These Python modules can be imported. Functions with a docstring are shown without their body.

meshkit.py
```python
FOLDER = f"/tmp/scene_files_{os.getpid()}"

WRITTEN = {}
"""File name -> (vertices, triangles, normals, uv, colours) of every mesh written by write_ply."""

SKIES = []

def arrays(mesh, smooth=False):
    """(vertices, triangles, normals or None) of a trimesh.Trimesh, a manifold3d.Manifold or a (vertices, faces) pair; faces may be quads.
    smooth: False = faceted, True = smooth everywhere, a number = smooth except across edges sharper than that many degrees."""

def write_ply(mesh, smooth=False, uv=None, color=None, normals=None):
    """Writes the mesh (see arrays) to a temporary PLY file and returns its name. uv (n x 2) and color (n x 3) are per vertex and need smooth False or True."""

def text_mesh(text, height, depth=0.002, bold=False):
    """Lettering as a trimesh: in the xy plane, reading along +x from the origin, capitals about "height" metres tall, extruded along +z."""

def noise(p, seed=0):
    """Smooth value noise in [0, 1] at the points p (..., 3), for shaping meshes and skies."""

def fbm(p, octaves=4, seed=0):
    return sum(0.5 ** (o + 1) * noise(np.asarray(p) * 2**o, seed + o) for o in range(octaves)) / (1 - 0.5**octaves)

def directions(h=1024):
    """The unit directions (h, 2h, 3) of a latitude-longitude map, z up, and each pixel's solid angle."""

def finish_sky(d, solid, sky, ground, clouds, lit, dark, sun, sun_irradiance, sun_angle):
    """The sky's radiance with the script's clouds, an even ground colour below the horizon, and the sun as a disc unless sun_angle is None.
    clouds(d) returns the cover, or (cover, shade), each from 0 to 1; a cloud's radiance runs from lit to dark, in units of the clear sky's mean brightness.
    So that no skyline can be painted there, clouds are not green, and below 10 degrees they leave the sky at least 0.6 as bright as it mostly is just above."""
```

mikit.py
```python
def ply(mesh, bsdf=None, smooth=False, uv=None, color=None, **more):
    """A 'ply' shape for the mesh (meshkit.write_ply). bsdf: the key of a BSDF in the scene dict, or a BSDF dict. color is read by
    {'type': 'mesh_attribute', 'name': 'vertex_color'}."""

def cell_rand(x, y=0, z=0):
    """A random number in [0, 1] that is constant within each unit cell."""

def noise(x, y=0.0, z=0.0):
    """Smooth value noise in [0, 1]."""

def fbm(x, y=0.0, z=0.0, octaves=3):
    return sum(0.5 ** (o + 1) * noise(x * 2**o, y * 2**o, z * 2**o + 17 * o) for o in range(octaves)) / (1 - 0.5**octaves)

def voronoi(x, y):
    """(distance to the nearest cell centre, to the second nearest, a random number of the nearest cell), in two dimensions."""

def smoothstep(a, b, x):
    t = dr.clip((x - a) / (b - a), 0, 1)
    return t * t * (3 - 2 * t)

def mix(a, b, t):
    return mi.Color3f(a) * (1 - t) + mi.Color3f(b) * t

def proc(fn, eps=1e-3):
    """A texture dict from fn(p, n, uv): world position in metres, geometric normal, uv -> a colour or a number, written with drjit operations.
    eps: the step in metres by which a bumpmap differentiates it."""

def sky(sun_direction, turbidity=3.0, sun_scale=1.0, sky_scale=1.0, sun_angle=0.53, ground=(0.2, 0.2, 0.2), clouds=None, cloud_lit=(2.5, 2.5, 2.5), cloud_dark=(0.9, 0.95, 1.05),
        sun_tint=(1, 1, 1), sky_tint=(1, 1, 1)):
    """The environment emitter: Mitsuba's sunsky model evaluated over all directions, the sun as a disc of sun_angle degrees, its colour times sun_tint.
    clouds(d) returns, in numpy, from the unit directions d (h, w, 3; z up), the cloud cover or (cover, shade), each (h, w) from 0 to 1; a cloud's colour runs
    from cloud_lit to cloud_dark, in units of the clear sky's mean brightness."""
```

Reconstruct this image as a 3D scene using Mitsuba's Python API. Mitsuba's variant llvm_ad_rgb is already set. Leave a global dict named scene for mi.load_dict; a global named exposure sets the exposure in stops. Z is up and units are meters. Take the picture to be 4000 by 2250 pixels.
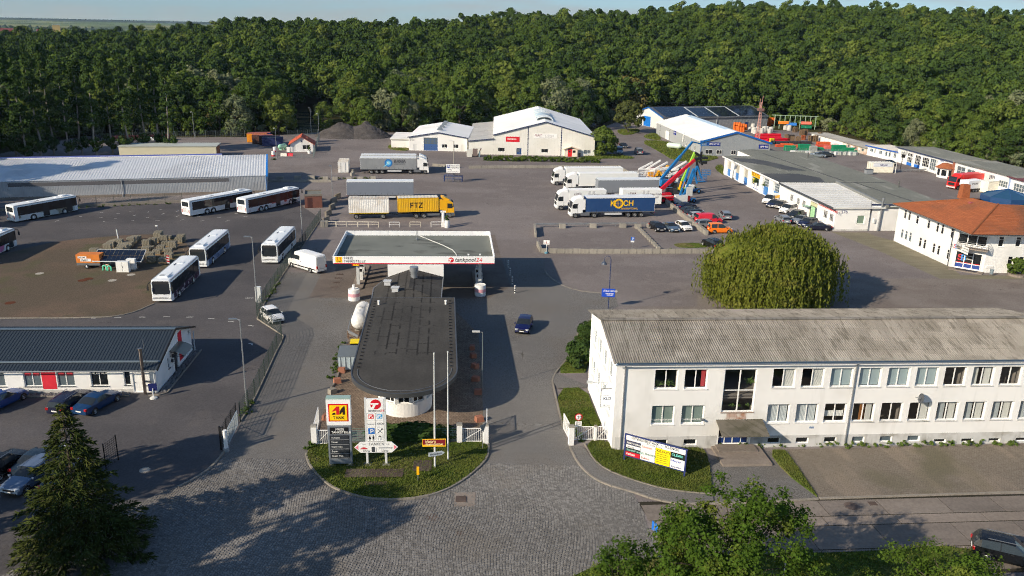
import math,random
import numpy as np,trimesh,shapely
import shapely.geometry as sg,shapely.affinity as sa
import drjit as dr,mitsuba as mi,mikit,meshkit
from mikit import proc,noise,fbm,voronoi,cell_rand,smoothstep,mix
R=random.Random(7);RN=np.random.default_rng(7)
PI=math.pi
T=mi.ScalarTransform4f
scene,labels,taken={},{},{}

# ---- camera, sky, exposure ----------------------------------------------------------------
PITCH,ROLL,EYE=math.radians(17.4),math.radians(1.23),34.0
_f=np.array([0,math.cos(PITCH),-math.sin(PITCH)])
_u=-math.sin(ROLL)*np.array([1.,0,0])+math.cos(ROLL)*np.array([0,math.sin(PITCH),math.cos(PITCH)])
scene['camera']={'type':'perspective','fov':math.degrees(2*math.atan(2000/3200)),'fov_axis':'x','near_clip':1.0,'far_clip':30000.0,
       'to_world':T().look_at(origin=[0,0,EYE],target=[0,float(_f[1]),float(EYE+_f[2])],up=[float(x)for x in _u])}
SUN_AZ,SUN_EL=math.radians(38),math.radians(26)
def sky_clouds(d):
 z=np.maximum(d[...,2],0.015)
 q=np.stack([d[...,0]/(z+.12)*1.1,d[...,1]/(z+.12)*2.2,0*z],-1)
 n=meshkit.fbm(q,5,3)
 c=np.clip((n-.5)*3.4,0,1)*.6
 return c,np.clip(.35-n,0,1)
scene['sky']=mikit.sky([-math.cos(SUN_AZ)*math.cos(SUN_EL),-math.sin(SUN_AZ)*math.cos(SUN_EL),math.sin(SUN_EL)],turbidity=3.0,sun_tint=(.89,1.0,1.24),sky_scale=.8,sky_tint=(.84,.97,1.12),
       clouds=sky_clouds,cloud_lit=(1.5,1.5,1.55),cloud_dark=(.8,.85,.95))
labels['sky']={'label':'pale blue evening sky with thin cloud','category':'sky','kind':'structure'}
exposure=2.2

# ---- materials ----------------------------------------------------------------------------
def mat(name,bsdf):
 scene['mat_'+name]=bsdf;return 'mat_'+name
def M(name,col,rough=.55,metal=0.,spec=.5,clear=0.):
 b={'type':'principled','base_color':col if isinstance(col,dict)else{'type':'rgb','value':list(col)},'roughness':rough,'metallic':metal,'specular':spec}
 if clear:b.update(clearcoat=clear,clearcoat_gloss=.95)
 return mat(name,{'type':'twosided','b':b})
def D(name,col):
 return mat(name,{'type':'twosided','b':{'type':'diffuse','reflectance':col if isinstance(col,dict)else{'type':'rgb','value':list(col)}}})
def S(r,g,b):
 return tuple(((c/255+.055)/1.055)**2.4 if c>10 else c/255/12.92 for c in(r,g,b))
_shade={}
def C(r,g,b,rough=.5,clear=0.,metal=0.):
 k=(r,g,b,rough,clear,metal)
 if k not in _shade:_shade[k]=M('col%d'%len(_shade),S(r,g,b),rough,metal,.5,clear)
 return _shade[k]
def PAINT(r,g,b):return C(r,g,b,.28,.8)

def N(p,s,o=3):return fbm(p.x*s,p.y*s,p.z*s+3.1,octaves=o)
def weathered(a,b,s=.6,streak=.3):
 def f(p,n,uv):
  t=N(p,s,4);k=fbm(p.x*2.3+p.y*2.3,p.z*.35,0.,octaves=3)
  return mix(a,b,dr.clip(smoothstep(.42,.75,t)*.7+smoothstep(.52,.8,k)*streak,0,1))
 return proc(f)

# ---- mesh building ------------------------------------------------------------------------
class MB:
 def __init__(s):s.v,s.f,s.n=[],[],0
 def add(s,v,f):
  v=np.asarray(v,float);f=np.asarray(f,int)
  if f.shape[1]==4:f=np.vstack([f[:,[0,1,2]],f[:,[0,2,3]]])
  s.v.append(v);s.f.append(f+s.n);s.n+=len(v);return s
 def box(s,x0,x1,y0,y1,z0,z1):
  return s.add([[x,y,z]for x in(x0,x1)for y in(y0,y1)for z in(z0,z1)],BOXF)
 def cbox(s,c,d,rz=0.,taper=1.):
  v=np.array([[x,y,z]for x in(-.5,.5)for y in(-.5,.5)for z in(-.5,.5)]);v[v[:,2]>0,:2]*=taper
  v=v*d;c_,s_=math.cos(rz),math.sin(rz)
  return s.add(np.stack([v[:,0]*c_-v[:,1]*s_,v[:,0]*s_+v[:,1]*c_,v[:,2]],1)+c,BOXF)
 def bar(s,a,b,w,h=None,up=(0,0,1)):
  a,b=np.asarray(a,float),np.asarray(b,float);d=b-a;L=np.linalg.norm(d);d=d/L;up=np.asarray(up,float)
  if abs(d@up)>.95:up=np.array([0,1.,0])
  x=np.cross(d,up);x/=np.linalg.norm(x);z=np.cross(x,d);h=h or w
  v=[p+x*w/2*i+z*h/2*j for p in(a,b)for i in(-1,1)for j in(-1,1)]
  return s.add(v,BOXF)
 def cyl(s,a,b,r,n=10,r2=None):
  a,b=np.asarray(a,float),np.asarray(b,float);d=(b-a)/np.linalg.norm(b-a);r2=r if r2 is None else r2
  x=np.cross(d,[0,0,1.]if abs(d[2])<.9 else[1.,0,0]);x/=np.linalg.norm(x);y=np.cross(d,x)
  t=np.arange(n)*2*PI/n;o=np.cos(t)[:,None]*x+np.sin(t)[:,None]*y;i=np.arange(n);j=(i+1)%n
  v=np.vstack([a+o*r,b+o*r2,[a],[b]])
  f=np.vstack([np.stack([i,j,j+n],1),np.stack([i,j+n,i+n],1),np.stack([j,i,i*0+2*n],1),np.stack([i+n,j+n,i*0+2*n+1],1)])
  return s.add(v,f)
 def tube(s,pts,r,n=6):
  for a,b in zip(pts[:-1],pts[1:]):s.cyl(a,b,r,n)
  return s
 def lathe(s,prof,n=16,c=(0,0,0)):
  prof=np.asarray(prof,float);t=np.arange(n)*2*PI/n;m=len(prof)
  v=np.stack([np.outer(prof[:,0],np.cos(t)),np.outer(prof[:,0],np.sin(t)),np.repeat(prof[:,1:2],n,1)],-1).reshape(-1,3)+c
  i,j=np.meshgrid(np.arange(m-1),np.arange(n),indexing='ij');k=(j+1)%n
  return s.add(v,np.stack([i*n+j,i*n+k,(i+1)*n+k,(i+1)*n+j],-1).reshape(-1,4))
 def grid(s,P):
  m,n=P.shape[:2];i,j=np.meshgrid(np.arange(m-1),np.arange(n-1),indexing='ij')
  return s.add(P.reshape(-1,3),np.stack([i*n+j,(i+1)*n+j,(i+1)*n+j+1,i*n+j+1],-1).reshape(-1,4))
 def quad(s,a,b,c,d):return s.add([a,b,c,d],[[0,1,2,3]])
 def prism(s,poly,z0,z1,fr=None):
  """poly (shapely or points) extruded from z0 to z1; fr = (origin, x, y, z) maps it into a plane"""
  if not isinstance(poly,(sg.Polygon,sg.MultiPolygon)):poly=sg.Polygon(poly)
  if not poly.is_valid:poly=poly.buffer(0)
  for g in getattr(poly,'geoms',[poly]):
   if g.area<1e-9:continue
   m=trimesh.creation.extrude_polygon(g,z1-z0,engine='earcut');v=np.array(m.vertices)+[0,0,z0]
   if fr is not None:v=fr[0]+v[:,:1]*fr[1]+v[:,1:2]*fr[2]+v[:,2:]*fr[3]
   s.add(v,np.array(m.faces))
  return s
 def sheet(s,poly,z):
  if not isinstance(poly,(sg.Polygon,sg.MultiPolygon)):poly=sg.Polygon(poly)
  poly=poly.buffer(0)
  for g in getattr(poly,'geoms',[poly]):
   v,f=trimesh.creation.triangulate_polygon(g,engine='earcut');s.add(np.hstack([v,np.full((len(v),1),z)]),f)
  return s
 def xf(s,m):
  o=MB();m=np.asarray(m);v,f=s.get();o.add(v@m[:3,:3].T+m[:3,3],f);return o
 def get(s):return(np.vstack(s.v),np.vstack(s.f))
BOXF=np.array([[0,1,3],[0,3,2],[4,6,7],[4,7,5],[0,4,5],[0,5,1],[2,3,7],[2,7,6],[0,2,6],[0,6,4],[1,5,7],[1,7,3]])

def mtx(x=0,y=0,z=0,rz=0.,s=1.):
 c,n=math.cos(rz),math.sin(rz)
 return np.array([[c*s,-n*s,0,x],[n*s,c*s,0,y],[0,0,s,z],[0,0,0,1.]])
def Tm(m):return T([[float(a)for a in r]for r in np.asarray(m)])
def numbered(k):
 n=taken.get(k,-1)+1;taken[k]=n
 return k if n==0 else '%s_%03d'%(k,n)
place,_ply={},{}
def plyd(mb,mat_,smooth=False,color=None):
 """the ply dict of a mesh, written once"""
 k=(id(mb),str(smooth))
 if k not in _ply:_ply[k]=(mikit.ply(mb.get()if isinstance(mb,MB)else mb,None,smooth,color=color),mb)
 return{**_ply[k][0],'bsdf':{'type':'ref','id':mat_}}
def thing(name,label,cat,loc=(0,0),rz=0.,group=None,kind=None,s=1.):
 """a thing: the key that its parts' keys start with"""
 key=numbered(name);place[key]=mtx(loc[0],loc[1],loc[2]if len(loc)>2 else 0,rz,s)
 d=labels[key]={'label':label,'category':cat}
 if group:d['group']=group
 if kind:d['kind']=kind
 return key
def part(parent,name,mb,mat_,smooth=False,label=None,kind=None,m=None):
 key=numbered(parent+'__'+name);w=place[parent.split('__')[0]]
 scene[key]={**plyd(mb,mat_,smooth),'to_world':Tm(w if m is None else w@m)}
 if label or kind:labels[key]={**({'label':label}if label else{}),**({'kind':kind}if kind else{})}
 return key
def single(name,label,cat,mb,mat_,loc=(0,0),rz=0.,group=None,kind=None,smooth=False,s=1.):
 """a thing that is one mesh"""
 key=thing(name,label,cat,loc,rz,group,kind,s)
 scene[key]={**plyd(mb,mat_,smooth),'to_world':Tm(place[key])}
 return key
def structure(name,mb,mat_,label,smooth=False):
 return single(name,label,name.replace('_',' '),mb,mat_,kind='structure',smooth=smooth)
class Kit:
 """parts of a kind of thing, built once; put() adds a copy with its parts under its own key; paint= swaps materials by role"""
 def __init__(s):s.parts=[]
 def add(s,path,mb,mat_,smooth=False,m=None,kind=None):s.parts.append((path,mb,mat_,smooth,m,kind));return s
 def put(s,name,label,cat,loc,rz=0.,group=None,paint=None,sc=1.,skip=()):
  t=thing(name,label,cat,loc,rz,group,s=sc);names={}
  for path,mb,mat_,smooth,m,kind in s.parts:
   if path in skip:continue
   holder,_,leaf=path.rpartition('/')
   hk=names[holder]if holder else t
   names[path]=part(hk,leaf.split('#')[0],mb,(paint or{}).get(mat_,mat_),smooth,m=m,kind=kind)
  return t
def text(word,h,o,x,y,n,bold=False,depth=.012,center=False,lean=0.):
 """raised lettering: capitals h tall, from o along x, upwards along y, standing out along n"""
 k=(word,h,bold,depth)
 if k not in _txt:_txt[k]=meshkit.text_mesh(word,h,depth,bold)
 v=np.array(_txt[k].vertices);f=np.array(_txt[k].faces)
 if center:v[:,0]-=(v[:,0].min()+v[:,0].max())/2
 v[:,0]+=lean*v[:,1]
 o,x,y,n=(np.asarray(a,float)for a in(o,x,y,n))
 mb=MB();mb.add(o+v[:,:1]*x+v[:,1:2]*y+v[:,2:]*n,f);return mb
_txt={}
X3,Y3,Z3=np.eye(3)
def rect(x0,x1,y0,y1):return sg.box(x0,y0,x1,y1)

# ---- the ground and its surfaces -----------------------------------------------------------
def chaikin(p,n=2,closed=True):
 p=np.asarray(p,float)
 for _ in range(n):
  q=np.roll(p,-1,0)if closed else p[1:];a=p if closed else p[:-1]
  r=np.stack([a*.75+q*.25,a*.25+q*.75],1).reshape(-1,2)
  p=r if closed else np.vstack([p[:1],r,p[-1:]])
 return p
# height of the wooded hill's ridge, by bearing (x / y), 650 m out; the plain and the far hills behind
RX=[-.66,-.56,-.46,-.40,-.34,-.30,-.2,-.1,0,.1,.26,.4,.5,.66]
RZ=[1,6,8,12,17,18,19,22,26,30,37,39,36,33]
def sstep(a,b,x):
 t=np.clip((x-a)/(b-a),0,1);return t*t*(3-2*t)
def terrain(x,y):
 x,y=np.asarray(x,float),np.asarray(y,float);yy=np.maximum(y,1.);q=np.hypot(x,y)
 ridge=np.interp(x/yy,RX,RZ)
 start=np.interp(x/yy,[-.7,-.4,-.1,.2,.4,.7],[300,330,340,330,300,270])
 h=ridge*sstep(start,660,y)*(1-sstep(760,1500,y))
 far=30*sstep(4500,7000,q)+45*sstep(7500,9500,q)*(.8+.35*meshkit.noise(np.stack([x/2500,y/2500,0*x],-1),2))
 return h-9*sstep(900,2500,q)+far
xs=np.unique(np.concatenate([np.linspace(-300,300,41),np.linspace(-900,900,31),np.linspace(-12000,12000,49)]))
ys=np.unique(np.concatenate([np.linspace(-60,900,65),np.linspace(900,3000,15),np.linspace(3000,14000,60),[-400,-2000]]))
gx,gy=np.meshgrid(xs,ys,indexing='ij')
gz=terrain(gx,gy)-.06
def soil(p,n,uv):
 far=smoothstep(1500.,3500.,dr.sqrt(p.x*p.x+p.y*p.y))
 near=mix((.045,.05,.02),(.085,.07,.04),N(p,.21))
 c=cell_rand(dr.floor(p.x/900.+.3*p.y/2000.),dr.floor(p.y/1300.))
 fld=mix(mix((.10,.15,.05),(.22,.23,.10),c),(.07,.1,.04),smoothstep(.5,.6,N(p,.004)))
 fld=mix(fld,(.03,.05,.035),smoothstep(38.,46.,p.z+8.*N(p,.002)))
 return mix(near,fld,far)
structure('ground',MB().grid(np.stack([gx,gy,gz],-1)),D('soil',proc(soil)),'ground rising under the wood and running out to far fields',True)

def tarmac(a,b,patch,sc=.09):
 def f(p,n,uv):
  t=fbm(p.x*sc,p.y*sc*1.6,0.,octaves=4);g=fbm(p.x*9.,p.y*9.,0.,octaves=2)
  w=fbm(p.x*.5+40.,p.y*.5,0.,octaves=3)
  k=voronoi(p.x*.11+1.5*w,p.y*.11)
  crack=(1-smoothstep(.0,.012,dr.abs(k[1]-k[0])))*smoothstep(.45,.6,w)
  c=mix(a,b,smoothstep(.3,.7,t));c=mix(c,patch,smoothstep(.6,.74,w)*.35)
  return c*(.8+.4*g)*(1-.4*crack)
 return D('tarmac%d'%len(scene),proc(f))
yard=[(-130.49,207.03)]+[(-138,60),(-60,20),(60,20),(72,45),(125,60),(150,140),(158,205),(128,250),(122,284),(114,322),(101,336),(46,350),(28,300),(-38,284),(-62,284),(-85,264),(-113,258),(-136,252),(-138,205)]
structure('yard',MB().sheet(yard[1:],0.),tarmac((.205,.18,.172),(.25,.222,.213),(.275,.245,.23)),'worn pinkish grey asphalt yard with patches and cracks')
depot=[(-98.12,153.35),(-82.69,155.56),(-65.88,160.35),(-56.68,163.85)]+[(-52,172),(-49,172)]+[(-35.79,148.93),(-33.05,113.88),(-31.02,93.66),(-25.90,87.85),(-25.78,84.58),(-24.69,72.88),(-24.15,67.06),(-23.70,61.45),(-23.76,58.68),(-24.40,56.93),(-26.39,54.67),(-27.95,51.92),(-29.43,47.80),(-32.43,44.39)]+[(-60,40),(-110,60),(-110,150)]
structure('depot_yard',MB().sheet(depot,.004),tarmac((.098,.094,.098),(.128,.121,.124),(.14,.128,.124)),'dark asphalt of the bus depot')
gravel=[(-67.84,90.98),(-61.12,91.98),(-49.15,92.92),(-46.66,94.35),(-45.46,98.49),(-45.44,107.90),(-47.80,119.26),(-54.04,131.02),(-60.06,135.68),(-72.02,130.26),(-75.65,125.87),(-79.77,113.98)]
def grv(p,n,uv):
 t=fbm(p.x*.16,p.y*.16,0.,octaves=4);g=noise(p.x*14.,p.y*14.)
 return mix(mix((.13,.105,.08),(.17,.125,.095),smoothstep(.35,.7,t)),(.12,.11,.07),smoothstep(.5,.75,fbm(p.x*.3+9,p.y*.3)))*(.75+.5*g)
structure('gravel_lot',MB().sheet(chaikin(gravel),.008),D('gravel',proc(grv)),'brown gravel area with pallets of paving stones in the bus depot')
forecourt=[(-26.65,102.29),(-27.62,113.65),(-25.81,114.43),(-27.46,123.99),(-27.60,137.97),(-3.22,139.27),(-1.75,123.88),(-0.18,109.01),(-3.18,103.55)]
structure('forecourt',MB().sheet(forecourt,.004),tarmac((.16,.135,.12),(.2,.17,.15),(.14,.12,.11),.2),'brownish concrete forecourt under the station canopy')
# cobbled road: setts as geometry where they show, the material further off
cob=[(-26.65,102.29),(-27.62,113.65),(-33.05,113.88),(-31.02,93.66),(-25.90,87.85),(-25.78,84.58),(-24.69,72.88),(-24.15,67.06),(-23.49,61.46),(-23.76,58.68),(-24.40,56.93),(-26.39,54.67),(-27.95,51.92),(-29.43,47.80),(-32.43,44.39)]+[(-34,36),(12,36)]+[(10.39,45.85),(10.30,47.76),(10.08,54.02),(9.68,56.11),(7.90,56.92),(6.59,58.23),(5.67,60.60),(5.26,63.15),(4.86,66.48),(4.56,71.75),(4.34,77.05),(4.75,79.20),(4.64,78.83),(6.40,83.51),(7.67,90.08),(8.50,93.51),(9.90,95.83),(13.96,101.61),(14.17,107.76),(12.91,107.11),(9.54,107.43),(6.95,110.11),(4.85,118.10),(5.00,124.43)]+[(-1.75,123.88),(-0.18,109.01),(-3.18,103.55)]
cobP=sg.Polygon(cob).buffer(0)
def setts(p,n,uv):
 wob=fbm(p.x*.35,p.y*.35,0.,octaves=3)
 d=noise(p.x*.09,p.y*.09)
 ang=3.0*(d-.5);u=p.x*dr.cos(ang)+p.y*dr.sin(ang);v=-p.x*dr.sin(ang)+p.y*dr.cos(ang)
 row=dr.floor(u/.145);fv=v/.16+.5*(row-2*dr.floor(row/2));ru,rv=u/.145-row,fv-dr.floor(fv)
 joint=smoothstep(.0,.16,dr.minimum(dr.minimum(ru,1-ru),dr.minimum(rv,1-rv)))
 c=mix((.16,.154,.15),(.27,.262,.254),cell_rand(row,dr.floor(fv)))
 c=mix(c,(.21,.19,.17),smoothstep(.45,.75,wob)*.5)
 return mix((.10,.093,.08),c,joint)*(.85+.3*fbm(p.x*.12,p.y*.12))
structure('cobbled_road',MB().sheet(cobP,.006),D('setts',proc(setts)),'grey cobbled road sweeping past the station island')
terr=[(-16.90,65.27),(-2.27,65.95),(-2.72,74.29),(-3.81,90.20),(-6.98,98.01),(-18.34,102.24),(-18.43,97.25),(-19.25,92.64),(-18.02,82.84),(-17.51,76.54),(-17.69,73.37)]
def pavers(p,n,uv):
 c,s=math.cos(.075),math.sin(.075);u,v=p.x*c+p.y*s,-p.x*s+p.y*c
 r=dr.floor(v/.3);w=u/.3+.5*(r-2*dr.floor(r/2));j=dr.minimum(dr.minimum(v/.3-r,1-v/.3+r),dr.minimum(w-dr.floor(w),1-w+dr.floor(w)))
 c=mix((.2,.15,.12),(.3,.23,.18),cell_rand(r,dr.floor(w)))
 return mix((.07,.065,.04),c,smoothstep(0.,.1,j))*(.75+.4*fbm(p.x*.5,p.y*.5))
structure('terrace',MB().sheet(terr,.012),D('pavers',proc(pavers)),'brown paved terrace round the station building')
kx,ky=math.cos(.083),math.sin(.083)
def stones(p,n,uv):
 u,v=p.x*kx+p.y*ky,-p.x*ky+p.y*kx;u=u+v*.12
 r=dr.floor(v/.14);w=u/.22+.5*(r-2*dr.floor(r/2));j=dr.minimum(dr.minimum(v/.14-r,1-v/.14+r),dr.minimum(w-dr.floor(w),1-w+dr.floor(w))*1.5)
 c=mix((.195,.165,.135),(.255,.222,.185),cell_rand(r,dr.floor(w)));t=fbm(u*.9,v*.18,0.,octaves=3)
 c=mix(c,(.31,.255,.205),smoothstep(.5,.72,t)*.7)
 c=mix(c,(.15,.14,.09),smoothstep(.6,.8,fbm(p.x*.22+5,p.y*.22))*.7)
 return mix((.1,.09,.07),c,smoothstep(0.,.12,j))
structure('parking_paving',MB().sheet([(24.02,63.54),(45.71,65.51)]+[(72,66),(72,59.5)]+[(40.88,57.32),(24.08,55.69)],.008),D('paving',proc(stones)),'buff block paving in front of the white office')
structure('driveway',MB().sheet([(16.88,61.58),(21.22,62.28),(19.87,63.21),(22.46,63.18),(24.00,55.64),(19.93,55.00),(15.72,54.69)],.012),'mat_setts','grey cobbled entrance drive with worn lettering')
structure('footpath',MB().sheet(chaikin([(5.21,63.28),(6.49,63.21),(7.04,60.66),(8.12,59.00),(9.89,57.68),(12.07,56.43),(14.32,55.97),(15.88,55.88),(15.72,54.69),(12.87,54.44),(10.72,55.29),(9.68,56.11),(7.90,56.92),(6.59,58.23),(5.67,60.60)],1),.1),'mat_setts','mossy cobbled footpath curving round the lawn corner')
structure('footpath',MB().sheet([(4.66,79.07),(8.00,75.76),(7.69,75.38),(4.71,75.05),(4.31,77.05)],.1),'mat_setts','short cobbled path between the two lawns')
def dusty(p,n,uv):
 return mix((.2,.185,.13),(.25,.225,.17),fbm(p.x*.4,p.y*.4,0.,octaves=4))*(.8+.4*noise(p.x*.6,p.y*6.))
structure('pavement',MB().sheet([(58.45,147.25),(60.86,146.99),(65.10,147.38),(65.52,144.55),(67.31,141.50),(68.83,124.10),(68.24,119.95),(78.08,120.37),(76.87,118.32),(63.92,117.67),(61.63,133.74)],.01),D('dusty',proc(dusty)),'strip of old concrete paving beside the tiled-roof office')
# concrete road of big slabs, each slab its own piece
ro,rz=np.array((10.08,54.02)),math.radians(4.8);rx,ry=np.array([math.cos(rz),math.sin(rz)]),np.array([-math.sin(rz),math.cos(rz)])
structure('road',MB().sheet([ro+rx*a+ry*b for a,b in((-.1,.7),(66,.2),(66,-9),(1.0,-9))],.008),D('joint',(.05,.045,.035)),'concrete road of large slabs with weedy joints')
def conc(a,b):
 def f(p,n,uv):
  t=fbm(p.x*.25,p.y*.25,0.,octaves=4);g=fbm(p.x*7,p.y*7,0.,octaves=2);k=fbm(p.x*.1+p.y*.02,p.y*1.4,0.,octaves=3)
  return mix(a,b,t)*(.84+.32*g)*(.86+.28*k)
 return proc(f)
slabm=[D('slab%d'%i,conc(a,b))for i,(a,b)in enumerate([((.20,.172,.15),(.255,.222,.195)),((.235,.2,.17),(.285,.245,.215)),((.18,.158,.14),(.23,.2,.178))])]
for r,(y0,y1,w,ms)in enumerate([(.25,-1.85,4.6,(0,2)),(-1.9,-3.05,6.2,(1,1)),(-3.1,-5.9,5.4,(0,2)),(-5.95,-8.6,5.4,(2,0))]):
 a=.02+r*.12;k=0
 while a<62:
  b=a+w*(1+.12*math.sin(k*2.1+r));q=.025;z=.016+.006*R.random()
  c4=[ro+rx*(u+(.12 if True else 0)*(y0-v)*.4)+ry*v for u,v in((a+q,y0-q),(b-q,y0-q),(b-q,y1+q),(a+q,y1+q))]
  part('road','slab',MB().prism(c4,.002,z),slabm[ms[k%2]]);a=b;k+=1
# concrete roadway in front of the tiled-roof office
ap=np.array([(48.59,116.72),(64.02,117.87),(76.68,117.98),(63.74,96.06),(54.69,95.50),(42.26,104.29),(43.33,108.69)])
structure('roadway',MB().sheet([(14.27,107.88),(25.87,109.04),(24.40,102.06),(14.02,101.46),(26.28,98.27),(75.48,101.45),(84.60,115.13),(76.68,117.98),(64.02,117.87),(48.77,116.74),(46.33,113.57),(43.86,108.72),(31.65,106.76)],.004),tarmac((.2,.17,.15),(.245,.213,.19),(.22,.19,.165),.2),'pale concrete roadway behind the white office')
# grass
def lawn(p,n,uv):
 t=fbm(p.x*.35,p.y*.35,0.,octaves=4);g=noise(p.x*6,p.y*6)
 return mix(mix((.06,.095,.018),(.105,.14,.028),smoothstep(.3,.7,t)),(.17,.155,.06),smoothstep(.48,.75,fbm(p.x*.35+7,p.y*.35)))*(.6+.8*g)
grass_m=D('lawn',proc(lawn))
def mound(pts,z=.1,n=1):
 P=sg.Polygon(chaikin(pts,n)).buffer(0);mb=MB().prism(P,-.02,z);return P,mb
island=[(-16.57,62.50),(-16.88,60.98),(-16.26,59.27),(-15.08,57.47),(-13.77,55.95),(-12.43,55.03),(-10.61,54.32),(-8.53,54.23),(-6.89,54.55),(-5.27,55.31),(-3.76,56.91),(-2.40,59.26),(-1.68,61.12),(-1.83,63.48),(-3.66,63.45),(-13.58,62.85)]
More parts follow.
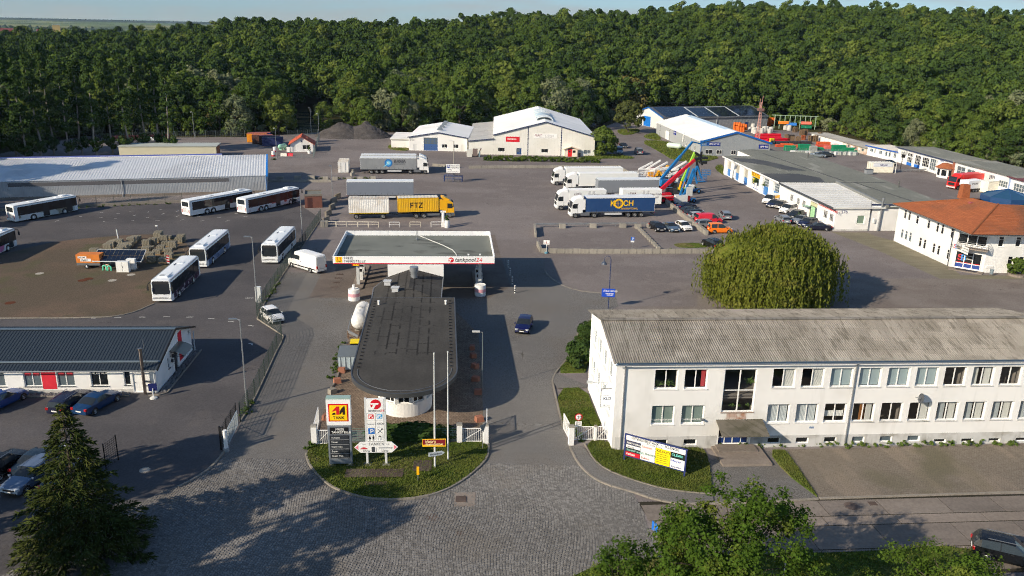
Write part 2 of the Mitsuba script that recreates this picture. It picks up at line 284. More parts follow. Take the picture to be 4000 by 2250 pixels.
lawns={'station island':(island,'grass island with the price sign and flagpoles'),
 'a':([(10.02,95.83),(8.59,93.73),(7.94,90.92),(6.79,84.25),(4.78,79.06),(6.66,79.23),(8.29,79.35),(9.82,94.92)],'narrow lawn with shrubs along the white gable wall'),
 'b':([(4.63,74.97),(7.59,75.41),(8.09,69.35),(8.43,67.08),(7.07,67.17),(5.47,66.51),(4.82,67.06)],'clipped lawn strip inside the white gate'),
 'c':([(6.62,64.02),(8.68,64.33),(8.82,62.65),(9.64,62.55),(13.18,63.02),(16.63,63.60),(16.88,61.58),(15.90,55.97),(14.34,56.04),(12.08,56.52),(9.90,57.77),(8.13,59.12),(7.11,60.66)],'lawn under the big company signboard'),
 'd':([(22.34,63.17),(23.79,63.38),(23.91,62.08),(24.03,55.80),(23.90,56.28),(22.62,59.53)],'wedge of grass between drive and paving'),
 'e':([(6.86,47.06),(10.71,47.78),(14.77,48.08),(17.99,48.37)]+[(25.13,48.89),(32.60,50.03),(32.50,47.46)]+[(32,44),(0,42)]+[(5.59,46.46)],'grass verge at the near side of the concrete road'),
 'f':([(41.31,274.87),(48.50,276.08),(51.58,270.26),(54.81,250.64),(54.85,242.87),(60.85,241.25),(53.46,230.69),(49.17,230.08),(44.83,232.92),(43.99,248.99)],'rough green bank below the grey hall'),
 'g':([(44.07,285.34),(46.48,292.83),(50.55,299.10),(49.71,279.55),(46.81,278.40)],'small grass triangle beside the grey hall'),
 'h':([(53.51,218.76),(55.11,224.25),(57.71,226.35),(53.28,207.93),(53.36,209.82)],'weedy grass patch at the garage corner'),
 'i':([(19.02,235.13),(22.10,238.02),(29.09,242.83),(34.75,236.22),(32.98,233.57),(27.39,233.95),(21.52,231.22)],'grass strip beside the large white hall'),
 'j':([(-37.98,244.32),(-38.69,253.99),(-35.30,248.85),(-31.84,246.64),(-31.08,240.63),(-34.10,240.17)],'grass corner beside the small white annex'),
 'k':([(37.09,306.30),(45.16,311.85),(46.36,304.08),(40.66,291.80),(37.10,291.16)],'grass under the two round trees'),
 'l':([(86.51,252.34),(88.48,253.49),(89.55,245.31),(88.31,235.79),(87.23,233.42),(86.49,237.81)],'weedy strip behind the garage roof'),
 'm':([(27.26,135.80),(30.39,136.68),(32.42,136.25),(33.14,133.79),(29.84,132.93),(27.43,133.30)],'patch of weeds in the small car park')}
grassP={}
for k,(pts,lab)in lawns.items():
 P,mb=mound(pts,.02 if k in 'hlm' else.11);grassP[k]=P
 key=thing('lawn',lab,'lawn',kind='structure');scene[key]={**plyd(mb,grass_m),'to_world':Tm(place[key])}
grassP=dict(grassP)
def blades(P,n,hgt,wid,seed):
 g=np.random.default_rng(seed);x0,y0,x1,y1=P.bounds;q=np.stack([g.uniform(x0,x1,n),g.uniform(y0,y1,n)],1)
 q=q[shapely.contains_xy(P,q[:,0],q[:,1])];m=len(q);a=g.uniform(0,2*PI,m);h=hgt*g.uniform(.4,1.3,m);w=wid*g.uniform(.6,1.3,m)
 d=np.stack([np.cos(a),np.sin(a)],1);l=g.normal(0,.35,(m,2))*h[:,None]
 b=np.hstack([q,np.full((m,1),.1)]);v=np.stack([b-np.pad(d*w[:,None],((0,0),(0,1))),b+np.pad(d*w[:,None],((0,0),(0,1))),b+np.hstack([l,h[:,None]])],1)
 return(v.reshape(-1,3),np.arange(3*m).reshape(-1,3))
def bladecol(p,n,uv):
 return mix((.06,.105,.018),(.17,.18,.05),fbm(p.x*.6,p.y*.6,0.,octaves=3))*(.7+.6*noise(p.x*21.,p.y*21.))
blade_m=D('blade',proc(bladecol))
gb=MB()
for k,n,h,w in(('station island',30000,.16,.03),('a',9000,.14,.03),('b',9000,.12,.03),('c',26000,.16,.03),('d',4000,.14,.03),('e',9000,.25,.04),('f',14000,.4,.12),('g',2500,.4,.1),('i',3000,.3,.1),('l',2000,.5,.1),('k',3000,.35,.1),('h',1500,.35,.06)):
 gb.add(*blades(grassP[k],n,h,w,len(k)+n))
single('grass','short green grass standing on the lawns and verges','grass',gb,blade_m,kind='stuff')
# setts that show: rows of stones with joints, near the camera
def sett_rows(P):
 out=[];c,s=math.cos(.5),math.sin(.5)
 x0,y0,x1,y1=P.bounds
 for i in range(int(60/.2)):
  for j in range(int(62/.21)):
   u,v=-35+i*.2+R.uniform(-.022,.022),20+j*.21+(.1 if i%2 else 0)+R.uniform(-.025,.025)
   x,y=u+.35*math.sin(v*.5+.3*u),v+.9*math.sin(u*.45)+.5*math.sin(u*.17+v*.2)
   out.append((x,y))
 q=np.array(out);return q[shapely.contains_xy(P,q[:,0],q[:,1])]
near_cob=cobP.intersection(sg.box(-33,43.5,13,60)).difference(sg.Polygon(chaikin(island,1)).buffer(.2))
sq=sett_rows(near_cob)
SETT=np.array([[x,y,z]for z in(0,1)for x,y in((-1,-1),(1,-1),(1,1),(-1,1))],float);SETT[4:,:2]*=.82
SF=np.array([[4,5,6],[4,6,7],[0,1,5],[0,5,4],[1,2,6],[1,6,5],[2,3,7],[2,7,6],[3,0,4],[3,4,7]])
def sett_mesh(q,seed):
 g=np.random.default_rng(seed);m=len(q);v=SETT[None]*np.array([.088,.092,1.]);v=np.repeat(v,m,0)
 v[:,:,0]*=g.uniform(.85,1.03,(m,1));v[:,:,1]*=g.uniform(.85,1.03,(m,1));v[:,4:,2]=(.03+.014*g.random((m,1))+g.normal(0,.004,(m,4)))
 a=g.normal(.12,.12,m);c,s=np.cos(a)[:,None],np.sin(a)[:,None]
 v[...,0],v[...,1]=v[...,0]*c-v[...,1]*s,v[...,0]*s+v[...,1]*c
 v[...,:2]+=q[:,None];return v.reshape(-1,3),(SF[None]+np.arange(m)[:,None,None]*8).reshape(-1,3)
def settcol(p,n,uv):
 k=cell_rand(dr.floor(p.x*4.7),dr.floor(p.y*4.7));w=fbm(p.x*.35,p.y*.35,0.,octaves=3)
 return mix(mix((.15,.145,.14),(.275,.267,.258),k),(.2,.182,.16),smoothstep(.45,.75,w)*.4)*(.8+.4*fbm(p.x*.12,p.y*.12))
sett_m=D('sett',proc(settcol))
sq=sq[np.argsort(np.hypot(sq[:,0],sq[:,1]-0))]
for i in range(240):part('cobbled_road','cobblestone',MB().add(*sett_mesh(sq[i:i+1],i)),sett_m)
part('cobbled_road','cobblestones',MB().add(*sett_mesh(sq[240:],1)),sett_m,kind='stuff')
# kerbs: one stone after another along a line
kerb_m=D('kerb',conc((.23,.21,.18),(.33,.30,.26)))
def kerb(name,label,pts,L=1.0,w=.16,h=.13,closed=False,m=None):
 ln=sg.LineString(pts);t=thing(name,label,'kerb',kind='structure');k=0;n=max(1,int(ln.length/L))
 for i in range(n):
  a,b=ln.interpolate(i*ln.length/n+.012),ln.interpolate((i+1)*ln.length/n-.012)
  part(t,'kerbstone',MB().bar((a.x,a.y,h/2+.01*R.random()),(b.x,b.y,h/2+.01*R.random()),w,h),m or kerb_m)
 return t
kerb('kerb','pale kerb round the grass island',chaikin([(-16.88,60.98),(-16.26,59.27),(-15.08,57.47),(-13.77,55.95),(-12.43,55.03),(-10.60,54.28),(-8.53,54.19),(-6.88,54.50),(-5.26,55.26),(-3.75,56.85),(-2.40,59.18),(-1.66,61.08),(-1.74,63.49)],2,False))
kerb('kerb','pale kerb along the footpath corner',chaikin([(5.26,63.15),(5.67,60.60),(6.59,58.23),(7.90,56.92),(9.68,56.11),(10.72,55.29),(12.87,54.40),(15.71,54.65),(19.92,54.98),(23.99,55.61)],2,False))
kerb('kerb','inner edging stones of the footpath lawn',chaikin([(6.56,63.69),(7.11,60.66),(8.13,59.12),(9.90,57.77),(12.08,56.52),(14.34,56.04),(15.89,55.95)],2,False),1.,.1,.15)
kerb('kerb','curving kerb along the lawn by the white gable',chaikin([(9.99,95.92),(8.60,93.86),(7.86,90.71),(6.72,84.25),(4.64,78.93),(4.30,76.76),(4.31,77.05),(4.56,71.75),(4.87,66.77)],2,False))
kerb('kerb','straight kerb between parking paving and concrete road',[(24.08,55.66),(40.84,57.25)]+[(60,58.2)],1.)
kerb('kerb','kerb along the depot driveway',chaikin([(-23.71,61.03),(-23.76,58.68),(-24.37,56.83),(-25.33,55.33)],2,False))
kerb('kerb','low curved kerb round the brown gravel area',chaikin([(-65.16,91.37),(-61.09,91.94),(-49.13,92.88),(-46.64,94.31),(-45.44,98.44)],2,False),1.2,.14,.1)
kerb('kerb','line of flat stones edging the cobbles near the lamp',chaikin([(4.80,118.10),(5.36,114.25),(6.95,110.11),(9.54,107.54),(12.72,106.98)],2,False),.9,.2,.05)
# painted marks
wpaint=D('white_paint',weathered((.62,.61,.58),(.4,.39,.37)))
def dash(k,a,b,w=.14,z=.016,name='lane_marking',lab=None):
 a,b=np.array(a),np.array(b);d=(b-a)/np.linalg.norm(b-a);n=np.array([-d[1],d[0]])*w/2
 part(k,name,MB().quad(*[np.append(p,z)for p in(a+n,a-n,b-n,b+n)]),wpaint)
for(u,v)in[(755,1331),(950,1326),(1152,1322),(1348,1320),(1534,1322),(1708,1335),(1868,1359),(2028,1392)]:
 pass
for s in '[(-50.59, 92.70), (-50.03, 92.73), (-47.98, 93.04), (-47.18, 93.19), (-45.13, 93.41), (-44.33, 93.50), (-42.30, 93.68), (-41.50, 93.78), (-39.52, 93.77), (-38.73, 93.87), (-36.79, 93.54), (-35.94, 93.33), (-34.07, 92.65), (-33.29, 92.43), (-31.28, 91.39), (-30.51, 91.14)]'.split(';'):
 q=eval(s)
 for i in range(0,len(q),2):dash('depot_yard',q[i],q[i+1],.16)
q=[(-79.58,146.65),(-78.93,146.50),(-77.66,150.39),(-77.03,150.67),(-75.68,146.20),(-75.07,146.47),(-73.46,143.05),(-72.98,143.29),(-74.08,149.44),(-73.52,149.71),(-72.40,145.17),(-71.78,145.34),(-72.70,151.78),(-72.12,152.18),(-70.61,148.39),(-70.09,148.76),(-68.75,143.90),(-68.29,144.35),(-69.23,151.36),(-68.72,151.74),(-67.47,146.80),(-66.92,147.17),(-67.78,153.41),(-67.19,153.70),(-65.91,149.94),(-65.35,150.32),(-64.73,144.60),(-64.14,144.86),(-64.33,152.64),(-63.73,153.04),(-62.61,148.44),(-62.07,148.82),(-60.51,145.31),(-59.93,145.78),(-58.74,148.51),(-58.14,148.89),(-56.79,144.96),(-56.16,145.23),(-54.82,148.26),(-54.26,148.64),(-52.30,145.30),(-51.63,145.77),(-81.73,142.44),(-81.20,142.89),(-52.73,151.71),(-52.26,152.20),(-50.27,149.14),(-49.69,149.62)]
for i in range(0,len(q),2):dash('depot_yard',q[i],q[i+1],.18)
dash('depot_yard',(-34.83,101.56),(-33.76,101.64),.2)
for q in([(-29.36,85.41),(-29.19,85.61)],[(-29.27,85.56),(-28.90,85.43)],[(-28.94,85.47),(-28.87,85.06)]):dash('depot_yard',q[0],q[1],.16)
# manhole lids
lid_m=D('iron_lid',weathered((.105,.08,.07),(.16,.125,.11)));lidc=D('concrete_lid',(.42,.39,.34))
def lid(host,p,r,m,lab):single('manhole_cover',lab,'manhole cover',MB().cyl((0,0,.004),(0,0,.024),r,28).lathe([(r+.02,.012),(r+.07,.012),(r+.07,.02),(r+.02,.02)],24),m,p)
lid(0,(-5.42,52.07),.41,lid_m,'rusty manhole cover in the cobbles before the grass island')
lid(0,(26.23,54.76),.5,lid_m,'brown manhole cover in the concrete road')
lid(0,(-3.35,50.15),.22,lid_m,'small dark manhole cover in the cobbles, right of the larger one')
lid(0,(-28.98,57.82),.36,lidc,'pale manhole cover in the depot drive beside the conifer')
for(p,l)in(((-66.71,110.52),'pale manhole cover in the brown gravel, far left one'),((-55.25,108.00),'pale manhole cover in the gravel below the white cabinets'),((-53.95,110.87),'pale manhole cover in the gravel right of the white cabinets')):lid(0,p,.5,lidc,l)
for(p,l)in(((-63.25,97.63),'rusty manhole cover at the near left of the gravel'),((-59.21,107.71),'rusty manhole cover in the gravel, left of a pair'),((-58.81,108.51),'rusty manhole cover in the gravel, right of a pair')):lid(0,p,.55,D('rust_lid%d'%len(scene),(.13,.055,.035)),l)
for(p,l)in(((-24.90,113.23),'dark tank lid on the forecourt, farthest of four'),((-24.72,111.38),'dark tank lid on the forecourt, second farthest of four'),((-24.55,109.29),'dark tank lid on the forecourt, third farthest of four'),((-24.38,107.15),'dark tank lid on the forecourt, nearest of four')):
 single('tank_cover',l,'cover',MB().cbox((0,0,.02),(1.0,.62,.03),.08),lid_m,p)
single('drain_grate','dark square drain grate in the concrete road','drain grate',MB().cbox((0,0,.03),(.6,.5,.02),.08).cbox((0,.1,.045),(.56,.03,.02),.08).cbox((0,-.1,.045),(.56,.03,.02),.08),lid_m,(27.99,55.18))
t=thing('access_hatch','square iron hatch on a concrete base at the island edge','hatch',(-3.22,54.52),.05)
part(t,'base',MB().cbox((0,0,.02),(1.6,1.9,.04)),slabm[1]);part(t,'lid',MB().cbox((-.3,0,.06),(.8,.8,.05)),lid_m)
# foundation slabs left in the grass
single('foundation_slab','long brown foundation slab lying in the island grass','slab',MB().cbox((0,0,.1),(4.6,1.2,.16)),D('old_slab',weathered((.10,.075,.068),(.17,.14,.12))),(-10.66,57.90),.05)
single('foundation_slab','short brown foundation slab in the island grass, nearest the kerb','slab',MB().cbox((0,0,.08),(1.7,.5,.1)),'mat_old_slab',(-10.30,56.42),.05)
single('foundation_slab','square brown foundation slab at the foot of the flagpole','slab',MB().cbox((0,0,.1),(1.5,1.7,.14)),'mat_old_slab',(-6.98,59.23),.05)

# ---- building kit --------------------------------------------------------------------------
def fr(o,deg,z=0.):
 a=math.radians(deg);X=np.array([math.cos(a),math.sin(a),0.]);return(np.array([o[0],o[1],z]),X,Z3,np.cross(X,Z3))
def at(F,x,z,n=0.):return F[0]+F[1]*x+F[2]*z+F[3]*n
def off(F,x=0,z=0,n=0):return(at(F,x,z,n),)+F[1:]
def wall(t,F,outline,holes,m,th=.3,name='wall',kind=None):
 P=sg.Polygon(outline)
 for x,z,w,h in holes:P=P.difference(sg.box(x,z,x+w,z+h))
 return part(t,name,MB().prism(P,-th,0,F),m)
def fbox(mb,F,x0,x1,z0,z1,n0,n1):
 v=[at(F,x,z,n)for x in(x0,x1)for z in(z0,z1)for n in(n0,n1)];return mb.add(v,BOXF)
def ribs(F,x0,x1,top,z0=0.,pitch=.25,d=.035,off_=0.):
 n=int((x1-x0)/pitch);xs_,ns_=[],[]
 for i in range(n):
  for q,dd in((0,0),(.35,0),(.5,d),(.85,d)):xs_.append(x0+(i+q)*(x1-x0)/n);ns_.append(dd)
 xs_.append(x1);ns_.append(0.)
 return MB().grid(np.array([[at(F,x,z0,k+off_),at(F,x,top(x),k+off_)]for x,k in zip(xs_,ns_)]))
def ribroof(a,b,c,d_,pitch=.25,d=.04,wave=False):
 """eave a-b, ridge d_-c; ribs run from eave to ridge"""
 a,b,c,d_=(np.asarray(p,float)for p in(a,b,c,d_));n=max(2,int(np.linalg.norm(b-a)/pitch));nn=np.cross(b-a,d_-a);nn/=np.linalg.norm(nn)
 if nn[2]<0:nn=-nn
 S_=[(k/8,d*.5*(1-math.cos(2*PI*k/8)))for k in range(8)]if wave else[(0,0),(.4,0),(.5,d),(.9,d)]
 T_=np.array([((i+q)/n,k)for i in range(n)for q,k in S_]+[(1,0)])
 e=a+(b-a)*T_[:,:1]+nn*T_[:,1:];r=d_+(c-d_)*T_[:,:1]+nn*T_[:,1:]
 return MB().grid(np.stack([e,r],1))
G_dark=M('dark_glass',(.012,.015,.018),.06,0,.6)
G_blue=M('blue_glass',(.10,.13,.15),.12,0,.6)
glass=mat('window_glass',{'type':'thindielectric','int_ior':1.5})
W_fr=C(236,236,234,.35);white=C(232,232,228);steel=C(150,155,160,.35,0,.7);galv=M('galvanised',weathered((.38,.40,.42),(.26,.28,.3)),.4,.6)
black=C(22,22,24);dgrey=C(70,74,80);rubber=C(24,24,25,.85);brown_door=C(92,60,40)
plaster=M('white_plaster',weathered((.80,.795,.78),(.66,.65,.62),.35,.35),.85,0,.2)
plaster2=M('bright_plaster',weathered((.80,.80,.79),(.70,.70,.68),.3,.2),.8,0,.2)
plinth_m=M('grey_plinth',weathered((.56,.56,.55),(.34,.33,.30),.8,.5),.9,0,.2)
def window(t,F,x,z,w,h,nx=2,nz=1,fm=None,gm=None,rec=.1,sill=True,fw=.07,label=None,name='window',sm=None,split=None):
 fm=fm or W_fr;gm=gm or G_dark;mb=MB();a,b=-rec-.06,-rec
 fbox(mb,F,x,x+w,z,z+fw,a,b);fbox(mb,F,x,x+w,z+h-fw,z+h,a,b)
 fbox(mb,F,x,x+fw,z+fw,z+h-fw,a,b);fbox(mb,F,x+w-fw,x+w,z+fw,z+h-fw,a,b)
 cx=[x+w*i/nx for i in range(nx+1)];cz=[z+h*i/nz for i in range(nz+1)]if split is None else[z,z+h*split,z+h]
 for q in cx[1:-1]:fbox(mb,F,q-fw*.55,q+fw*.55,z+fw,z+h-fw,a,b+.012)
 for q in cz[1:-1]:fbox(mb,F,x+fw,x+w-fw,q-fw*.4,q+fw*.4,a,b+.008)
 k=part(t,name,mb,fm,label=label)
 for i in range(nx):
  for j in range(len(cz)-1):
   part(k,'pane',MB().quad(at(F,cx[i],cz[j],-rec-.03),at(F,cx[i+1],cz[j],-rec-.03),at(F,cx[i+1],cz[j+1],-rec-.03),at(F,cx[i],cz[j+1],-rec-.03)),gm)
 if sill:part(k,'sill',fbox(MB(),F,x-.06,x+w+.06,z-.05,z+.0,-rec,.09),sm or fm)
 return k
def curtain(k,F,x,z,w,h,m,n=-.35,pleats=14):
 xs_=np.linspace(x,x+w,pleats*2+1);P_=np.array([[at(F,q,z,n+(.05 if i%2 else 0)),at(F,q,z+h,n+(.05 if i%2 else 0))]for i,q in enumerate(xs_)])
 part(k,'curtain',MB().grid(P_),m)
def signboard(name,label,F,x0,x1,z0,z1,m,words=(),n=.03,th=.04,cat='sign',parent=None):
 """a board with lettering: words = (text, x, z, height, material, bold)"""
 mb=fbox(MB(),F,x0,x1,z0,z1,n-th,n)
 if parent:k=part(parent,name,mb,m,label=label)
 else:k=thing(name,label,cat);part(k,'board',mb,m)
 for w in words:
  tx,x,z,h,mm=w[:5];part(k,'lettering',text(tx,h,at(F,x,z,n+.002),F[1],F[2],F[3],len(w)>5 and w[5],.012,lean=w[6]if len(w)>6 else 0),mm)
 return k
def downpipe(t,p,z0,z1,m=None,r=.06):part(t,'downpipe',MB().cyl((p[0],p[1],z0),(p[0],p[1],z1),r,8),m or galv)
def gutter(t,a,b,m=None,r=.075):
 a,b=np.array(a,float),np.array(b,float);d=(b-a)/np.linalg.norm(b-a);s=np.cross(d,Z3);th=np.linspace(PI,2*PI,7)
 part(t,'gutter',MB().grid(np.array([[p+s*r*math.cos(q)+Z3*r*math.sin(q)for q in th]for p in(a,b)])),m or galv)

# ---- white two-storey office with the corrugated roof ---------------------------------------
K=fr((8.8,62.8),4.5);KL,KD=41.5,12.6;KY=-K[3]
t=thing('office_building','long white two-storey office block with grey corrugated roof','building')
up=[3.3,5.84]+[13.43+2.52*k for k in range(11)];lo=[3.26,5.84]+[13.32+2.52*k for k in range(11)]
bs=[(3.69,.33,1.12,.57),(6.25,.33,1.12,.57)]+[(13.65+2.52*k,.33,1.12,.56)for k in range(6)]+[(28.72+2.52*k,.15,1.1,.37)for k in range(5)]
holes=[(x,5.6,1.95,1.76)for x in up]+[(x,2.32,1.95,1.76)for x in lo]+[(9.25,3.4,2.78,3.95),(9.25,.3,2.7,1.68)]+bs
wall(t,K,[(0,0),(KL,0),(KL,8.1),(0,8.1)],holes,plaster,.35)
wall(t,off(K,0,0,.02),[(.25,0),(9.1,0),(9.1,1.2),(.25,1.2)],bs,plinth_m,.02,'plinth')
wall(t,off(K,0,0,.02),[(12.1,0),(KL,0),(KL,1.12),(12.1,1.12)],bs,plinth_m,.02,'plinth')
part(t,'cornice',fbox(MB(),K,-.05,KL+.05,7.86,8.1,.0,.06),C(150,178,205))
G0=fr(at(K,0,0,-KD)[:2],4.5-90)
gw=[(2.51,7.91),(3.58,8.18),(2.22,6.11),(4.50,7.97),(5.58,8.25),(4.39,6.15),(6.73,7.97),(7.87,8.23),(6.36,6.09),(8.59,7.81),(9.94,8.12),(8.50,6.14),(2.21,4.27),(3.36,4.62),(1.91,2.86),(4.26,4.36),(5.61,4.74),(3.99,2.99),(6.23,4.40),(7.67,4.84)]
gwx=[(1.35,5.5),(3.95,5.5),(6.55,5.5),(9.2,5.5),(1.35,2.3),(3.95,2.3),(6.55,2.3),(9.2,2.3)]
wall(t,G0,[(0,0),(KD-.36,0),(KD-.36,8.1),(KD/2,9.45),(0,8.1)],[(x,z,1.9,1.8)for x,z in gwx],plaster2,.35)
Kb=fr(at(K,KL,0,-KD)[:2],184.5)
wall(t,Kb,[(0,0),(KL,0),(KL,8.1),(0,8.1)],[],plaster,.3);KR=fr(at(K,KL,0)[:2],94.5);wall(t,off(KR,.01),[(.36,0),(KD-.4,0),(KD-.4,8.1),(KD/2,9.4),(.36,8.1)],[],plaster,.3)
for x,z in gwx:window(t,G0,x,z,1.9,1.8,rec=.18,gm=G_blue)
lightc,darkc=D('curtain_light',(.62,.64,.62)),D('curtain_sheer',(.45,.50,.52));inner=D('room_walls',(.22,.205,.19))
for z0,z1 in((1.35,4.6),(4.75,7.85)):
 r_=MB()
 for q in(at(K,.4,z0,-.4),):pass
 fbox(r_,K,.4,KL-.4,z0,z0+.1,-5.2,-.4);fbox(r_,K,.4,KL-.4,z1-.1,z1,-5.2,-.4);fbox(r_,K,.4,KL-.4,z0+.1,z1-.1,-5.3,-5.2)
 for x in[.4,5.54,8.6,12.7]+[15.68+5.04*k for k in range(6)]:fbox(r_,K,x-.05,x+.05,z0+.1,z1-.1,-5.2,-.4)
 part(t,'room',r_,inner)
for i,x in enumerate(up):
 k=window(t,K,x,5.6,1.95,1.76,gm=glass,rec=.2,sm=plinth_m if i>1 else W_fr)
 if i in(2,3):curtain(k,K,x+1.05,5.6,.85,1.7,lightc)
 if i in(4,5,6,7):part(k,'blind',fbox(MB(),K,x+.08,x+1.87,5.7,7.3,-.31,-.3),C(150,168,172,.7))
 if i==9:curtain(k,K,x+.15,5.6,.5,1.7,lightc);curtain(k,K,x+1.2,5.6,.6,1.7,lightc)
 if i==1:part(k,'curtain',fbox(MB(),K,x+1.5,x+1.85,5.7,7.3,-.36,-.33),C(170,60,66,.8))
for i,x in enumerate(lo):
 k=window(t,K,x,2.32,1.95,1.76,gm=glass,rec=.2,sm=plinth_m if i>4 else W_fr)
 if i in(0,1):part(k,'blind',fbox(MB(),K,x+.08,x+1.87,2.4,4.0,-.31,-.3),C(120,138,132,.7));part(k,'lettering',text('Podologie',.15,at(K,x+.12,2.62,-.21),K[1],K[2],K[3]),white);part(k,'lettering',text('Beckert',.15,at(K,x+1.12,2.62,-.21),K[1],K[2],K[3]),white)
 if i in(2,3):curtain(k,K,x+.1,2.35,1.75,1.65,darkc)
 if i==4:curtain(k,K,x+.1,2.75,1.75,.55,lightc)
 if i==5:curtain(k,K,x+.75,2.35,.45,1.7,C(150,100,50,.8));curtain(k,K,x+1.3,2.35,.5,1.7,lightc)
 if i==7:curtain(k,K,x+1.15,2.35,.7,1.7,lightc)
 if i in(8,9,10,11):curtain(k,K,x+.3,2.35,.55,1.7,darkc);curtain(k,K,x+1.2,2.35,.6,1.7,lightc)
stw=window(t,K,9.25,3.4,2.78,3.95,2,2,rec=.15,gm=glass,fw=.09,label='tall stairwell window of four panes over the entrance',sm=C(150,130,118,.9))
plant_m=C(70,96,40,.8)
def spray(mb,c,r,n,seed,w=.05):
 g=np.random.default_rng(seed)
 for _ in range(n):
  d=g.normal(size=3);d[2]=abs(d[2])*.8+.2;d/=np.linalg.norm(d);e=np.cross(d,g.normal(size=3));e*=w/np.linalg.norm(e);m=np.array(c)+d*r*.6;mb.add([c,m+e,np.array(c)+d*r*g.uniform(.7,1.2)-[0,0,r*.15],m-e],[[0,1,2],[0,2,3]])
 return mb
for x,z,s in((11.6,5.9,.7),(10.3,3.75,.35),(11.0,3.7,.3),(11.7,3.75,.3)):part(stw,'house_plant',spray(MB(),at(K,x,z,-.5),s,26,int(x*9)),plant_m)
part(t,'stair_ceiling',fbox(MB(),K,8.7,12.6,4.6,4.75,-5.2,-2.2),inner)
for i,x in enumerate((3.6,4.6)):part(t,'house_plant',spray(MB(),at(K,x,5.8,-.5),.6,30,i),plant_m)
for i,(x,z,w,h)in enumerate(bs):window(t,K,x,z,w,h,1,1,rec=.15,fw=.05,sill=False,gm=G_dark if i<5 else(G_blue if i<8 else black),name='basement_window')
rl=[t+'__roof'];scene_roof=[]
eav=off(K,-.3,8.12,.45);rid=off(K,-.3,9.5,-KD/2);eb=off(K,-.3,8.12,-KD-.45)
def eternit(p,n,uv):
 t_=fbm(p.x*.5,p.y*.5,0.,octaves=4);k=fbm(p.x*6.,p.y*.8,0.,octaves=3);s=cell_rand(dr.floor(p.x*1.02-p.y*.08),dr.floor(p.y*.55))
 c=mix((.22,.20,.17),(.36,.335,.30),t_);c=mix(c,(.13,.12,.10),smoothstep(.5,.8,k)*.6);return c*(.82+.3*s)
roof_m=D('eternit',proc(eternit));rk=part(t,'roof',MB().bar(at(rid,0,.12),at(rid,KL+.6,.12),.5,.05),roof_m)
for i in range(4):
 q0,q1=i/4,(i+1)/4+.012;P0=lambda s,a,b:at(a,0,0)+(at(b,0,0)-at(a,0,0))*s
 for(A_,nm)in((eav,0),(eb,1)):
  lift=np.array([0,0,.03*(1-i/4)+(.0)]);L_=KL+.6
  a,d_=P0(q0,A_,rid)+[0,0,.05],P0(min(q1,1),A_,rid)+[0,0,.02]
  for s0 in range(6):
   x0,x1=L_*s0/6,L_*(s0+1)/6;part(rk,'sheet',ribroof(a+K[1]*x0,a+K[1]*x1,d_+K[1]*x1,d_+K[1]*x0,.2,.065,True),roof_m,True)
part(rk,'verge',MB().bar(at(eav,.05,.02),at(rid,.05,.05),.16,.05).bar(at(eb,.05,.02),at(rid,.05,.05),.16,.05),roof_m)
gutter(t,at(K,-.2,8.02,.52),at(K,KL,8.02,.52));
for x in(.72,20.55,38.5):p=at(K,x,0,.12);downpipe(t,p,0,7.75);part(t,'pipe_elbow',MB().cyl((p[0],p[1],7.7),at(K,x,8.0,.5),.06,8),galv)
# entrance
dr_=part(t,'door',fbox(fbox(fbox(fbox(MB(),K,9.25,9.33,.3,1.98,-.3,-.2),K,11.87,11.95,.3,1.98,-.3,-.2),K,9.33,11.87,1.9,1.98,-.3,-.2),K,9.33,11.87,.3,.36,-.3,-.2),W_fr,label='white glazed entrance door with blue lower panels')
for x0,x1 in((9.33,9.85),(9.9,10.55),(10.65,11.3),(11.35,11.87)):
 part(dr_,'pane',fbox(MB(),K,x0+.04,x1-.04,.95,1.88,-.27,-.25),G_dark);part(dr_,'panel',fbox(MB(),K,x0+.04,x1-.04,.38,.9,-.28,-.24),C(24,52,110));part(dr_,'frame_bar',fbox(fbox(MB(),K,x1-.0,x1+.06,.36,1.9,-.29,-.22),K,x0,x1,.9,.96,-.29,-.23),W_fr)
part(dr_,'notice',fbox(MB(),K,10.05,10.4,1.35,1.65,-.248,-.24),white)
cn=part(t,'canopy',MB().add([at(K,x,z,n)for x,z,n in((8.9,2.72,0),(12.95,2.72,0),(12.95,2.12,1.9),(8.9,2.12,1.9),(8.9,2.6,0),(12.95,2.6,0),(12.95,2.02,1.9),(8.9,2.02,1.9))],[[0,1,2,3],[7,6,5,4],[0,3,7,4],[1,5,6,2],[3,2,6,7]]),M('mossy_slab',weathered((.16,.145,.12),(.09,.085,.06),2.,.6),.95,0,.1))
part(t,'brick_patch',fbox(MB(),K,9.7,11.5,2.74,3.32,.0,.012),M('bare_brick',weathered((.36,.2,.14),(.6,.57,.52),2.5,.5),.95,0,.1))
st=part(t,'entrance_step',MB().prism([(8.7,-.05),(12.9,-.05),(12.9,3.2),(8.7,3.2)],0,.22,(at(K,0,0),K[1],K[3],Z3)),slabm[1])
part(st,'upper_step',MB().prism([(9.0,-.04),(12.4,-.04),(12.4,1.2),(9.0,1.2)],.22,.36,(at(K,0,0),K[1],K[3],Z3)),slabm[0])
dsh=part(t,'satellite_dish',MB().lathe([(0,0),(.2,.02),(.38,.08),(.45,.13)],20).xf(np.array([[.2,0,-.98,0],[0,1,0,0],[.98,0,.2,0],[0,0,0,1]])).xf(mtx(*at(K,26.6,4.7,.55))),dgrey)
part(dsh,'arm',MB().bar(at(K,26.3,4.6,0),at(K,26.5,4.7,.5),.05).bar(at(K,26.5,4.6,.4),at(K,25.9,4.75,.9),.04),steel)
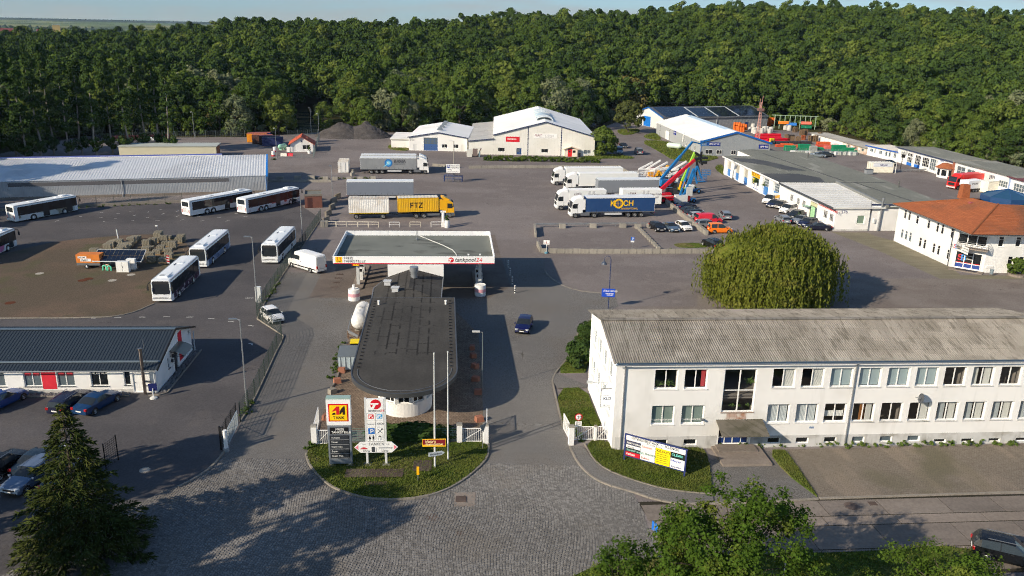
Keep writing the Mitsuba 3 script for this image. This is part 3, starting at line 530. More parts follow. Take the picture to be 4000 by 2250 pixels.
part(t,'air_vent',MB().cyl(at(K,7.6,2.85,0),at(K,7.6,2.85,.35),.1,8).cyl(at(K,2.9,.7,.2),at(K,2.9,1.15,.2),.06,8).cyl(at(K,2.9,.7,0),at(K,2.9,.7,.2),.06,8),steel)
part(t,'small_plate',fbox(MB(),K,17.2,17.6,1.75,1.93,0,.02),C(120,140,170))
part(t,'wall_lamp',MB().bar(at(G0,9.5,4.9,0),at(G0,9.5,4.9,1.5),.05).cbox(at(G0,9.5,4.95,1.6),(.5,.25,.18)),C(200,205,205))

# ---- station building: dark felt roof with a rounded front, lower roof behind --------------
SA=fr((-9.75,66.0),4.85);SX,SB_=SA[1],-SA[3]
def sp(u,v,z):return np.array([-9.6,67.6,0])+SX*u+SB_*v+Z3*z
t=thing('station_building','flat black-roofed filling station shop with rounded white front','building')
SF_=(sp(0,0,0),SX,SB_,Z3)
fp=[(-2.5,27)]+[(-2.5*math.cos(a),3.2-2.75*math.sin(a))for a in np.linspace(0,PI,25)]+[(2.5,27)]
rot=[(-4.85,24.6),(-4.85,3.2)]+[(-4.85*math.cos(a),3.2-5.4*math.sin(a)**1.0)for a in np.linspace(0.05,PI-.05,40)]+[(4.85,3.2),(4.85,24.6)]
def felt(p,n,uv):
 u=(p.x+9.6)*float(SX[0])+(p.y-67.6)*float(SX[1]);v=-(p.x+9.6)*float(SX[1])+(p.y-67.6)*float(SX[0])
 w=fbm(p.x*.8,p.y*.8,0.,octaves=3);r=dr.floor(u/1.03);f=u/1.03-r
 j=smoothstep(.0,.16,dr.minimum(f,1-f)+.06*(w-.5));vv=v/2.6+3*cell_rand(r,3);g=vv-dr.floor(vv);j2=smoothstep(.0,.045,dr.minimum(g,1-g))
 inn=smoothstep(-3.9,-3.6,u)*(1-smoothstep(2.6,2.8,u))*smoothstep(7.5,8.5,v+2*w)
 c=mix((.042,.04,.037),(.08,.076,.07),fbm(p.x*.35,p.y*.35,0.,octaves=4))
 c=mix(c,(.018,.017,.016),(1-j*j2)*inn*smoothstep(.3,.5,w));return mix(c,(.05,.048,.045),smoothstep(.5,.7,fbm(u*1.4,v*.12))*.5)*(.85+.3*noise(p.x*9,p.y*9))
felt_m=M('roof_felt',proc(felt),.9,0,.2)
rk=part(t,'roof',MB().prism(rot,3.32,3.62,SF_),felt_m)
RP=sg.Polygon(rot);part(rk,'edge_trim',MB().prism(RP.buffer(.1).difference(RP.buffer(-.02)),3.24,3.66,SF_),M('edge_metal',(.12,.125,.13),.4,.6))
part(rk,'lightning_wire',MB().tube([sp(x*.9,3.2+(y-3.2)*.92 if y<3.2 else y,3.68)for x,y in rot[1:-1]],.02,4),steel)
for i in range(22):
 for s in(-1,1):part(rk,'wire_bracket',MB().cbox(sp(s*4.32,3.8+i*.93,3.67),(.24,.1,.1)),black)
for x in(-3.85,3.85):part(rk,'vent_pipe',MB().cyl(sp(x,22.2,3.6),sp(x,22.2,4.05),.11,10).cyl(sp(x,22.2,4.05),sp(x,22.2,4.12),.15,10),W_fr)
swp=sg.Polygon(fp);wz=3.3
ring=MB().prism(swp.difference(swp.buffer(-.25)),0,1.35,SF_).prism(swp.difference(swp.buffer(-.25)),2.65,3.3,SF_)
for a in np.linspace(.12,PI-.12,6):ring.cbox(sp(-2.4*math.cos(a),3.2-2.65*math.sin(a),2.0),(.36,.3,1.35),PI/2-a+.08)
ring.prism([(-2.5,4),(-2.25,4),(-2.25,27),(-2.5,27)],1.35,2.65,SF_).prism([(2.25,4),(2.5,4),(2.5,27),(2.25,27)],1.35,2.65,SF_)
part(t,'wall',ring,plaster2)
for a0 in range(5):
 a=.12+(a0+.5)*(PI-.24)/5;c=sp(-2.32*math.cos(a),3.2-2.55*math.sin(a),0);F=fr(c[:2],math.degrees(PI/2-a)*-1+4.85+0.)
 F=(c,*[np.array(v_)for v_ in(SX*math.sin(a)-SB_*math.cos(a),Z3,-SX*math.cos(a)-SB_*math.sin(a))])
 F=(F[0],np.cross(Z3,F[3]),Z3,F[3])
 window(t,off(F,-.62),0,1.35,1.24,1.3,2 if a0 in(1,2,3)else 1,rec=.05,sm=W_fr)
# rear part with its own low gable roof
q=[(-28.03,123.17)]
up_=[(-5.0,24.4),(-5.05,29.0),(-3.3,34.3),(3.6,34.6),(4.0,30.6),(3.4,24.4)]
E_=[(-4.9,24.65,3.3),(-5.05,29.6,3.3),(-3.6,34.3,3.35),(3.55,34.3,3.35),(3.3,24.65,3.3)];Rg=[(-.6,27.2,4.15),(-.5,34.3,4.45)]
mb=MB();V=[sp(*e)for e in E_]+[sp(*e)for e in Rg]
mb.add(V,[[0,5,1,1],[1,5,6,2],[5,4,3,6],[0,4,5,5]]);part(t,'rear_roof',mb,felt_m)
part(t,'rear_wall',MB().prism(sg.Polygon([(x,y)for x,y,z in E_]).buffer(-.35),0,3.3,SF_),plaster)
part(t,'rear_gutter',MB().tube([sp(*E_[0]),sp(*E_[1]),sp(*E_[2])],.07,6).tube([sp(*E_[3]),sp(*E_[4])],.07,6),steel)
part(t,'roof_cowl',MB().cyl(sp(-.1,31.2,4.2),sp(-.1,31.2,5.0),.42,12).cyl(sp(-.1,31.2,5.0),sp(-.1,31.2,5.6),.55,14),galv)
for x,y in((-3.3,29.3),(-2.2,26.6)):part(t,'roof_vent',MB().cbox(sp(x,y,4.05),(.75,.6,.5)).cbox(sp(x,y,4.35),(.95,.8,.1)),C(190,192,194))
part(t,'parapet',MB().prism([(-3.6,34.4),(3.6,34.4),(3.6,34.65),(-3.6,34.65)],3.3,4.9,SF_),plaster2)

# ---- station canopy ------------------------------------------------------------------------
t=thing('station_canopy','flat filling station canopy with white fascia on slim columns','canopy')
CF=fr((-23.12,101.71),4.4);CW,CD=20.8,14.0;CY=-CF[3];CB=(CF[0],CF[1],CY,Z3)
part(t,'roof',MB().prism(rect(.1,CW-.1,.1,CD-.1),5.0,5.25,CB),M('canopy_felt',proc(lambda p,n,uv:mix(mix((.12,.13,.118),(.19,.2,.182),fbm(p.x*.3,p.y*.3,0.,octaves=4)),(.06,.062,.055),smoothstep(.56,.66,fbm(p.x*.16+7,p.y*.3,0.,octaves=4))*.6)),.9,0,.2))
for nm,P_ in(('fascia',rect(0,CW,-.06,.06)),('fascia',rect(-.06,.06,.06,CD)),('fascia',rect(CW-.06,CW+.06,.06,CD))):part(t,nm,MB().prism(P_,4.9,5.9,CB),C(238,238,238,.4))
n=17;bk=part(t,'fascia',MB().prism(rect(0,CW,CD-.02,CD+.06),4.9,5.9,CB),C(238,238,238,.4))
for i in range(n):part(bk,'panel',MB().prism(rect(CW*i/n+.05,CW*(i+1)/n-.05,CD-.06,CD-.02),5.25,5.93,CB),C(232,234,236,.5))
part(t,'red_stripe',MB().prism(rect(.0,CW,-.075,-.06),4.88,5.0,CB),C(196,30,52))
CL=off(CF,0,0,.06)
k=part(t,'tank_logo',fbox(MB(),CL,.28,1.15,5.05,5.84,0,.02),C(245,200,20))
part(k,'lettering',text('11',.4,at(CL,.38,5.36,.02),X3*0+CL[1],Z3,CL[3],True),C(200,30,30));part(k,'lettering',text('TANK',.16,at(CL,.42,5.1,.02),CL[1],Z3,CL[3],True),C(60,20,20))
part(t,'lettering',text('FREIE',.32,at(CL,1.33,5.5,0),CL[1],Z3,CL[3],True),C(40,42,48));part(t,'lettering',text('TANKSTELLE',.32,at(CL,1.33,5.08,0),CL[1],Z3,CL[3],True),C(40,42,48))
RED=C(206,20,40)
k=part(t,'round_logo',MB().prism(sg.Point(0,0).buffer(.35),0,.02,(at(CL,15.15,5.42,0),CL[1],Z3,CL[3])),RED);part(k,'letter_shape',MB().prism([(-.36,.16),(.2,.16),(.17,.05),(.02,.05),(-.12,-.34),(-.27,-.26),(-.14,.05),(-.33,.05)],.02,.035,(at(CL,15.15,5.42,0),CL[1],Z3,CL[3])),W_fr)
part(t,'lettering',text('tankpool',.48,at(CL,15.62,5.2,0),CL[1],Z3,CL[3],True,lean=.25),C(40,36,40));part(t,'lettering',text('24',.48,at(CL,18.35,5.2,0),CL[1],Z3,CL[3],True,lean=.25),RED)
for x in(17.4,18.9):part(t,'lamp_arm',MB().bar(at(CF,x,5.9,-.3),at(CF,x,6.15,0),.05).cbox(at(CF,x,6.18,.1),(.2,.3,.1)),W_fr)
part(t,'vent_mast',MB().cyl(at(CF,10.3,5.2,-11.2),at(CF,10.3,6.6,-11.2),.07,8).cyl(at(CF,10.3,5.2,-11.2),at(CF,10.3,5.5,-11.2),.2,10),steel)
part(t,'roof_pipe',MB().tube([at(CF,x,5.28,-y)for x,y in((10.6,13.6),(12.2,11),(14,8.2),(15.4,5.5),(15.9,3),(15.95,.2))],.06,6),C(205,205,200))
cols=[(-21.20,107.34),(-4.33,105.86)]
for p in cols:
 for d in(1.0,7.5):part(t,'column',MB().cbox((p[0]-.084*d,p[1]+d,2.5),(.42,.42,5.0),.08),C(190,194,196));
for i,(p,lab)in enumerate(zip(cols,('left','right'))):
 pi_=MB().prism(sg.LineString([(0,-.6),(0,10)]).buffer(.75),0,.16,(np.array([p[0],p[1],0]),SX,SB_,Z3));single('pump_island',('raised concrete pump island under the canopy, sunlit one by the white van' if i==0 else 'raised concrete pump island in the shade under the canopy'),'island',pi_,slabm[1])
 for j,d in enumerate((3.2,5.6)):
  pk=thing('fuel_pump','%s fuel pump on the %s island under the canopy'%(('nearer','farther')[j],('sunlit','shaded')[i]),'fuel pump',(p[0]-.084*d,p[1]+d,.16),.08,'fuel pumps under the canopy')
  part(pk,'cabinet',MB().box(-.45,.45,-.3,.3,0,1.75),C(214,216,216));part(pk,'display',MB().box(-.35,.35,-.32,.32,1.2,1.6),black);part(pk,'hose',MB().tube([(.47,0,1.4),(.6,.1,.8),(.55,.15,.4),(.47,.2,1.0)],.03,5),rubber)
k=thing('tank_sign','small yellow and red cube sign on the left canopy column','sign',(cols[0][0]-.25,cols[0][1]+.55,3.3),.08);part(k,'cube',MB().box(-.5,.5,-.35,.2,-.32,.32),C(205,40,40));part(k,'face',MB().box(-.32,.42,-.37,-.35,-.3,.3),C(245,200,20));part(k,'lettering',text('11',.36,(-.2,-.37,-.15),X3,Z3,-Y3,True),C(170,25,25))
for q,lab in(((-20.64,101.81),'left'),((-4.26,104.93),'right')):
 k=thing('protective_drum','white drum with a pink band guarding the %s canopy column'%lab,'drum',q);part(k,'body',MB().lathe([(0,0),(.72,0),(.74,.1),(.74,1.5),(.7,1.52),(.7,1.46),(0,1.46)],24),plaster2,40);part(k,'band',MB().lathe([(.745,.55),(.745,1.0)],24),C(214,160,170),True)
single('drum_cap','small white canister on top of the left drum','canister',MB().lathe([(0,0),(.2,0),(.2,.3),(.12,.36),(.2,.42),(.2,.6),(0,.62)],14),plaster2,(*(-20.64,101.81),1.46))
single('fire_extinguisher','orange red extinguisher box hung at the sunlit pumps','extinguisher',MB().lathe([(0,0),(.25,.03),(.28,.2),(.28,1.0),(.15,1.25),(0,1.3)],12),C(230,80,40),(cols[0][0]-.5+1.5,cols[0][1]+8.8,1.4))

# ---- bus depot office: white, slate-blue ribbed roof ---------------------------------------
def frame3(F):return(F[0],F[1],-F[3],Z3)
t=thing('depot_office','low white depot office with dark ribbed roof and red wall stripes','building')
V=fr((-34-24*math.cos(math.radians(4)),72.3-24*math.sin(math.radians(4))),4.0);VL,VD=24.0,10.9
slate=M('slate_sheet',(.038,.052,.068),.5,.2);redw=M('red_plaster',(.62,.03,.05),.8,0,.2)
vw=[(VL-12.28,.72,1.6,1.5),(VL-9.2,.72,1.6,1.5),(VL-6.1,.72,1.6,1.5),(VL-3.02,.78,.62,1.45),(VL-15.6,.72,1.6,1.5),(VL-19.5,.72,1.6,1.5)]
door=(VL-2.2,.08,1.1,2.0)
wall(t,V,[(0,0),(VL,0),(VL,2.6),(0,2.6)],vw+[door],plaster2)
for i,w in enumerate(vw):
 k=window(t,V,*w,1 if i==3 else 2,rec=.12,sm=dgrey,gm=G_dark if i in(2,3)else G_blue)
 if i<2:
  for j in(0,1):part(k,'poster',fbox(MB(),V,w[0]+.12+.78*j,w[0]+.68+.78*j,1.8,2.15,-.11,-.1),C(200,60,70))
 if i==2:
  for j in(0,1):part(k,'lettering',text('VLG',.22,at(V,w[0]+.15+.8*j,1.9,-.12),V[1],Z3,V[3],True),white)
dk=part(t,'door',fbox(MB(),V,door[0],door[0]+1.1,.08,2.08,-.16,-.1),W_fr);part(dk,'handle',fbox(MB(),V,door[0]+.12,door[0]+.22,1.0,1.06,-.1,-.04),steel)
part(t,'red_stripe',fbox(MB(),V,VL-10.6,VL-9.3,.45,2.52,.0,.015),redw)
part(t,'plinth',fbox(MB(),V,0,VL-2.3,0,.38,.0,.02),plinth_m)
VS=fr((-34,72.3),94)
sw=[(3.36,1.0,.55,1.1),(10.05,1.2,.3,.6)]
wall(t,VS,[(.0,0),(VD,0),(VD,2.6),(5.5,4.35),(0,2.6)],sw[:1]+[(5.2,0,1.05,2.05)],plaster2)
window(t,VS,*sw[0],1,rec=.08,sm=dgrey);dk=part(t,'door',fbox(MB(),VS,5.2,6.25,.02,2.05,-.16,-.1),C(52,56,60));part(dk,'handle',fbox(MB(),VS,5.3,5.36,.9,1.4,-.1,-.04),steel)
part(t,'red_stripe',fbox(MB(),VS,6.8,7.95,.42,3.5,.0,.015),redw)
aw=MB().grid(np.array([[at(VS,x,2.55-.55*(n/1.5)**2+.1,n)for n in np.linspace(.0,1.5,8)]for x in(4.1,5.3,6.9)]));ak=part(t,'door_canopy',aw,M('smoked_panel',S(120,116,104),.25))
part(ak,'bracket',MB().bar(at(VS,4.1,2.1,0),at(VS,4.1,2.1,1.5),.05).bar(at(VS,6.9,2.1,0),at(VS,6.9,2.1,1.5),.05).bar(at(VS,4.1,2.6,0),at(VS,4.1,2.1,1.5),.04),black)
part(t,'wall_lamp',MB().cbox(at(VS,4.7,1.9,.1),(.2,.2,.3)).cbox(at(VS,4.4,1.5,.1),(.2,.2,.3)),dgrey)
part(t,'house_number',text('2c',.4,at(VS,9.9,2.2,.01),VS[1],Z3,VS[3]),dgrey)
e0,e1=at(V,0,2.55,.5),at(V,VL+.35,2.55,.5);r0,r1=at(V,0,4.5,-5.5),at(V,VL+.35,4.5,-5.5);b0,b1=at(V,0,2.6,-VD-.5),at(V,VL+.35,2.6,-VD-.5)
rk=part(t,'roof',ribroof(e0,e1,r1,r0,.3,.05),slate);part(rk,'rear_slope',ribroof(b1,b0,r0,r1,.3,.05),slate)
part(rk,'ridge_cap',MB().bar(r0+[0,0,.06],r1+[0,0,.06],.45,.05),C(88,104,118));part(rk,'snow_guard',MB().bar(e0*.82+r0*.18+[0,0,.1],e1*.82+r1*.18+[0,0,.1],.16,.12),C(104,118,130))
part(rk,'verge_trim',MB().bar(e1+[.02,0,-.02],r1+[.02,0,-.02],.1,.2).bar(b1+[.02,0,-.02],r1+[.02,0,-.02],.1,.2),black)
gutter(t,at(V,0,2.5,.6),at(V,VL+.3,2.5,.6));downpipe(t,at(V,VL-.12,0,.12),0,2.4,C(200,204,206));downpipe(t,at(VS,VD-.1,0,.3),0,2.3,C(200,204,206))
ck=part(t,'flue',MB().cyl(at(V,VL-1.0,.1,.45),at(V,VL-1.0,4.6,.45),.15,12).cyl(at(V,VL-1.0,4.6,.45),at(V,VL-1.0,4.75,.45),.2,12),M('flue_steel',(.30,.26,.24),.25,.9));part(t,'antenna',MB().cyl(at(V,VL-.7,2.6,.3),at(V,VL-.7,5.6,.3),.02,5),steel)
part(ck,'elbow',MB().bar(at(V,VL-1.0,1.4,.45),at(V,VL-.4,1.2,.2),.16).bar(at(V,VL-1.0,.9,.45),at(V,VL-.3,.8,.2),.1),steel)
stone_m=D('loose_stone',conc((.16,.165,.18),(.28,.28,.29)))
g=np.random.default_rng(4);mb=MB()
for _ in range(500):
 side=g.random()<.6;p=at(V,g.uniform(VL-14,VL-2.4),0,g.uniform(.1,.75))if side else at(VS,g.uniform(0,VD),0,g.uniform(.1,.8))
 mb.cbox(p+[0,0,.06],g.uniform(.08,.22,3),g.uniform(0,3),.6)
single('stone_strip','strip of loose grey stones along the depot office wall','gravel',mb,stone_m,kind='stuff')
kerb('kerb','edging kerb beside the depot office gable',[tuple(at(V,VL-14,0,.85)[:2]),tuple(at(V,VL-2.4,0,.85)[:2])],1.,.12,.12)
kerb('kerb','edging kerb round the depot office corner',[tuple(at(V,VL-.6,0,.85)[:2]),tuple(at(VS,-.6,0,.95)[:2]),tuple(at(VS,VD,0,.95)[:2])],1.,.12,.12)

# ---- long corrugated storage hall -----------------------------------------------------------
t=thing('storage_hall','long silver corrugated storage hall behind the parked buses','building')
hd=math.radians(15.5);HX=np.array([math.cos(hd),math.sin(hd)]);HL=74.
Hf=fr(np.array([-52.85,173.05])-HX*HL,15.5);sheet_m=M('silver_sheet',weathered((.50,.53,.56),(.36,.38,.41),.25,.3),.42,.5);roofw=M('pale_sheet',weathered((.66,.68,.70),(.52,.53,.54),.2,.2),.45,.2)
part(t,'wall',ribs(Hf,0,HL,lambda x:3.62,0,.3,.05),sheet_m);part(t,'skylight_band',fbox(MB(),Hf,HL-49,HL-7.5,2.55,3.3,.051,.065),M('aged_polycarbonate',(.12,.12,.13),.3))
Hs=fr((-52.85,173.05),105.5);part(t,'end_wall',ribs(Hs,0,14.4,lambda x:3.62+2.4*x/14.4,0,.3,.05),sheet_m)
Hb=fr(at(Hf,HL,0,-22)[:2],195.5);part(t,'rear_wall',ribs(Hb,0,HL,lambda x:4.2,0,.6,.05),sheet_m);part(t,'end_wall',ribs(fr(at(Hf,HL,0,-14.4)[:2],105.5),0,7.6,lambda x:6.02-1.8*x/7.6,0,.3,.05),sheet_m)
ra,rb,rc,rd=at(Hf,0,3.62,.15),at(Hf,HL+.1,3.62,.15),at(Hf,HL+.1,6.02,-14.4),at(Hf,0,6.02,-14.4)
rk=part(t,'roof',ribroof(ra,rb,rc,rd,.55,.06),roofw);part(rk,'rear_slope',ribroof(at(Hf,HL,4.2,-22),at(Hf,0,4.2,-22),rd,rc,.55,.06),roofw)
part(rk,'ridge_skylight',MB().bar(at(Hf,0,6.2,-14.6),at(Hf,HL-9.5,6.2,-14.6),.8,.3),M('violet_skylight',S(96,104,168),.3));part(rk,'ridge_edge',MB().bar(at(Hf,0,6.1,-14.1),at(Hf,HL-9.5,6.1,-14.1),.25,.12),white)
part(rk,'verge_trim',MB().bar(rb+[.1,0,-.05],rc+[.1,0,-.05],.35,.35),C(30,120,205));downpipe(t,at(Hf,HL-28.3,0,.2),0,3.5,sheet_m,.08);part(t,'corner_trim',MB().cyl(at(Hf,HL,0,.05),at(Hf,HL,3.5,.05),.12,6),C(70,110,160))
part(t,'plinth',fbox(MB(),Hf,0,HL,0,.5,.06,.12),slabm[0])

# ---- gabled halls ---------------------------------------------------------------------------
def gable(t,o,deg,W,L,e0,apex,e1,m,rm,holes=(),ax=None,rib=None,over=.35,sidem=None,trim=None,roofrib=None):
 F=fr(o,deg);ax=ax or W/2;top=lambda x:e0+(apex-e0)*x/ax if x<ax else apex+(e1-apex)*(x-ax)/(W-ax)
 if rib and not holes:part(t,'wall',ribs(F,0,W,top,0,rib,.045),m)
 else:wall(t,F,[(0,0),(W,0),(W,e1),(ax,apex),(0,e0)],holes,m,.25)
 part(t,'wall',MB().prism([(0,.26),(W,.26),(W,L),(0,L)],0,min(e0,e1)-.01,frame3(F))if False else fbox(fbox(MB(),F,0,.2,0,e0,-L,-.26),F,W-.2,W,0,e1,-L,-.26).prism([(0,0),(W,0),(W,e1),(ax,apex),(0,e0)],0,.2,(at(F,0,0,-L),F[1],Z3,F[3])),sidem or m)
 P=lambda x,z,n:at(F,x,z,n);h=.12
 s0=(apex-e0)/ax;s1=(apex-e1)/(W-ax)
 if roofrib:
  part(t,'roof',ribroof(P(-over,e0-s0*over+h,over),P(-over,e0-s0*over+h,-L-over),P(ax,apex+h,-L-over),P(ax,apex+h,over),roofrib,.05),rm);part(t,'roof',ribroof(P(W+over,e1-s1*over+h,-L-over),P(W+over,e1-s1*over+h,over),P(ax,apex+h,over),P(ax,apex+h,-L-over),roofrib,.05),rm)
 else:
  for a,b in(((-over,e0-s0*over),(ax,apex)),((ax,apex),(W+over,e1-s1*over))):
   part(t,'roof',MB().prism([(a[0],a[1]+.02),(b[0],b[1]+.02),(b[0],b[1]+h),(a[0],a[1]+h)],-L-over,over,(F[0],F[1],Z3,F[3])),rm)
 if trim:
  for a,b in(((-over,e0-s0*over),(ax,apex)),((ax,apex),(W+over,e1-s1*over))):part(t,'verge_trim',MB().bar(P(a[0],a[1]+.0,over+.04),P(b[0],b[1]+.0,over+.04),.06,.3,(0,0,1)),trim)
 return F
clad=M('cream_cladding',weathered((.74,.735,.69),(.66,.64,.57),.12,.5),.55,0,.3);roofwh=M('white_roof',weathered((.80,.80,.79),(.68,.68,.66),.1,.15),.5,0,.3);navy=C(52,62,92)
t=thing('large_white_hall','large white gabled hall with vaulted ridge skylight at the yard end','building')
fh=[(1.2+7.3,.9,1.95,1.1),(6.5+7.3,.1,1.4,1.9),(13.7+7.25,.85,2.0,1.05),(26+7.25,.75,2.0,1.1)]
A0,B0=7.3,36.3
F=gable(t,at(fr((-13.36,236.42),1.24),7.3,0)[:2],1.24,29.0,50.,5.7,9.55,5.6,clad,roofwh,[(x-7.3,z,w,h)for x,z,w,h in fh],ax=14.7,trim=navy)
for x in(9.75,19.3):part(t,'panel_joint',fbox(MB(),F,x-.12,x+.12,0,8.1 if x<12 else 8.0,.0,.06),navy)
for i in range(29):
 if i not in(10,19):part(t,'panel_seam',fbox(MB(),F,i+.48,i+.5,.1,min(5.7+3.8*min(i/14.7,(29-i)/14.3),9)-.1,0,.012),C(196,190,176))
for x,z,w,h in(fh[0],fh[2],fh[3]):window(t,F,x-7.3,z,w,h,2 if x>30 else 1,rec=.08,gm=G_blue if x>30 else G_dark)
dk=part(t,'door',fbox(MB(),F,6.5,7.9,.1,2.0,-.15,-.1),C(40,70,120));part(dk,'pane',fbox(MB(),F,6.65,7.3,.9,1.9,-.1,-.09),G_blue)
po=part(t,'porch',fbox(fbox(MB(),F,20.2,20.45,0,2.2,.0,1.4),F,23.7,23.95,0,2.2,0,1.4),C(228,214,196));part(po,'roof',MB().prism([(19.8,2.0),(22.1,2.8),(24.5,2.0),(24.5,2.15),(22.1,2.98),(19.8,2.15)],0,1.9,(F[0],F[1],Z3,F[3])),C(226,206,184));part(po,'front',fbox(fbox(MB(),F,20.45,21.2,0,2.2,1.2,1.35),F,22.4,23.7,0,2.2,1.2,1.35),C(228,214,196))
dk=part(po,'door',fbox(MB(),F,21.2,22.4,0,2.1,1.22,1.3),C(206,32,36),label='bright red entrance door in the porch');part(po,'notice',fbox(MB(),F,21.5,21.95,1.2,1.7,1.3,1.32),C(70,60,60));part(po,'pane',fbox(MB(),F,22.6,23.4,1.1,1.8,1.35,1.37),G_dark)
sk=MB().grid(np.array([[at(F,14.7-2.2*math.cos(a),9.25+1.0*math.sin(a),-n)for a in np.linspace(0,PI,9)]for n in np.linspace(7,33,9)]));vk=part(t,'vaulted_skylight',sk,M('skylight_plastic',S(172,190,200),.25),True)
for n in(7,11.5,22,28,33):part(vk,'rib',MB().tube([at(F,14.7-2.5*math.cos(a),9.2+1.12*math.sin(a),-n)for a in np.linspace(0,PI,9)],.14,5),C(206,210,212))
signboard('company_sign','red sign board with green emblem on the large white hall',F,3.4,7.3,3.75,5.2,C(208,30,44),[('Getränke',3.7,4.35,.45,white,True)],.08)
signboard('company_sign','white sign board under the gable peak of the large white hall',F,11.4,18.0,4.9,6.2,C(236,236,234),[('FERIT',11.6,5.45,.55,C(120,40,60),True),('& Söhne',14.5,5.45,.5,C(150,152,156),False),('Maschinen und Anlagenbau',13,5.05,.2,dgrey)],.08)
t=thing('link_building','lower grey-roofed building linking the two white halls','building');F2=fr((-13.36,236.42),1.24)
wall(t,F2,[(0,0),(7.28,0),(7.28,4.5),(0,3.75)],[],clad,.25);part(t,'roof',MB().prism([(-.2,3.72),(7.25,4.5),(7.25,4.65),(-.2,3.87)],-46,.4,(F2[0],F2[1],Z3,F2[3])),M('grey_sheet_roof',weathered((.40,.39,.37),(.50,.49,.47),.08,.2),.6,.1));part(t,'verge_trim',MB().bar(at(F2,-.2,3.78,.43),at(F2,7.25,4.56,.43),.05,.25),navy);part(t,'side_wall',fbox(MB(),F2,0,.2,0,3.7,-46,-.26),clad)
for y in(9,20,31):part(t,'roof_seam',MB().bar(at(F2,-.2,3.9,-y),at(F2,7.25,4.68,-y),.3,.04),C(150,148,144))
t=thing('small_white_hall','small white gabled hall with blue sectional gate and ridge vents','building')
h15=[(4.37,.03,4.1,3.78),(1.4,.05,.9,1.85),(9.7,.9,1.6,1.1),(13.0,.9,1.55,1.1),(15.35,.05,1.05,1.9)]
F=gable(t,(-31.14,241.66),-.24,17.1,29.,3.9,5.35,3.95,plaster2,roofwh,h15,trim=navy)
gk=part(t,'gate',fbox(MB(),F,4.37,8.47,.03,3.81,-.2,-.12),C(56,88,140))
for j in range(3):
 for i in range(4):part(gk,'pane',fbox(MB(),F,4.5+i*.99,5.4+i*.99,1.95+j*.62,2.48+j*.62,-.12,-.1),G_blue)
for j in(.65,1.28):part(gk,'panel_joint',fbox(MB(),F,4.4,8.44,j,j+.03,-.12,-.112),navy)
part(t,'door',fbox(MB(),F,1.4,2.3,.05,1.9,-.18,-.1),C(206,208,208));part(t,'door',fbox(MB(),F,15.35,16.4,.05,1.95,-.18,-.1),C(214,214,210))
for w in h15[2:4]:window(t,F,*w,2,rec=.08)
part(t,'house_number',text('15a',.55,at(F,.3,2.8,.01),F[1],Z3,F[3]),dgrey)
for n in(6,13,20,26):part(t,'ridge_vent',MB().cbox(at(F,8.55,5.75,-n),(1.6,2.2,.5),-.004,.7),M('vent_sheet%d'%n,S(150,158,162),.35,.6));part(t,'vent_flap',MB().bar(at(F,6.9,5.5,-n),at(F,8.2,5.95,-n),1.6,.06),C(170,178,182))if n in(13,)else None
t=thing('white_annex','small white flat annex left of the small hall','building');F3=fr((-37.09,246.6),2.)
wall(t,F3,[(0,0),(5.9,0),(5.9,2.5),(0,2.5)],[(3.9,.05,1.3,2.1)],plaster2);part(t,'side_wall',fbox(MB(),F3,0,.2,0,2.5,-16,-.3),plaster2);part(t,'door',fbox(MB(),F3,3.9,5.2,.05,2.15,-.15,-.06),C(224,224,222));part(t,'roof',MB().prism([(-.3,2.5),(6.2,2.5),(6.2,2.7),(-.3,2.7)],-16.5,.5,(F3[0],F3[1],Z3,F3[3])),M('annex_roof',weathered((.74,.73,.70),(.6,.58,.54),.3,.3),.6))
# grey hall with blue verge
t=thing('grey_hall','grey ribbed hall with white roof and blue verge trim','building');blue_t=C(28,92,170);gsheet=M('grey_sheet',(.30,.325,.345),.5,.2)
gwin=[(1.4,.56,2.1,1.27),(4.78,.56,1.6,1.24),(9.2,.56,1.5,1.22)]
GA=5.0;W_,L_=21.0,52.7
Fg=fr((54.77,243.2),GA);topg=lambda x:4.2+2.8*x/10.4 if x<10.4 else 7.0-3.1*(x-10.4)/10.6
mbg=ribs(Fg,0,W_,topg,0,.3,.06);part(t,'wall',mbg,gsheet);gs=M('smooth_grey_panel',(.40,.42,.43),.45,.1)
Gs=fr(at(Fg,0,0,-L_)[:2],GA-90.)
wall(t,Gs,[(0,0),(L_,0),(L_,4.25),(0,4.25)],[(12.4,.05,4.6,2.8),(37.2,.9,.95,1.25),(39.6,.9,.45,1.25),(46.0,.8,1.3,1.3)],gs,.2)
part(t,'gate',fbox(MB(),Gs,12.4,17.0,.05,2.85,-.15,-.08),C(224,226,226))
for x in(5.2,17.9,35.,42.8):part(t,'panel_joint',fbox(MB(),Gs,x,x+.15,0,4.2,0,.03),dgrey)
for w in((37.2,.9,.95,1.25),(39.6,.9,.45,1.25),(46.0,.8,1.3,1.3)):window(t,Gs,*w,2 if w[2]>.5 else 1,rec=.05)
for w in gwin:window(t,off(Fg,0,0,.16),*w,2,rec=-.05,sill=True)
part(t,'wall',fbox(MB(),Fg,W_-.2,W_,0,3.9,-L_,-.1),gs);part(t,'wall',MB().prism([(0,0),(W_,0),(W_,3.9),(10.4,7),(0,4.2)],0,.2,(at(Fg,0,0,-L_),Fg[1],Z3,Fg[3])),gs)
for a,b in(((-.4,4.12),(10.4,7.0)),((10.4,7.0),(W_+.4,3.82))):
 part(t,'roof',MB().prism([a,b,(b[0],b[1]+.14),(a[0],a[1]+.14)],-L_-.3,.4,(Fg[0],Fg[1],Z3,Fg[3])),roofwh);part(t,'verge_trim',MB().bar(at(Fg,a[0],a[1],.44),at(Fg,b[0],b[1],.44),.06,.5),blue_t)
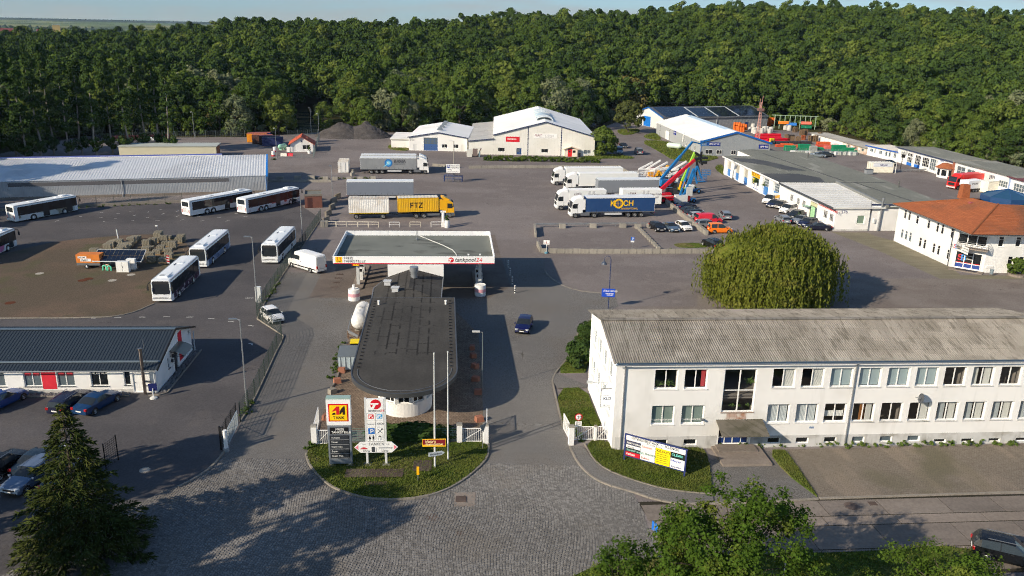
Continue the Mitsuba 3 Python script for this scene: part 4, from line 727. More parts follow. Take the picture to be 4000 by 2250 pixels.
part(t,'corner_trim',fbox(MB(),Fg,-.08,.12,0,4.1,.06,.12),blue_t)
part(t,'ridge_skylight',MB().prism([(9.2,6.82),(10.4,7.14),(11.6,6.82),(11.6,7.02),(10.4,7.36),(9.2,7.02)],-47,-7.5,(Fg[0],Fg[1],Z3,Fg[3])),M('grey_skylight',S(168,188,206),.3))
part(t,'flue',MB().cyl(at(Gs,34.5,1.8,.2),at(Gs,34.5,5.0,.2),.14,8),W_fr);SG=C(22,44,130)
signboard('company_sign','dark blue sign board over the left windows of the grey hall',off(Fg,0,0,.08),1.7,5.7,3.0,4.0,SG,[('JÖRG UPP KG',2.3,3.35,.34,white,True),('www',5.0,3.8,.12,white)],.06)
signboard('company_sign','dark blue sign board at the right corner of the grey hall',off(Fg,0,0,.08),17.5,20.4,2.3,3.5,SG,[('UPP KG',17.8,2.6,.5,white,True)],.06)
signboard('company_sign','small dark blue sign on the long side of the grey hall',Gs,22.6,25.6,2.7,4.0,SG,[('UPP KG',23.0,3.2,.4,white,True)],.06)
# blue-trimmed hall with solar panels
t=thing('solar_hall','grey hall with solar panels and a blue gate at the wood edge','building');bd=-69.;Fb=fr(np.array([49.9,323.47])+6.85*np.array([-math.cos(math.radians(bd)),-math.sin(math.radians(bd))]),bd);BW,BL=21.,47.
topb=lambda x:4.55+2.75*x/10 if x<10 else 7.3-2.85*(x-10)/11
wall(t,Fb,[(0,0),(BW,0),(BW,4.45),(10,7.3),(0,4.55)],[(6.4,.05,5.4,3.75)],M('pale_panel',weathered((.66,.68,.68),(.56,.58,.58),.3,.2),.5));gk=part(t,'gate',fbox(MB(),Fb,6.4,11.8,.05,3.8,-.2,-.1),C(24,112,200))
for j in range(1,5):part(gk,'panel_joint',fbox(MB(),Fb,6.45,11.75,.75*j,.75*j+.04,-.1,-.09),C(20,90,165))
Fbs=fr(at(Fb,BW,0)[:2],bd+90);part(t,'wall',ribs(Fbs,0,BL,lambda x:4.45,0,.35,.05),M('mid_grey_sheet',(.22,.235,.255),.5,.3));part(t,'wall',fbox(MB(),Fb,0,.2,0,4.5,-BL,-.3).prism([(0,0),(BW,0),(BW,4.45),(10,7.3),(0,4.55)],0,.2,(at(Fb,0,0,-BL),Fb[1],Z3,Fb[3])),gsheet)
dkroof=M('dark_sheet_roof',(.12,.13,.145),.5,.3)
for a,b in(((-.4,4.45),(10.,7.3)),((10.,7.3),(BW+.5,4.32))):
 part(t,'roof',MB().prism([a,b,(b[0],b[1]+.12),(a[0],a[1]+.12)],-BL-.2,.3,(Fb[0],Fb[1],Z3,Fb[3])),dkroof);part(t,'verge_trim',MB().bar(at(Fb,a[0],a[1],.34),at(Fb,b[0],b[1],.34),.06,.45),blue_t)
pv=M('solar_cells',(.012,.018,.035),.12,.1,.7);sl=np.array([10.6,-2.87])/11
def solar(c0,c1,q0,q1,rows,cols_):
 for i in range(cols_):
  for j in range(rows):
   n0,n1=c0+(c1-c0)*i/cols_+.05,c0+(c1-c0)*(i+1)/cols_-.05;x0,x1=q0+(q1-q0)*j/rows+.05,q0+(q1-q0)*(j+1)/rows-.05
   zz=lambda x:7.3-2.98*(x-10)/11.5+.2
   part(t,'solar_panel',MB().add([at(Fb,x,zz(x)+d,-n)for d in(0,.05)for x,n in((x0,n0),(x1,n0),(x1,n1),(x0,n1))],[[4,5,6,7],[3,2,1,0],[0,1,5,4],[1,2,6,5],[2,3,7,6],[3,0,4,7]]),pv)
solar(1.2,14.4,10.6,20.9,6,8);solar(15.2,23.6,12,20.9,5,5);solar(24.2,33,12,20.9,5,5);solar(33.8,46,10.6,20.9,6,7)
for n in(14.8,23.9,33.4):part(t,'roof_strip',MB().bar(at(Fb,11.4,7.2,-n),at(Fb,21.3,4.62,-n),.5,.1),C(178,184,188))
part(t,'roof_strip',MB().bar(at(Fb,11.5,7.25,-14.8),at(Fb,11.5,7.25,-33.4),.7,.1),C(170,180,186));gutter(t,at(Fbs,0,4.35,.5),at(Fbs,BL,4.35,.5),C(200,205,208),.15)
downpipe(t,at(Fbs,23.5,0,.2),0,4.3,C(190,195,198),.1);part(t,'door',fbox(MB(),Fbs,36.5,38.,0,2.2,.06,.12),C(34,60,110))

# ---- garage row with the blue gates ---------------------------------------------------------
t=thing('garage_row','long white garage row with blue gates and dark felt roof','building');GR=fr((53.95,210.69),-85.46);GL=62.8
gates=[(2.0,3.2),(8.2,3.2),(14.2,3.2)];gl2=[(27.0,3.4),(33.1,3.5)];H_=4.15
gwn=[(41.9,1.45,1.5,1.45),(45.3,1.45,1.45,1.4),(48.0,1.45,1.5,1.4),(57.9,1.45,1.6,1.5),(60.45,1.4,1.55,1.5)]
wall(t,GR,[(0,0),(37.3,0),(37.3,H_+.2),(0,H_+.2)],[(x,.05,w,3.75)for x,w in gates+gl2]+[(19.6,.3,5.0,2.65)],plaster2,.5);wall(t,off(GR,0,0,-.25),[(37.32,0),(GL,0),(GL,4.25),(37.32,4.25)],gwn+[(51.6,.05,3.5,3.4)],plaster2,.3)
part(t,'base_strip',fbox(fbox(MB(),GR,0,1.95,0,.35,0,.03),GR,5.25,8.15,0,.35,0,.03),slabm[1])
for x in(0,5.2,11.4,17.4,25.2):part(t,'pier',fbox(MB(),GR,x+.0,x+(1.8 if x else 1.9),0,4.2,.0,.12),plaster2)
blue_g=M('blue_gate',weathered((.035,.17,.46),(.05,.2,.46),.8,.2),.4);grey_g=M('aged_gate_panel',weathered((.42,.40,.34),(.32,.30,.25),1.2,.4),.6)
for x,w in gates:
 gk=part(t,'gate',fbox(MB(),GR,x,x+w,.05,1.75,-.4,-.3),blue_g,label='garage gate with blue lower half and faded panels')
 for j in range(4):part(gk,'panel',fbox(MB(),GR,x,x+w,1.77+j*.51,2.26+j*.51,-.4,-.3),grey_g)
for x,w in gl2:
 gk=part(t,'gate',fbox(MB(),GR,x,x+w,.05,1.9,-.4,-.3),blue_g,label='garage gate with glazed upper panes');part(gk,'frame',fbox(MB(),GR,x,x+w,1.92,3.8,-.42,-.36),C(200,205,208))
 for j in range(3):
  for i in range(4):part(gk,'pane',fbox(MB(),GR,x+.1+i*(w-.1)/4,x+(i+1)*(w-.1)/4,2.0+j*.6,2.5+j*.6,-.36,-.34),G_blue)
sf=part(t,'shop_front',fbox(fbox(MB(),GR,19.6,24.6,.3,.4,-.3,-.2),GR,19.6,24.6,2.85,2.95,-.3,-.2),C(40,74,150));
for i in range(3):part(sf,'pane',fbox(MB(),GR,19.7+i*1.65,21.2+i*1.65,1.2,2.8,-.28,-.26),(G_blue,white,G_blue)[i]);part(sf,'panel',fbox(MB(),GR,19.7+i*1.65,21.2+i*1.65,.42,1.1,-.28,-.24),white);part(sf,'mullion',fbox(MB(),GR,21.2+i*1.65,21.35+i*1.65,.4,2.85,-.3,-.22),C(40,74,150))
part(sf,'poster',fbox(MB(),GR,20.1,21.0,1.5,2.5,-.255,-.245),C(240,210,40))
signboard('shop_sign','yellow shop sign above the glazed front of the garage row',GR,19.6,24.9,3.0,4.1,C(245,190,20),[('KILOUTOU',19.8,3.2,.7,C(80,30,30),True)],.08)
for i,w in enumerate(gwn):window(t,off(GR,0,0,-.25),*w,3,rec=.08)
en=part(t,'entrance',fbox(fbox(MB(),GR,51.6,51.75,.05,3.45,-.4,-.3),GR,54.95,55.1,.05,3.45,-.4,-.3),C(214,220,206));part(en,'door',fbox(MB(),GR,52.1,53.9,.05,2.5,-.42,-.36),C(160,206,160),label='pale green entrance door');part(en,'pane',fbox(MB(),GR,54.1,54.9,.1,2.5,-.4,-.38),G_blue);part(en,'fanlight',fbox(MB(),GR,51.8,54.9,2.6,3.3,-.4,-.38),C(196,196,160));part(en,'canopy',fbox(MB(),GR,50.4,52.3,2.3,2.36,-.25,.9),C(110,150,130,.3))
[part(t,'lettering',text(w_,.5,at(GR,x_,3.4,-.24),GR[1],Z3,GR[3],True),C(190,60,66))for w_,x_ in(('Koziolk',55.4),('Automobile',57.6),('& Gerlach',60.4))]
froof=M('grey_felt',proc(lambda p,n,uv:mix(mix((.115,.122,.11),(.155,.16,.145),fbm(p.x*.15,p.y*.15,0.,octaves=4)),(.19,.195,.18),smoothstep(.6,.75,fbm(p.x*.4,p.y*.1)))*(.88+.24*noise(p.x*3,p.y*3))),.95,0,.2)
froofd=M('new_felt',weathered((.055,.06,.068),(.075,.08,.085),.4,.3),.9,0,.2)
GP=(GR[0],GR[1],-GR[3],Z3)
rf=part(t,'roof',MB().prism([(-.6,-.6),(37.3,-.6),(37.3,12.),(62.9,9.6),(63.2,23.),(34,24.5),(-8,24.5),(-14,12),(-12,7.5),(-.6,7.5)],H_+.2,H_+.42,GP),froof)
part(rf,'felt_patch',MB().prism([(26.6,-.62),(37.32,-.62),(37.32,9.5),(31.5,11),(26.6,8)],H_+.424,H_+.45,GP),froofd);part(rf,'felt_patch',MB().prism([(3,1),(9,.9),(14,5),(22,7.5),(22,12),(8,8),(4.5,6)],H_+.424,H_+.45,GP),froofd)
part(rf,'eaves_trim',fbox(MB(),GR,-.6,37.3,H_+.1,H_+.4,.6,.64),W_fr)
for(a,b)in(((-6,12),(36,14.5)),((37.3,16),(62,18)),((37.3,12.4),(37.3,23))):part(rf,'felt_seam',MB().bar(at(GR,a[0],H_+.45,-a[1]),at(GR,b[0],H_+.45,-b[1]),.25,.05),froofd)
wr=part(t,'flat_roof',MB().prism([(37.5,-.55),(63.3,-.55),(63.2,9.5),(37.5,11.8)],4.25,4.5,GP),M('white_sheet_roof',weathered((.68,.675,.64),(.54,.53,.50),.2,.2),.55),label='pale sheet-metal part of the roof')
for i in range(13):part(wr,'sheet_seam',MB().bar(at(GR,38.5+i*1.95,4.53,.5),at(GR,38.5+i*1.95,4.53,-10.2),.05,.06),C(180,178,170))
part(wr,'eaves_trim',fbox(MB(),GR,37.4,63.3,4.1,4.5,.56,.62),dgrey);part(wr,'parapet',MB().bar(at(GR,37.5,4.7,-12),at(GR,63,4.7,-9.8),.5,.5),C(120,122,120))
GE=fr(at(GR,GL,0,0)[:2],4.54);wall(t,GE,[(.3,0),(6.8,0),(6.8,4.3),(.3,4.25)],[(4.5,1.3,1.4,1.6)],plaster2);wall(t,off(GE,0,0,-.15),[(6.85,0),(23,0),(23,5.1),(7.3,4.95)],[],plaster2);window(t,GE,4.5,1.3,1.4,1.6,1,rec=.12,gm=M('green_glass',S(120,140,124),.2))
part(t,'verge_trim',fbox(MB(),GE,6.9,23.2,4.75,5.05,-.14,-.08),navy);part(t,'plinth',fbox(MB(),GE,0,6.8,0,.3,.0,.02),plinth_m);part(t,'house_number',text('17b',.5,at(GE,1.2,3.3,.01),GE[1],Z3,GE[3],True),C(30,44,110));part(t,'flue',MB().cyl(at(GE,8.7,0,.1),at(GE,8.9,6.2,.1),.18,10),galv);downpipe(t,at(GE,6.75,0,.1),0,5.6,steel,.05);part(t,'meter_box',fbox(MB(),GE,7.7,8.0,1.5,2.3,-.14,.1),C(206,210,210))
wall(t,fr(at(GR,-.1,0,-7.5)[:2],184.5-180),[(0,0),(.5,0),(.5,4.2),(0,4.2)],[],plaster2)
GN=fr(at(GR,-12.,0,-7.4)[:2],-85.46);wall(t,GN,[(0,0),(12,0),(12,4.3),(0,4.3)],[(3,.9,2.4,1.7)],plaster2);window(t,GN,3,.9,2.4,1.7,2)
part(t,'wall',MB().prism([(-.0,.6),(37,.6),(37,11),(62.5,8),(62.6,22.5),(34,24),(-7.8,24),(-13.6,12),(-11.6,7.9),(-.0,7.9)],0,H_,GP),plaster)
for i,(p,s)in enumerate((((56.48,188.33),1.5),((57.39,184.06),1.7))):
 k=thing('potted_tree',('potted olive-green shrub beside the glazed shop front','larger potted shrub between the two glazed gates')[i],'potted plant',p);part(k,'pot',MB().lathe([(0,0),(.38,0),(.52,.75),(.46,.75),(.4,.6),(0,.6)],14),C(196,98,70,.8));part(k,'stem',MB().cyl((0,0,.6),(0,0,1.6),.06,6),brown_door);part(k,'foliage',spray(MB(),(0,0,1.9),s,320,i+3,.16),plant_m)

# ---- tiled-roof office ----------------------------------------------------------------------
t=thing('tiled_office','white two-storey office with hipped orange tiled roof and blue skylight','building');SL=fr((67.37,141.37),-84.68);SLn=17.2
w1=[(1.75,4.45,.85,1.6),(3.05,4.45,.85,1.6),(5.5,4.4,.85,1.4),(8.85,4.4,.85,1.4),(11.4,4.4,.78,1.6),(12.75,4.4,.78,1.6),(15.3,4.35,.85,1.6)]
w0=[(1.7,1.0,.85,1.6),(3.0,1.0,.85,1.6),(4.3,1.0,.85,1.6),(7.4,.9,.82,1.6),(8.7,.9,.82,1.6),(11.35,.9,.78,1.6),(12.68,.9,.78,1.6),(15.3,.9,.65,1.6)]
wall(t,SL,[(0,0),(SLn,0),(SLn,6.5),(0,6.5)],w1+w0,plaster2)
for i,w in enumerate(w1+w0):window(t,SL,*w,1,rec=.1,split=.68,gm=G_blue if i in(7,8,9)else G_dark)
pa,pb=at(SL,SLn,0),np.array([72.4,121.62,0.]);ang_=math.degrees(math.atan2(pb[1]-pa[1],pb[0]-pa[0]));SC=fr(pa[:2],ang_);cl=np.linalg.norm(pb-pa)
wall(t,SC,[(0,0),(cl,0),(cl,6.5),(0,6.5)],[(.35,.1,cl-.7,2.6),(.2,4.0,cl-.4,2.2)],plaster2);SFn=fr((72.4,121.62),1.0)
w2=[(1.6,4.15,.8,1.55),(4.25,4.15,.8,1.55),(6.9,4.15,.8,1.55),(3.6,1.0,.8,1.6),(5.3,1.0,.8,1.6)]
wall(t,SFn,[(0,0),(14,0),(14,6.4),(0,6.4)],w2,plaster2)
for w in w2:window(t,SFn,*w,1,rec=.12,split=.7)
ek=part(t,'entrance',fbox(MB(),SC,.35,cl-.35,.1,.3,-.2,-.1),W_fr)
for i in range(3):
 x0=.4+i*(cl-.8)/3;x1=x0+(cl-.8)/3-.12
 part(ek,'door',fbox(MB(),SC,x0,x1,1.0,2.6,-.18,-.14),black if i<2 else G_dark);part(ek,'panel',fbox(MB(),SC,x0,x1,.3,.9,-.18,-.12),C(36,66,140));part(ek,'frame_bar',fbox(fbox(MB(),SC,x1,x1+.12,.1,2.7,-.2,-.1),SC,x0,x1,.9,1.0,-.2,-.11),W_fr);part(ek,'red_line',fbox(MB(),SC,x0,x1,1.0,1.1,-.14,-.13),RED)
part(ek,'lettering',text('S',.9,at(SC,.5,1.4,-.135),SC[1],Z3,SC[3],True),C(226,50,60));part(ek,'lettering',text('B',.9,at(SC,.95,1.4,-.13),SC[1],Z3,SC[3],True),C(40,140,215));part(ek,'lettering',text('Sprache',.2,at(SC,1.55,2.1,-.135),SC[1],Z3,SC[3]),white);part(ek,'lettering',text('& Bildung',.2,at(SC,1.55,1.6,-.135),SC[1],Z3,SC[3]),white)
for i in range(3):window(t,SC,.2+i*(cl-.4)/3,4.0,(cl-.4)/3,2.2,1,rec=.12,sill=False)
part(t,'roller_blind',fbox(MB(),SC,.3,cl-.3,5.5,6.15,-.14,-.11),C(178,190,188))
bk=part(t,'balcony',fbox(MB(),SC,.3,cl+.3,3.55,3.7,0,1.4),slabm[1]);
rl_=MB()
for x in np.linspace(.3,cl+.3,7):rl_.bar(at(SC,x,3.7,1.35),at(SC,x,4.6,1.35),.05)
for z in(3.95,4.25,4.6):rl_.bar(at(SC,.3,z,1.35),at(SC,cl+.3,z,1.35),.05).bar(at(SC,.3,z,0),at(SC,.3,z,1.35),.05).bar(at(SC,cl+.3,z,0),at(SC,cl+.3,z,1.35),.05)
part(bk,'railing',rl_,galv);part(t,'entrance_step',fbox(MB(),SC,-.2,cl+.2,0,.12,0,1.6),slabm[1]);part(t,'door_mat',fbox(MB(),SC,.7,cl-.7,.12,.15,.3,1.1),black)
signboard('company_sign','white sign with red and blue initials at the tiled office corner',SL,16.75,20.6,2.95,4.0,white,[('S',16.85,3.15,.65,C(214,40,60),True),('B',17.25,3.15,.65,C(50,130,205),True),('SPRACHE & BILDUNG',17.75,3.6,.2,dgrey),('HESSEN-THÜRINGEN',17.75,3.2,.2,dgrey)],.1)
part(t,'house_number',text('17a',.42,at(SL,15.9,3.1,.01),SL[1],Z3,SL[3],True),dgrey);downpipe(t,at(SL,16.3,0,.12),0,6.2,dgrey);part(t,'wall_plate',fbox(MB(),SFn,.35,1.5,.75,1.1,0,.1),C(226,226,224))
e=[np.array(p)for p in((66.45,141.9,6.5),(68.3,119.4,6.5),(98,120.3,6.5),(96.2,143.5,6.5))];c_=np.array([79.6,131.7]);o8=[np.array([c_[0]+4.5*math.cos(a),c_[1]+4.5*math.sin(a),9.45])for a in np.radians([170,230,300,30])]
def tiles(p,n,uv):
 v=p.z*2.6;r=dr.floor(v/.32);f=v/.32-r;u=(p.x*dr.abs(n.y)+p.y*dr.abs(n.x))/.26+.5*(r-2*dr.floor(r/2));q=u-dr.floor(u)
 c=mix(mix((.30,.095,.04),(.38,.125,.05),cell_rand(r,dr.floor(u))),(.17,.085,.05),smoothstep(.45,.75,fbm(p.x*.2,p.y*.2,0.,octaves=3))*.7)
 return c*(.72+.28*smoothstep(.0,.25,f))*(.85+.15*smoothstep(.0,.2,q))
tile_m=M('roof_tiles',proc(tiles),.8,0,.3)
for i in range(4):
 a,b,c,d_=e[i],e[(i+1)%4],o8[(i+1)%4],o8[i];n_=22;mb=MB();nn=np.cross(b-a,d_-a);nn/=np.linalg.norm(nn);nn=nn if nn[2]>0 else-nn
 for k in range(n_):
  s0,s1=k/n_,(k+1)/n_;P0,P1,P2,P3=a+(d_-a)*s0,b+(c-b)*s0,b+(c-b)*s1,a+(d_-a)*s1
  mb.add([P0+nn*.06,P1+nn*.06,P2+nn*.01,P3+nn*.01,P0,P1],[[0,1,2,3],[4,5,1,0]])
 rk=part(t,'roof',mb,tile_m);part(rk,'hip_tiles',MB().bar(a+[0,0,.08],d_+[0,0,.08],.25,.12),D('hip_tile%d'%i,(.26,.10,.05)));gutter(t,a+[0,0,-.08],b+[0,0,-.08],dgrey,.1)
part(t,'soffit',MB().quad(*[p-[0,0,.12]for p in e]),W_fr)
def ring8(r,z):return[np.array([c_[0]+.4+r*math.cos(a),c_[1]+r*math.sin(a),z])for a in np.arange(8)*PI/4+.4]
lo_,hi_=ring8(3.9,9.3),ring8(3.9,10.2);bl=M('blue_sheet',(.015,.06,.17),.35,.1);mb=MB()
for i in range(8):mb.add([lo_[i],lo_[(i+1)%8],hi_[(i+1)%8],hi_[i]],[[0,1,2,3]])
sk=part(t,'skylight',mb,bl);ap_=np.array([c_[0]+.4,c_[1],11.3]);mb=MB();
for i in range(8):mb.add([hi_[i],hi_[(i+1)%8],ap_],[[0,1,2]]);
part(sk,'glazed_roof',mb,M('skylight_glass',(.02,.07,.14),.1,0,.8));part(sk,'ribs',MB().tube([hi_[0],ap_,hi_[4]],.06,4).tube([hi_[2],ap_,hi_[6]],.06,4).tube([hi_[1],ap_,hi_[5]],.06,4).tube([hi_[3],ap_,hi_[7]],.06,4),bl)
part(t,'chimney',MB().cbox((75.6,136.6,9.9),(1.5,1.2,2.4),.08,.8),tile_m);part(t,'roof_vent',MB().cbox((74.2,131.5,8.95),(.7,.5,.25),.3),C(150,80,80))

# ---- workshop row at the right --------------------------------------------------------------
t=thing('workshop_row','long white workshop row with many-paned gates at the right edge','building');WR=fr((111.07,239.45),-86.2);WP=(WR[0],WR[1],-WR[3],Z3)
wo=[(1.8,2.3,2.6,1.05),(5.5,0,3.0,2.35),(5.5,2.5,3.,.95),(9.6,0,3.0,3.4),(13.4,.9,3.4,2.5),(17.2,.6,3.6,3.0),(23.,2.1,3.0,1.4),(29.9,.4,3.6,3.2),(34.2,.6,3.4,2.9),(38.3,2.2,3.2,1.3),(43.1,1.2,2.4,2.4),(47.,1.5,3.4,1.5)]
wall(t,WR,[(0,0),(28.7,0),(28.7,4.2),(0,4.2)],[w for w in wo if w[0]<28],plaster2);wall(t,off(WR,0,0,.1),[(28.75,0),(53.,0),(53.,4.4),(28.75,4.4)],[w for w in wo if w[0]>28],plaster2);part(t,'brick_pier',fbox(MB(),WR,28.6,29.0,0,4.6,.1,.5),M('red_brick',weathered((.32,.12,.08),(.24,.1,.07),2.,.4),.9))
for i,w in enumerate(wo):
 F_=WR if w[0]<28 else off(WR,0,0,.1)
 if i in(1,3):k=window(t,F_,w[0],w[1]+.9,w[2],w[3]-.9,4,3 if i==3 else 2,rec=.15,sill=False,gm=G_dark,name='gate',label='workshop gate with blue base and square panes');part(k,'base_panel',fbox(MB(),F_,w[0],w[0]+w[2],.05,.88,-.2,-.1),C(36,110,200))
 else:window(t,F_,*w,4 if i not in(7,8)else 2,3 if w[3]>2 else(2 if w[3]>1.2 else 1),rec=.12,gm=G_dark if i in(2,4)else G_blue)
part(t,'roof',MB().prism([(-.5,-.6),(28.8,-.6),(28.8,10.8),(0,10.6)],4.2,4.45,WP),froof);part(t,'roof',MB().prism([(28.85,-.7),(54,-.7),(54,11),(28.85,10.8)],4.42,4.68,WP),froof);part(t,'verge_trim',fbox(MB(),WR,28.7,28.9,4.4,4.78,-10.8,.7),C(140,136,126));part(t,'verge_trim',fbox(MB(),WR,-.5,28.7,4.15,4.4,.58,.64),navy)
part(t,'end_wall',fbox(MB(),WR,-.0,.3,0,4.2,-10.4,-.3),plaster2);part(t,'rear_wall',fbox(MB(),WR,.3,53,0,4.15,-10.5,-10.2),plaster2)
for x in(8.8,20.8,39.9):downpipe(t,at(WR,x,0,.2),0,4.2,W_fr,.08)
part(t,'flue',MB().cyl(at(WR,52,4.5,-8.5),at(WR,52,6.4,-8.5),.25,8),W_fr);signboard('nameplate','pale name board above the workshop window',WR,21.5,27.6,3.3,4.1,C(226,228,232),[('Service',21.8,3.5,.4,C(60,90,160),True)],.05,parent=t)
k=thing('glazed_gate_building','workshop end with tall glazed gate and maroon roof edge','building');F4=fr((113.9,187.2),-86.2);wall(k,F4,[(-.6,0),(9,0),(9,4.3),(-.6,4.3)],[(.9,.05,5.6,3.3)],plaster2);gk=window(k,F4,.9,.05,5.6,3.3,6,4,rec=.15,sill=False,gm=G_blue,name='gate');part(k,'roof',MB().prism([(-1,-.6),(9,-.6),(9,12),(-1,12)],4.3,4.55,(F4[0],F4[1],-F4[3],Z3)),M('maroon_roof',(.12,.04,.05),.8));part(k,'side_wall',fbox(MB(),F4,-.6,-.3,0,4.3,-11,-.3),plaster2);part(k,'corner_pier',fbox(MB(),F4,-.62,-.2,0,4.2,.0,.12),C(150,170,205))
t=thing('round_kiosk','small white kiosk with octagonal orange tiled roof','kiosk',(112.40,213.05));mb=MB();r8=[(2.3*math.cos(a),2.3*math.sin(a))for a in np.arange(8)*PI/4+PI/8]
part(t,'wall',mb.prism(r8,0,2.5),plaster2)
for i in range(8):
 a=i*PI/4;c=2.3*math.cos(PI/8)+.02;X_=np.array([-math.sin(a),math.cos(a),0]);o_=np.array([c*math.cos(a),c*math.sin(a),0]);part(t,'window',MB().add([o_+X_*u+Z3*z for u,z in((-.6,.6),(.6,.6),(.6,2.1),(-.6,2.1))],[[0,1,2,3]]),G_dark)
mb=MB();r9=[(3.0*math.cos(a),3.0*math.sin(a),2.5)for a in np.arange(8)*PI/4+PI/8];rt=[(1.4*math.cos(a),1.4*math.sin(a),3.6)for a in np.arange(8)*PI/4+PI/8]
for i in range(8):mb.add([r9[i],r9[(i+1)%8],rt[(i+1)%8],rt[i]],[[0,1,2,3]])
mb.add(rt+[(0,0,3.62)],[[i,(i+1)%8,8]for i in range(8)]);part(t,'roof',mb,tile_m)
t=thing('small_white_house','small white building with blue eaves behind the car park','building');F5=fr((107.97,253.),-77.);wq=[(1.2,1.2,1.6,1.0),(3.3,1.,.6,1.3),(5.6,1.,1.4,1.2),(8.4,.9,1.,1.4),(10.,.9,1.,1.4),(12.2,.9,1.2,1.4)]
wall(t,F5,[(0,0),(14.6,0),(14.6,2.8),(0,2.8)],wq,plaster2)
for w in wq:window(t,F5,*w,2 if w[2]>1 else 1,gm=G_blue)
part(t,'roof',MB().prism([(-.4,-.5),(12,-.5),(12,8),(-.4,8)],2.8,3.0,(F5[0],F5[1],-F5[3],Z3)),M('cream_roof',weathered((.6,.57,.5),(.5,.47,.4),.3,.3),.7));part(t,'eaves_trim',fbox(MB(),F5,-.4,14.7,2.7,3.0,.5,.56),C(40,90,180));part(t,'side_wall',fbox(MB(),F5,0,.3,0,2.8,-8,-.3),plaster2)
t=thing('lockup_row','row of low white lock-up garages with brick end','building');F6=fr((103.9,291.5),-84.6);part(t,'wall',fbox(MB(),F6,0,38.5,0,2.0,-5.5,-.2),M('cream_wall',weathered((.62,.56,.48),(.5,.3,.2),.5,.5),.85))
for i in range(9):part(t,'door',fbox(MB(),F6,.4+i*2.6,2.7+i*2.6,.05,1.85,-.2,-.1),white)
for i in range(6):part(t,'window',fbox(MB(),F6,24.5+i*2.3,25.6+i*2.3,.9,1.6,-.2,-.12),G_blue if i%2 else white)
part(t,'roof',MB().prism([(-.4,-.3),(39,-.3),(39,6.2),(-.4,6.2)],2.0,2.2,(F6[0],F6[1],-F6[3],Z3)),M('shed_roof',weathered((.30,.29,.265),(.2,.195,.18),.2,.3),.9))
# gatehouse
t=thing('gatehouse','small white gatehouse with red tiled gable roof and star emblem','house');Q=fr((-63.69,233.17),12.);wq=[(3.4,.72,1.9,1.2),(.6,.03,.95,1.75)]
wall(t,Q,[(0,0),(6.28,0),(6.28,2.2),(3.14,4.15),(0,2.2)],wq,plaster2);window(t,Q,*wq[0],2);part(t,'door',fbox(MB(),Q,.6,1.55,.03,1.78,-.2,-.12),C(196,198,200));part(t,'wall',fbox(fbox(MB(),Q,0,.2,0,2.2,-7.6,-.3),Q,6.08,6.28,0,2.2,-7.6,-.3),plaster2)
redt=M('red_tiles',proc(lambda p,n,uv:mix((.42,.085,.035),(.34,.06,.03),cell_rand(dr.floor(p.z*5.),dr.floor(p.y*3.)))*(.75+.25*smoothstep(0.,.3,p.z*5.-dr.floor(p.z*5.)))),.75)
for a,b in(((-.55,1.9),(3.14,4.2)),((3.14,4.2),(6.83,1.9))):part(t,'roof',MB().prism([a,b,(b[0],b[1]+.14),(a[0],a[1]+.14)],-8.,.5,(Q[0],Q[1],Z3,Q[3])),redt)
part(t,'star_emblem',MB().prism([((.5 if i%2==0 else.2)*math.sin(i*PI/5),(.5 if i%2==0 else.2)*math.cos(i*PI/5))for i in range(10)],0,.03,(at(Q,3.2,3.0,0),Q[1],Z3,Q[3])),navy)
for x,z in((1.6,3.35),(4.7,3.35)):part(t,'vent_pipe',MB().cyl(at(Q,x,z,-2),at(Q,x,z+.7,-2),.1,8),C(206,120,90))

# ---- vehicles ------------------------------------------------------------------------------
tyre_m=C(26,26,27,.9);rim_m=M('alloy',(.42,.43,.44),.35,.7);lamp_m=M('head_lamp',(.62,.64,.66),.1,.2,.8);tail_m=M('tail_lamp',(.42,.015,.02),.2);plate_m=C(225,225,222);trim_m=C(34,35,37,.6);car_glass=M('car_glass',(.02,.025,.03),.05,0,.7)
def wheel_parts(kit,tag,x,y,r,w,rim=None,dbl=False):
 s=1 if y>0 else-1
 kit.add('wheel#'+tag,MB().lathe([(r*.62,-w/2),(r*.93,-w/2),(r,-w*.3),(r,w*.3),(r*.93,w/2),(r*.62,w/2)],18).xf(np.array([[1,0,0,x],[0,0,1,y-s*w/2],[0,-1,0,r],[0,0,0,1.]])),tyre_m,40)
 kit.add('wheel#'+tag+'/rim',MB().lathe([(0,.03),(r*.2,.045),(r*.3,.0),(r*.5,-.02),(r*.6,.02),(r*.64,.01)],14).xf(np.array([[1,0,0,x],[0,0,s,y-s*.005],[0,-1,0,r],[0,0,0,1.]])),rim or rim_m,40)
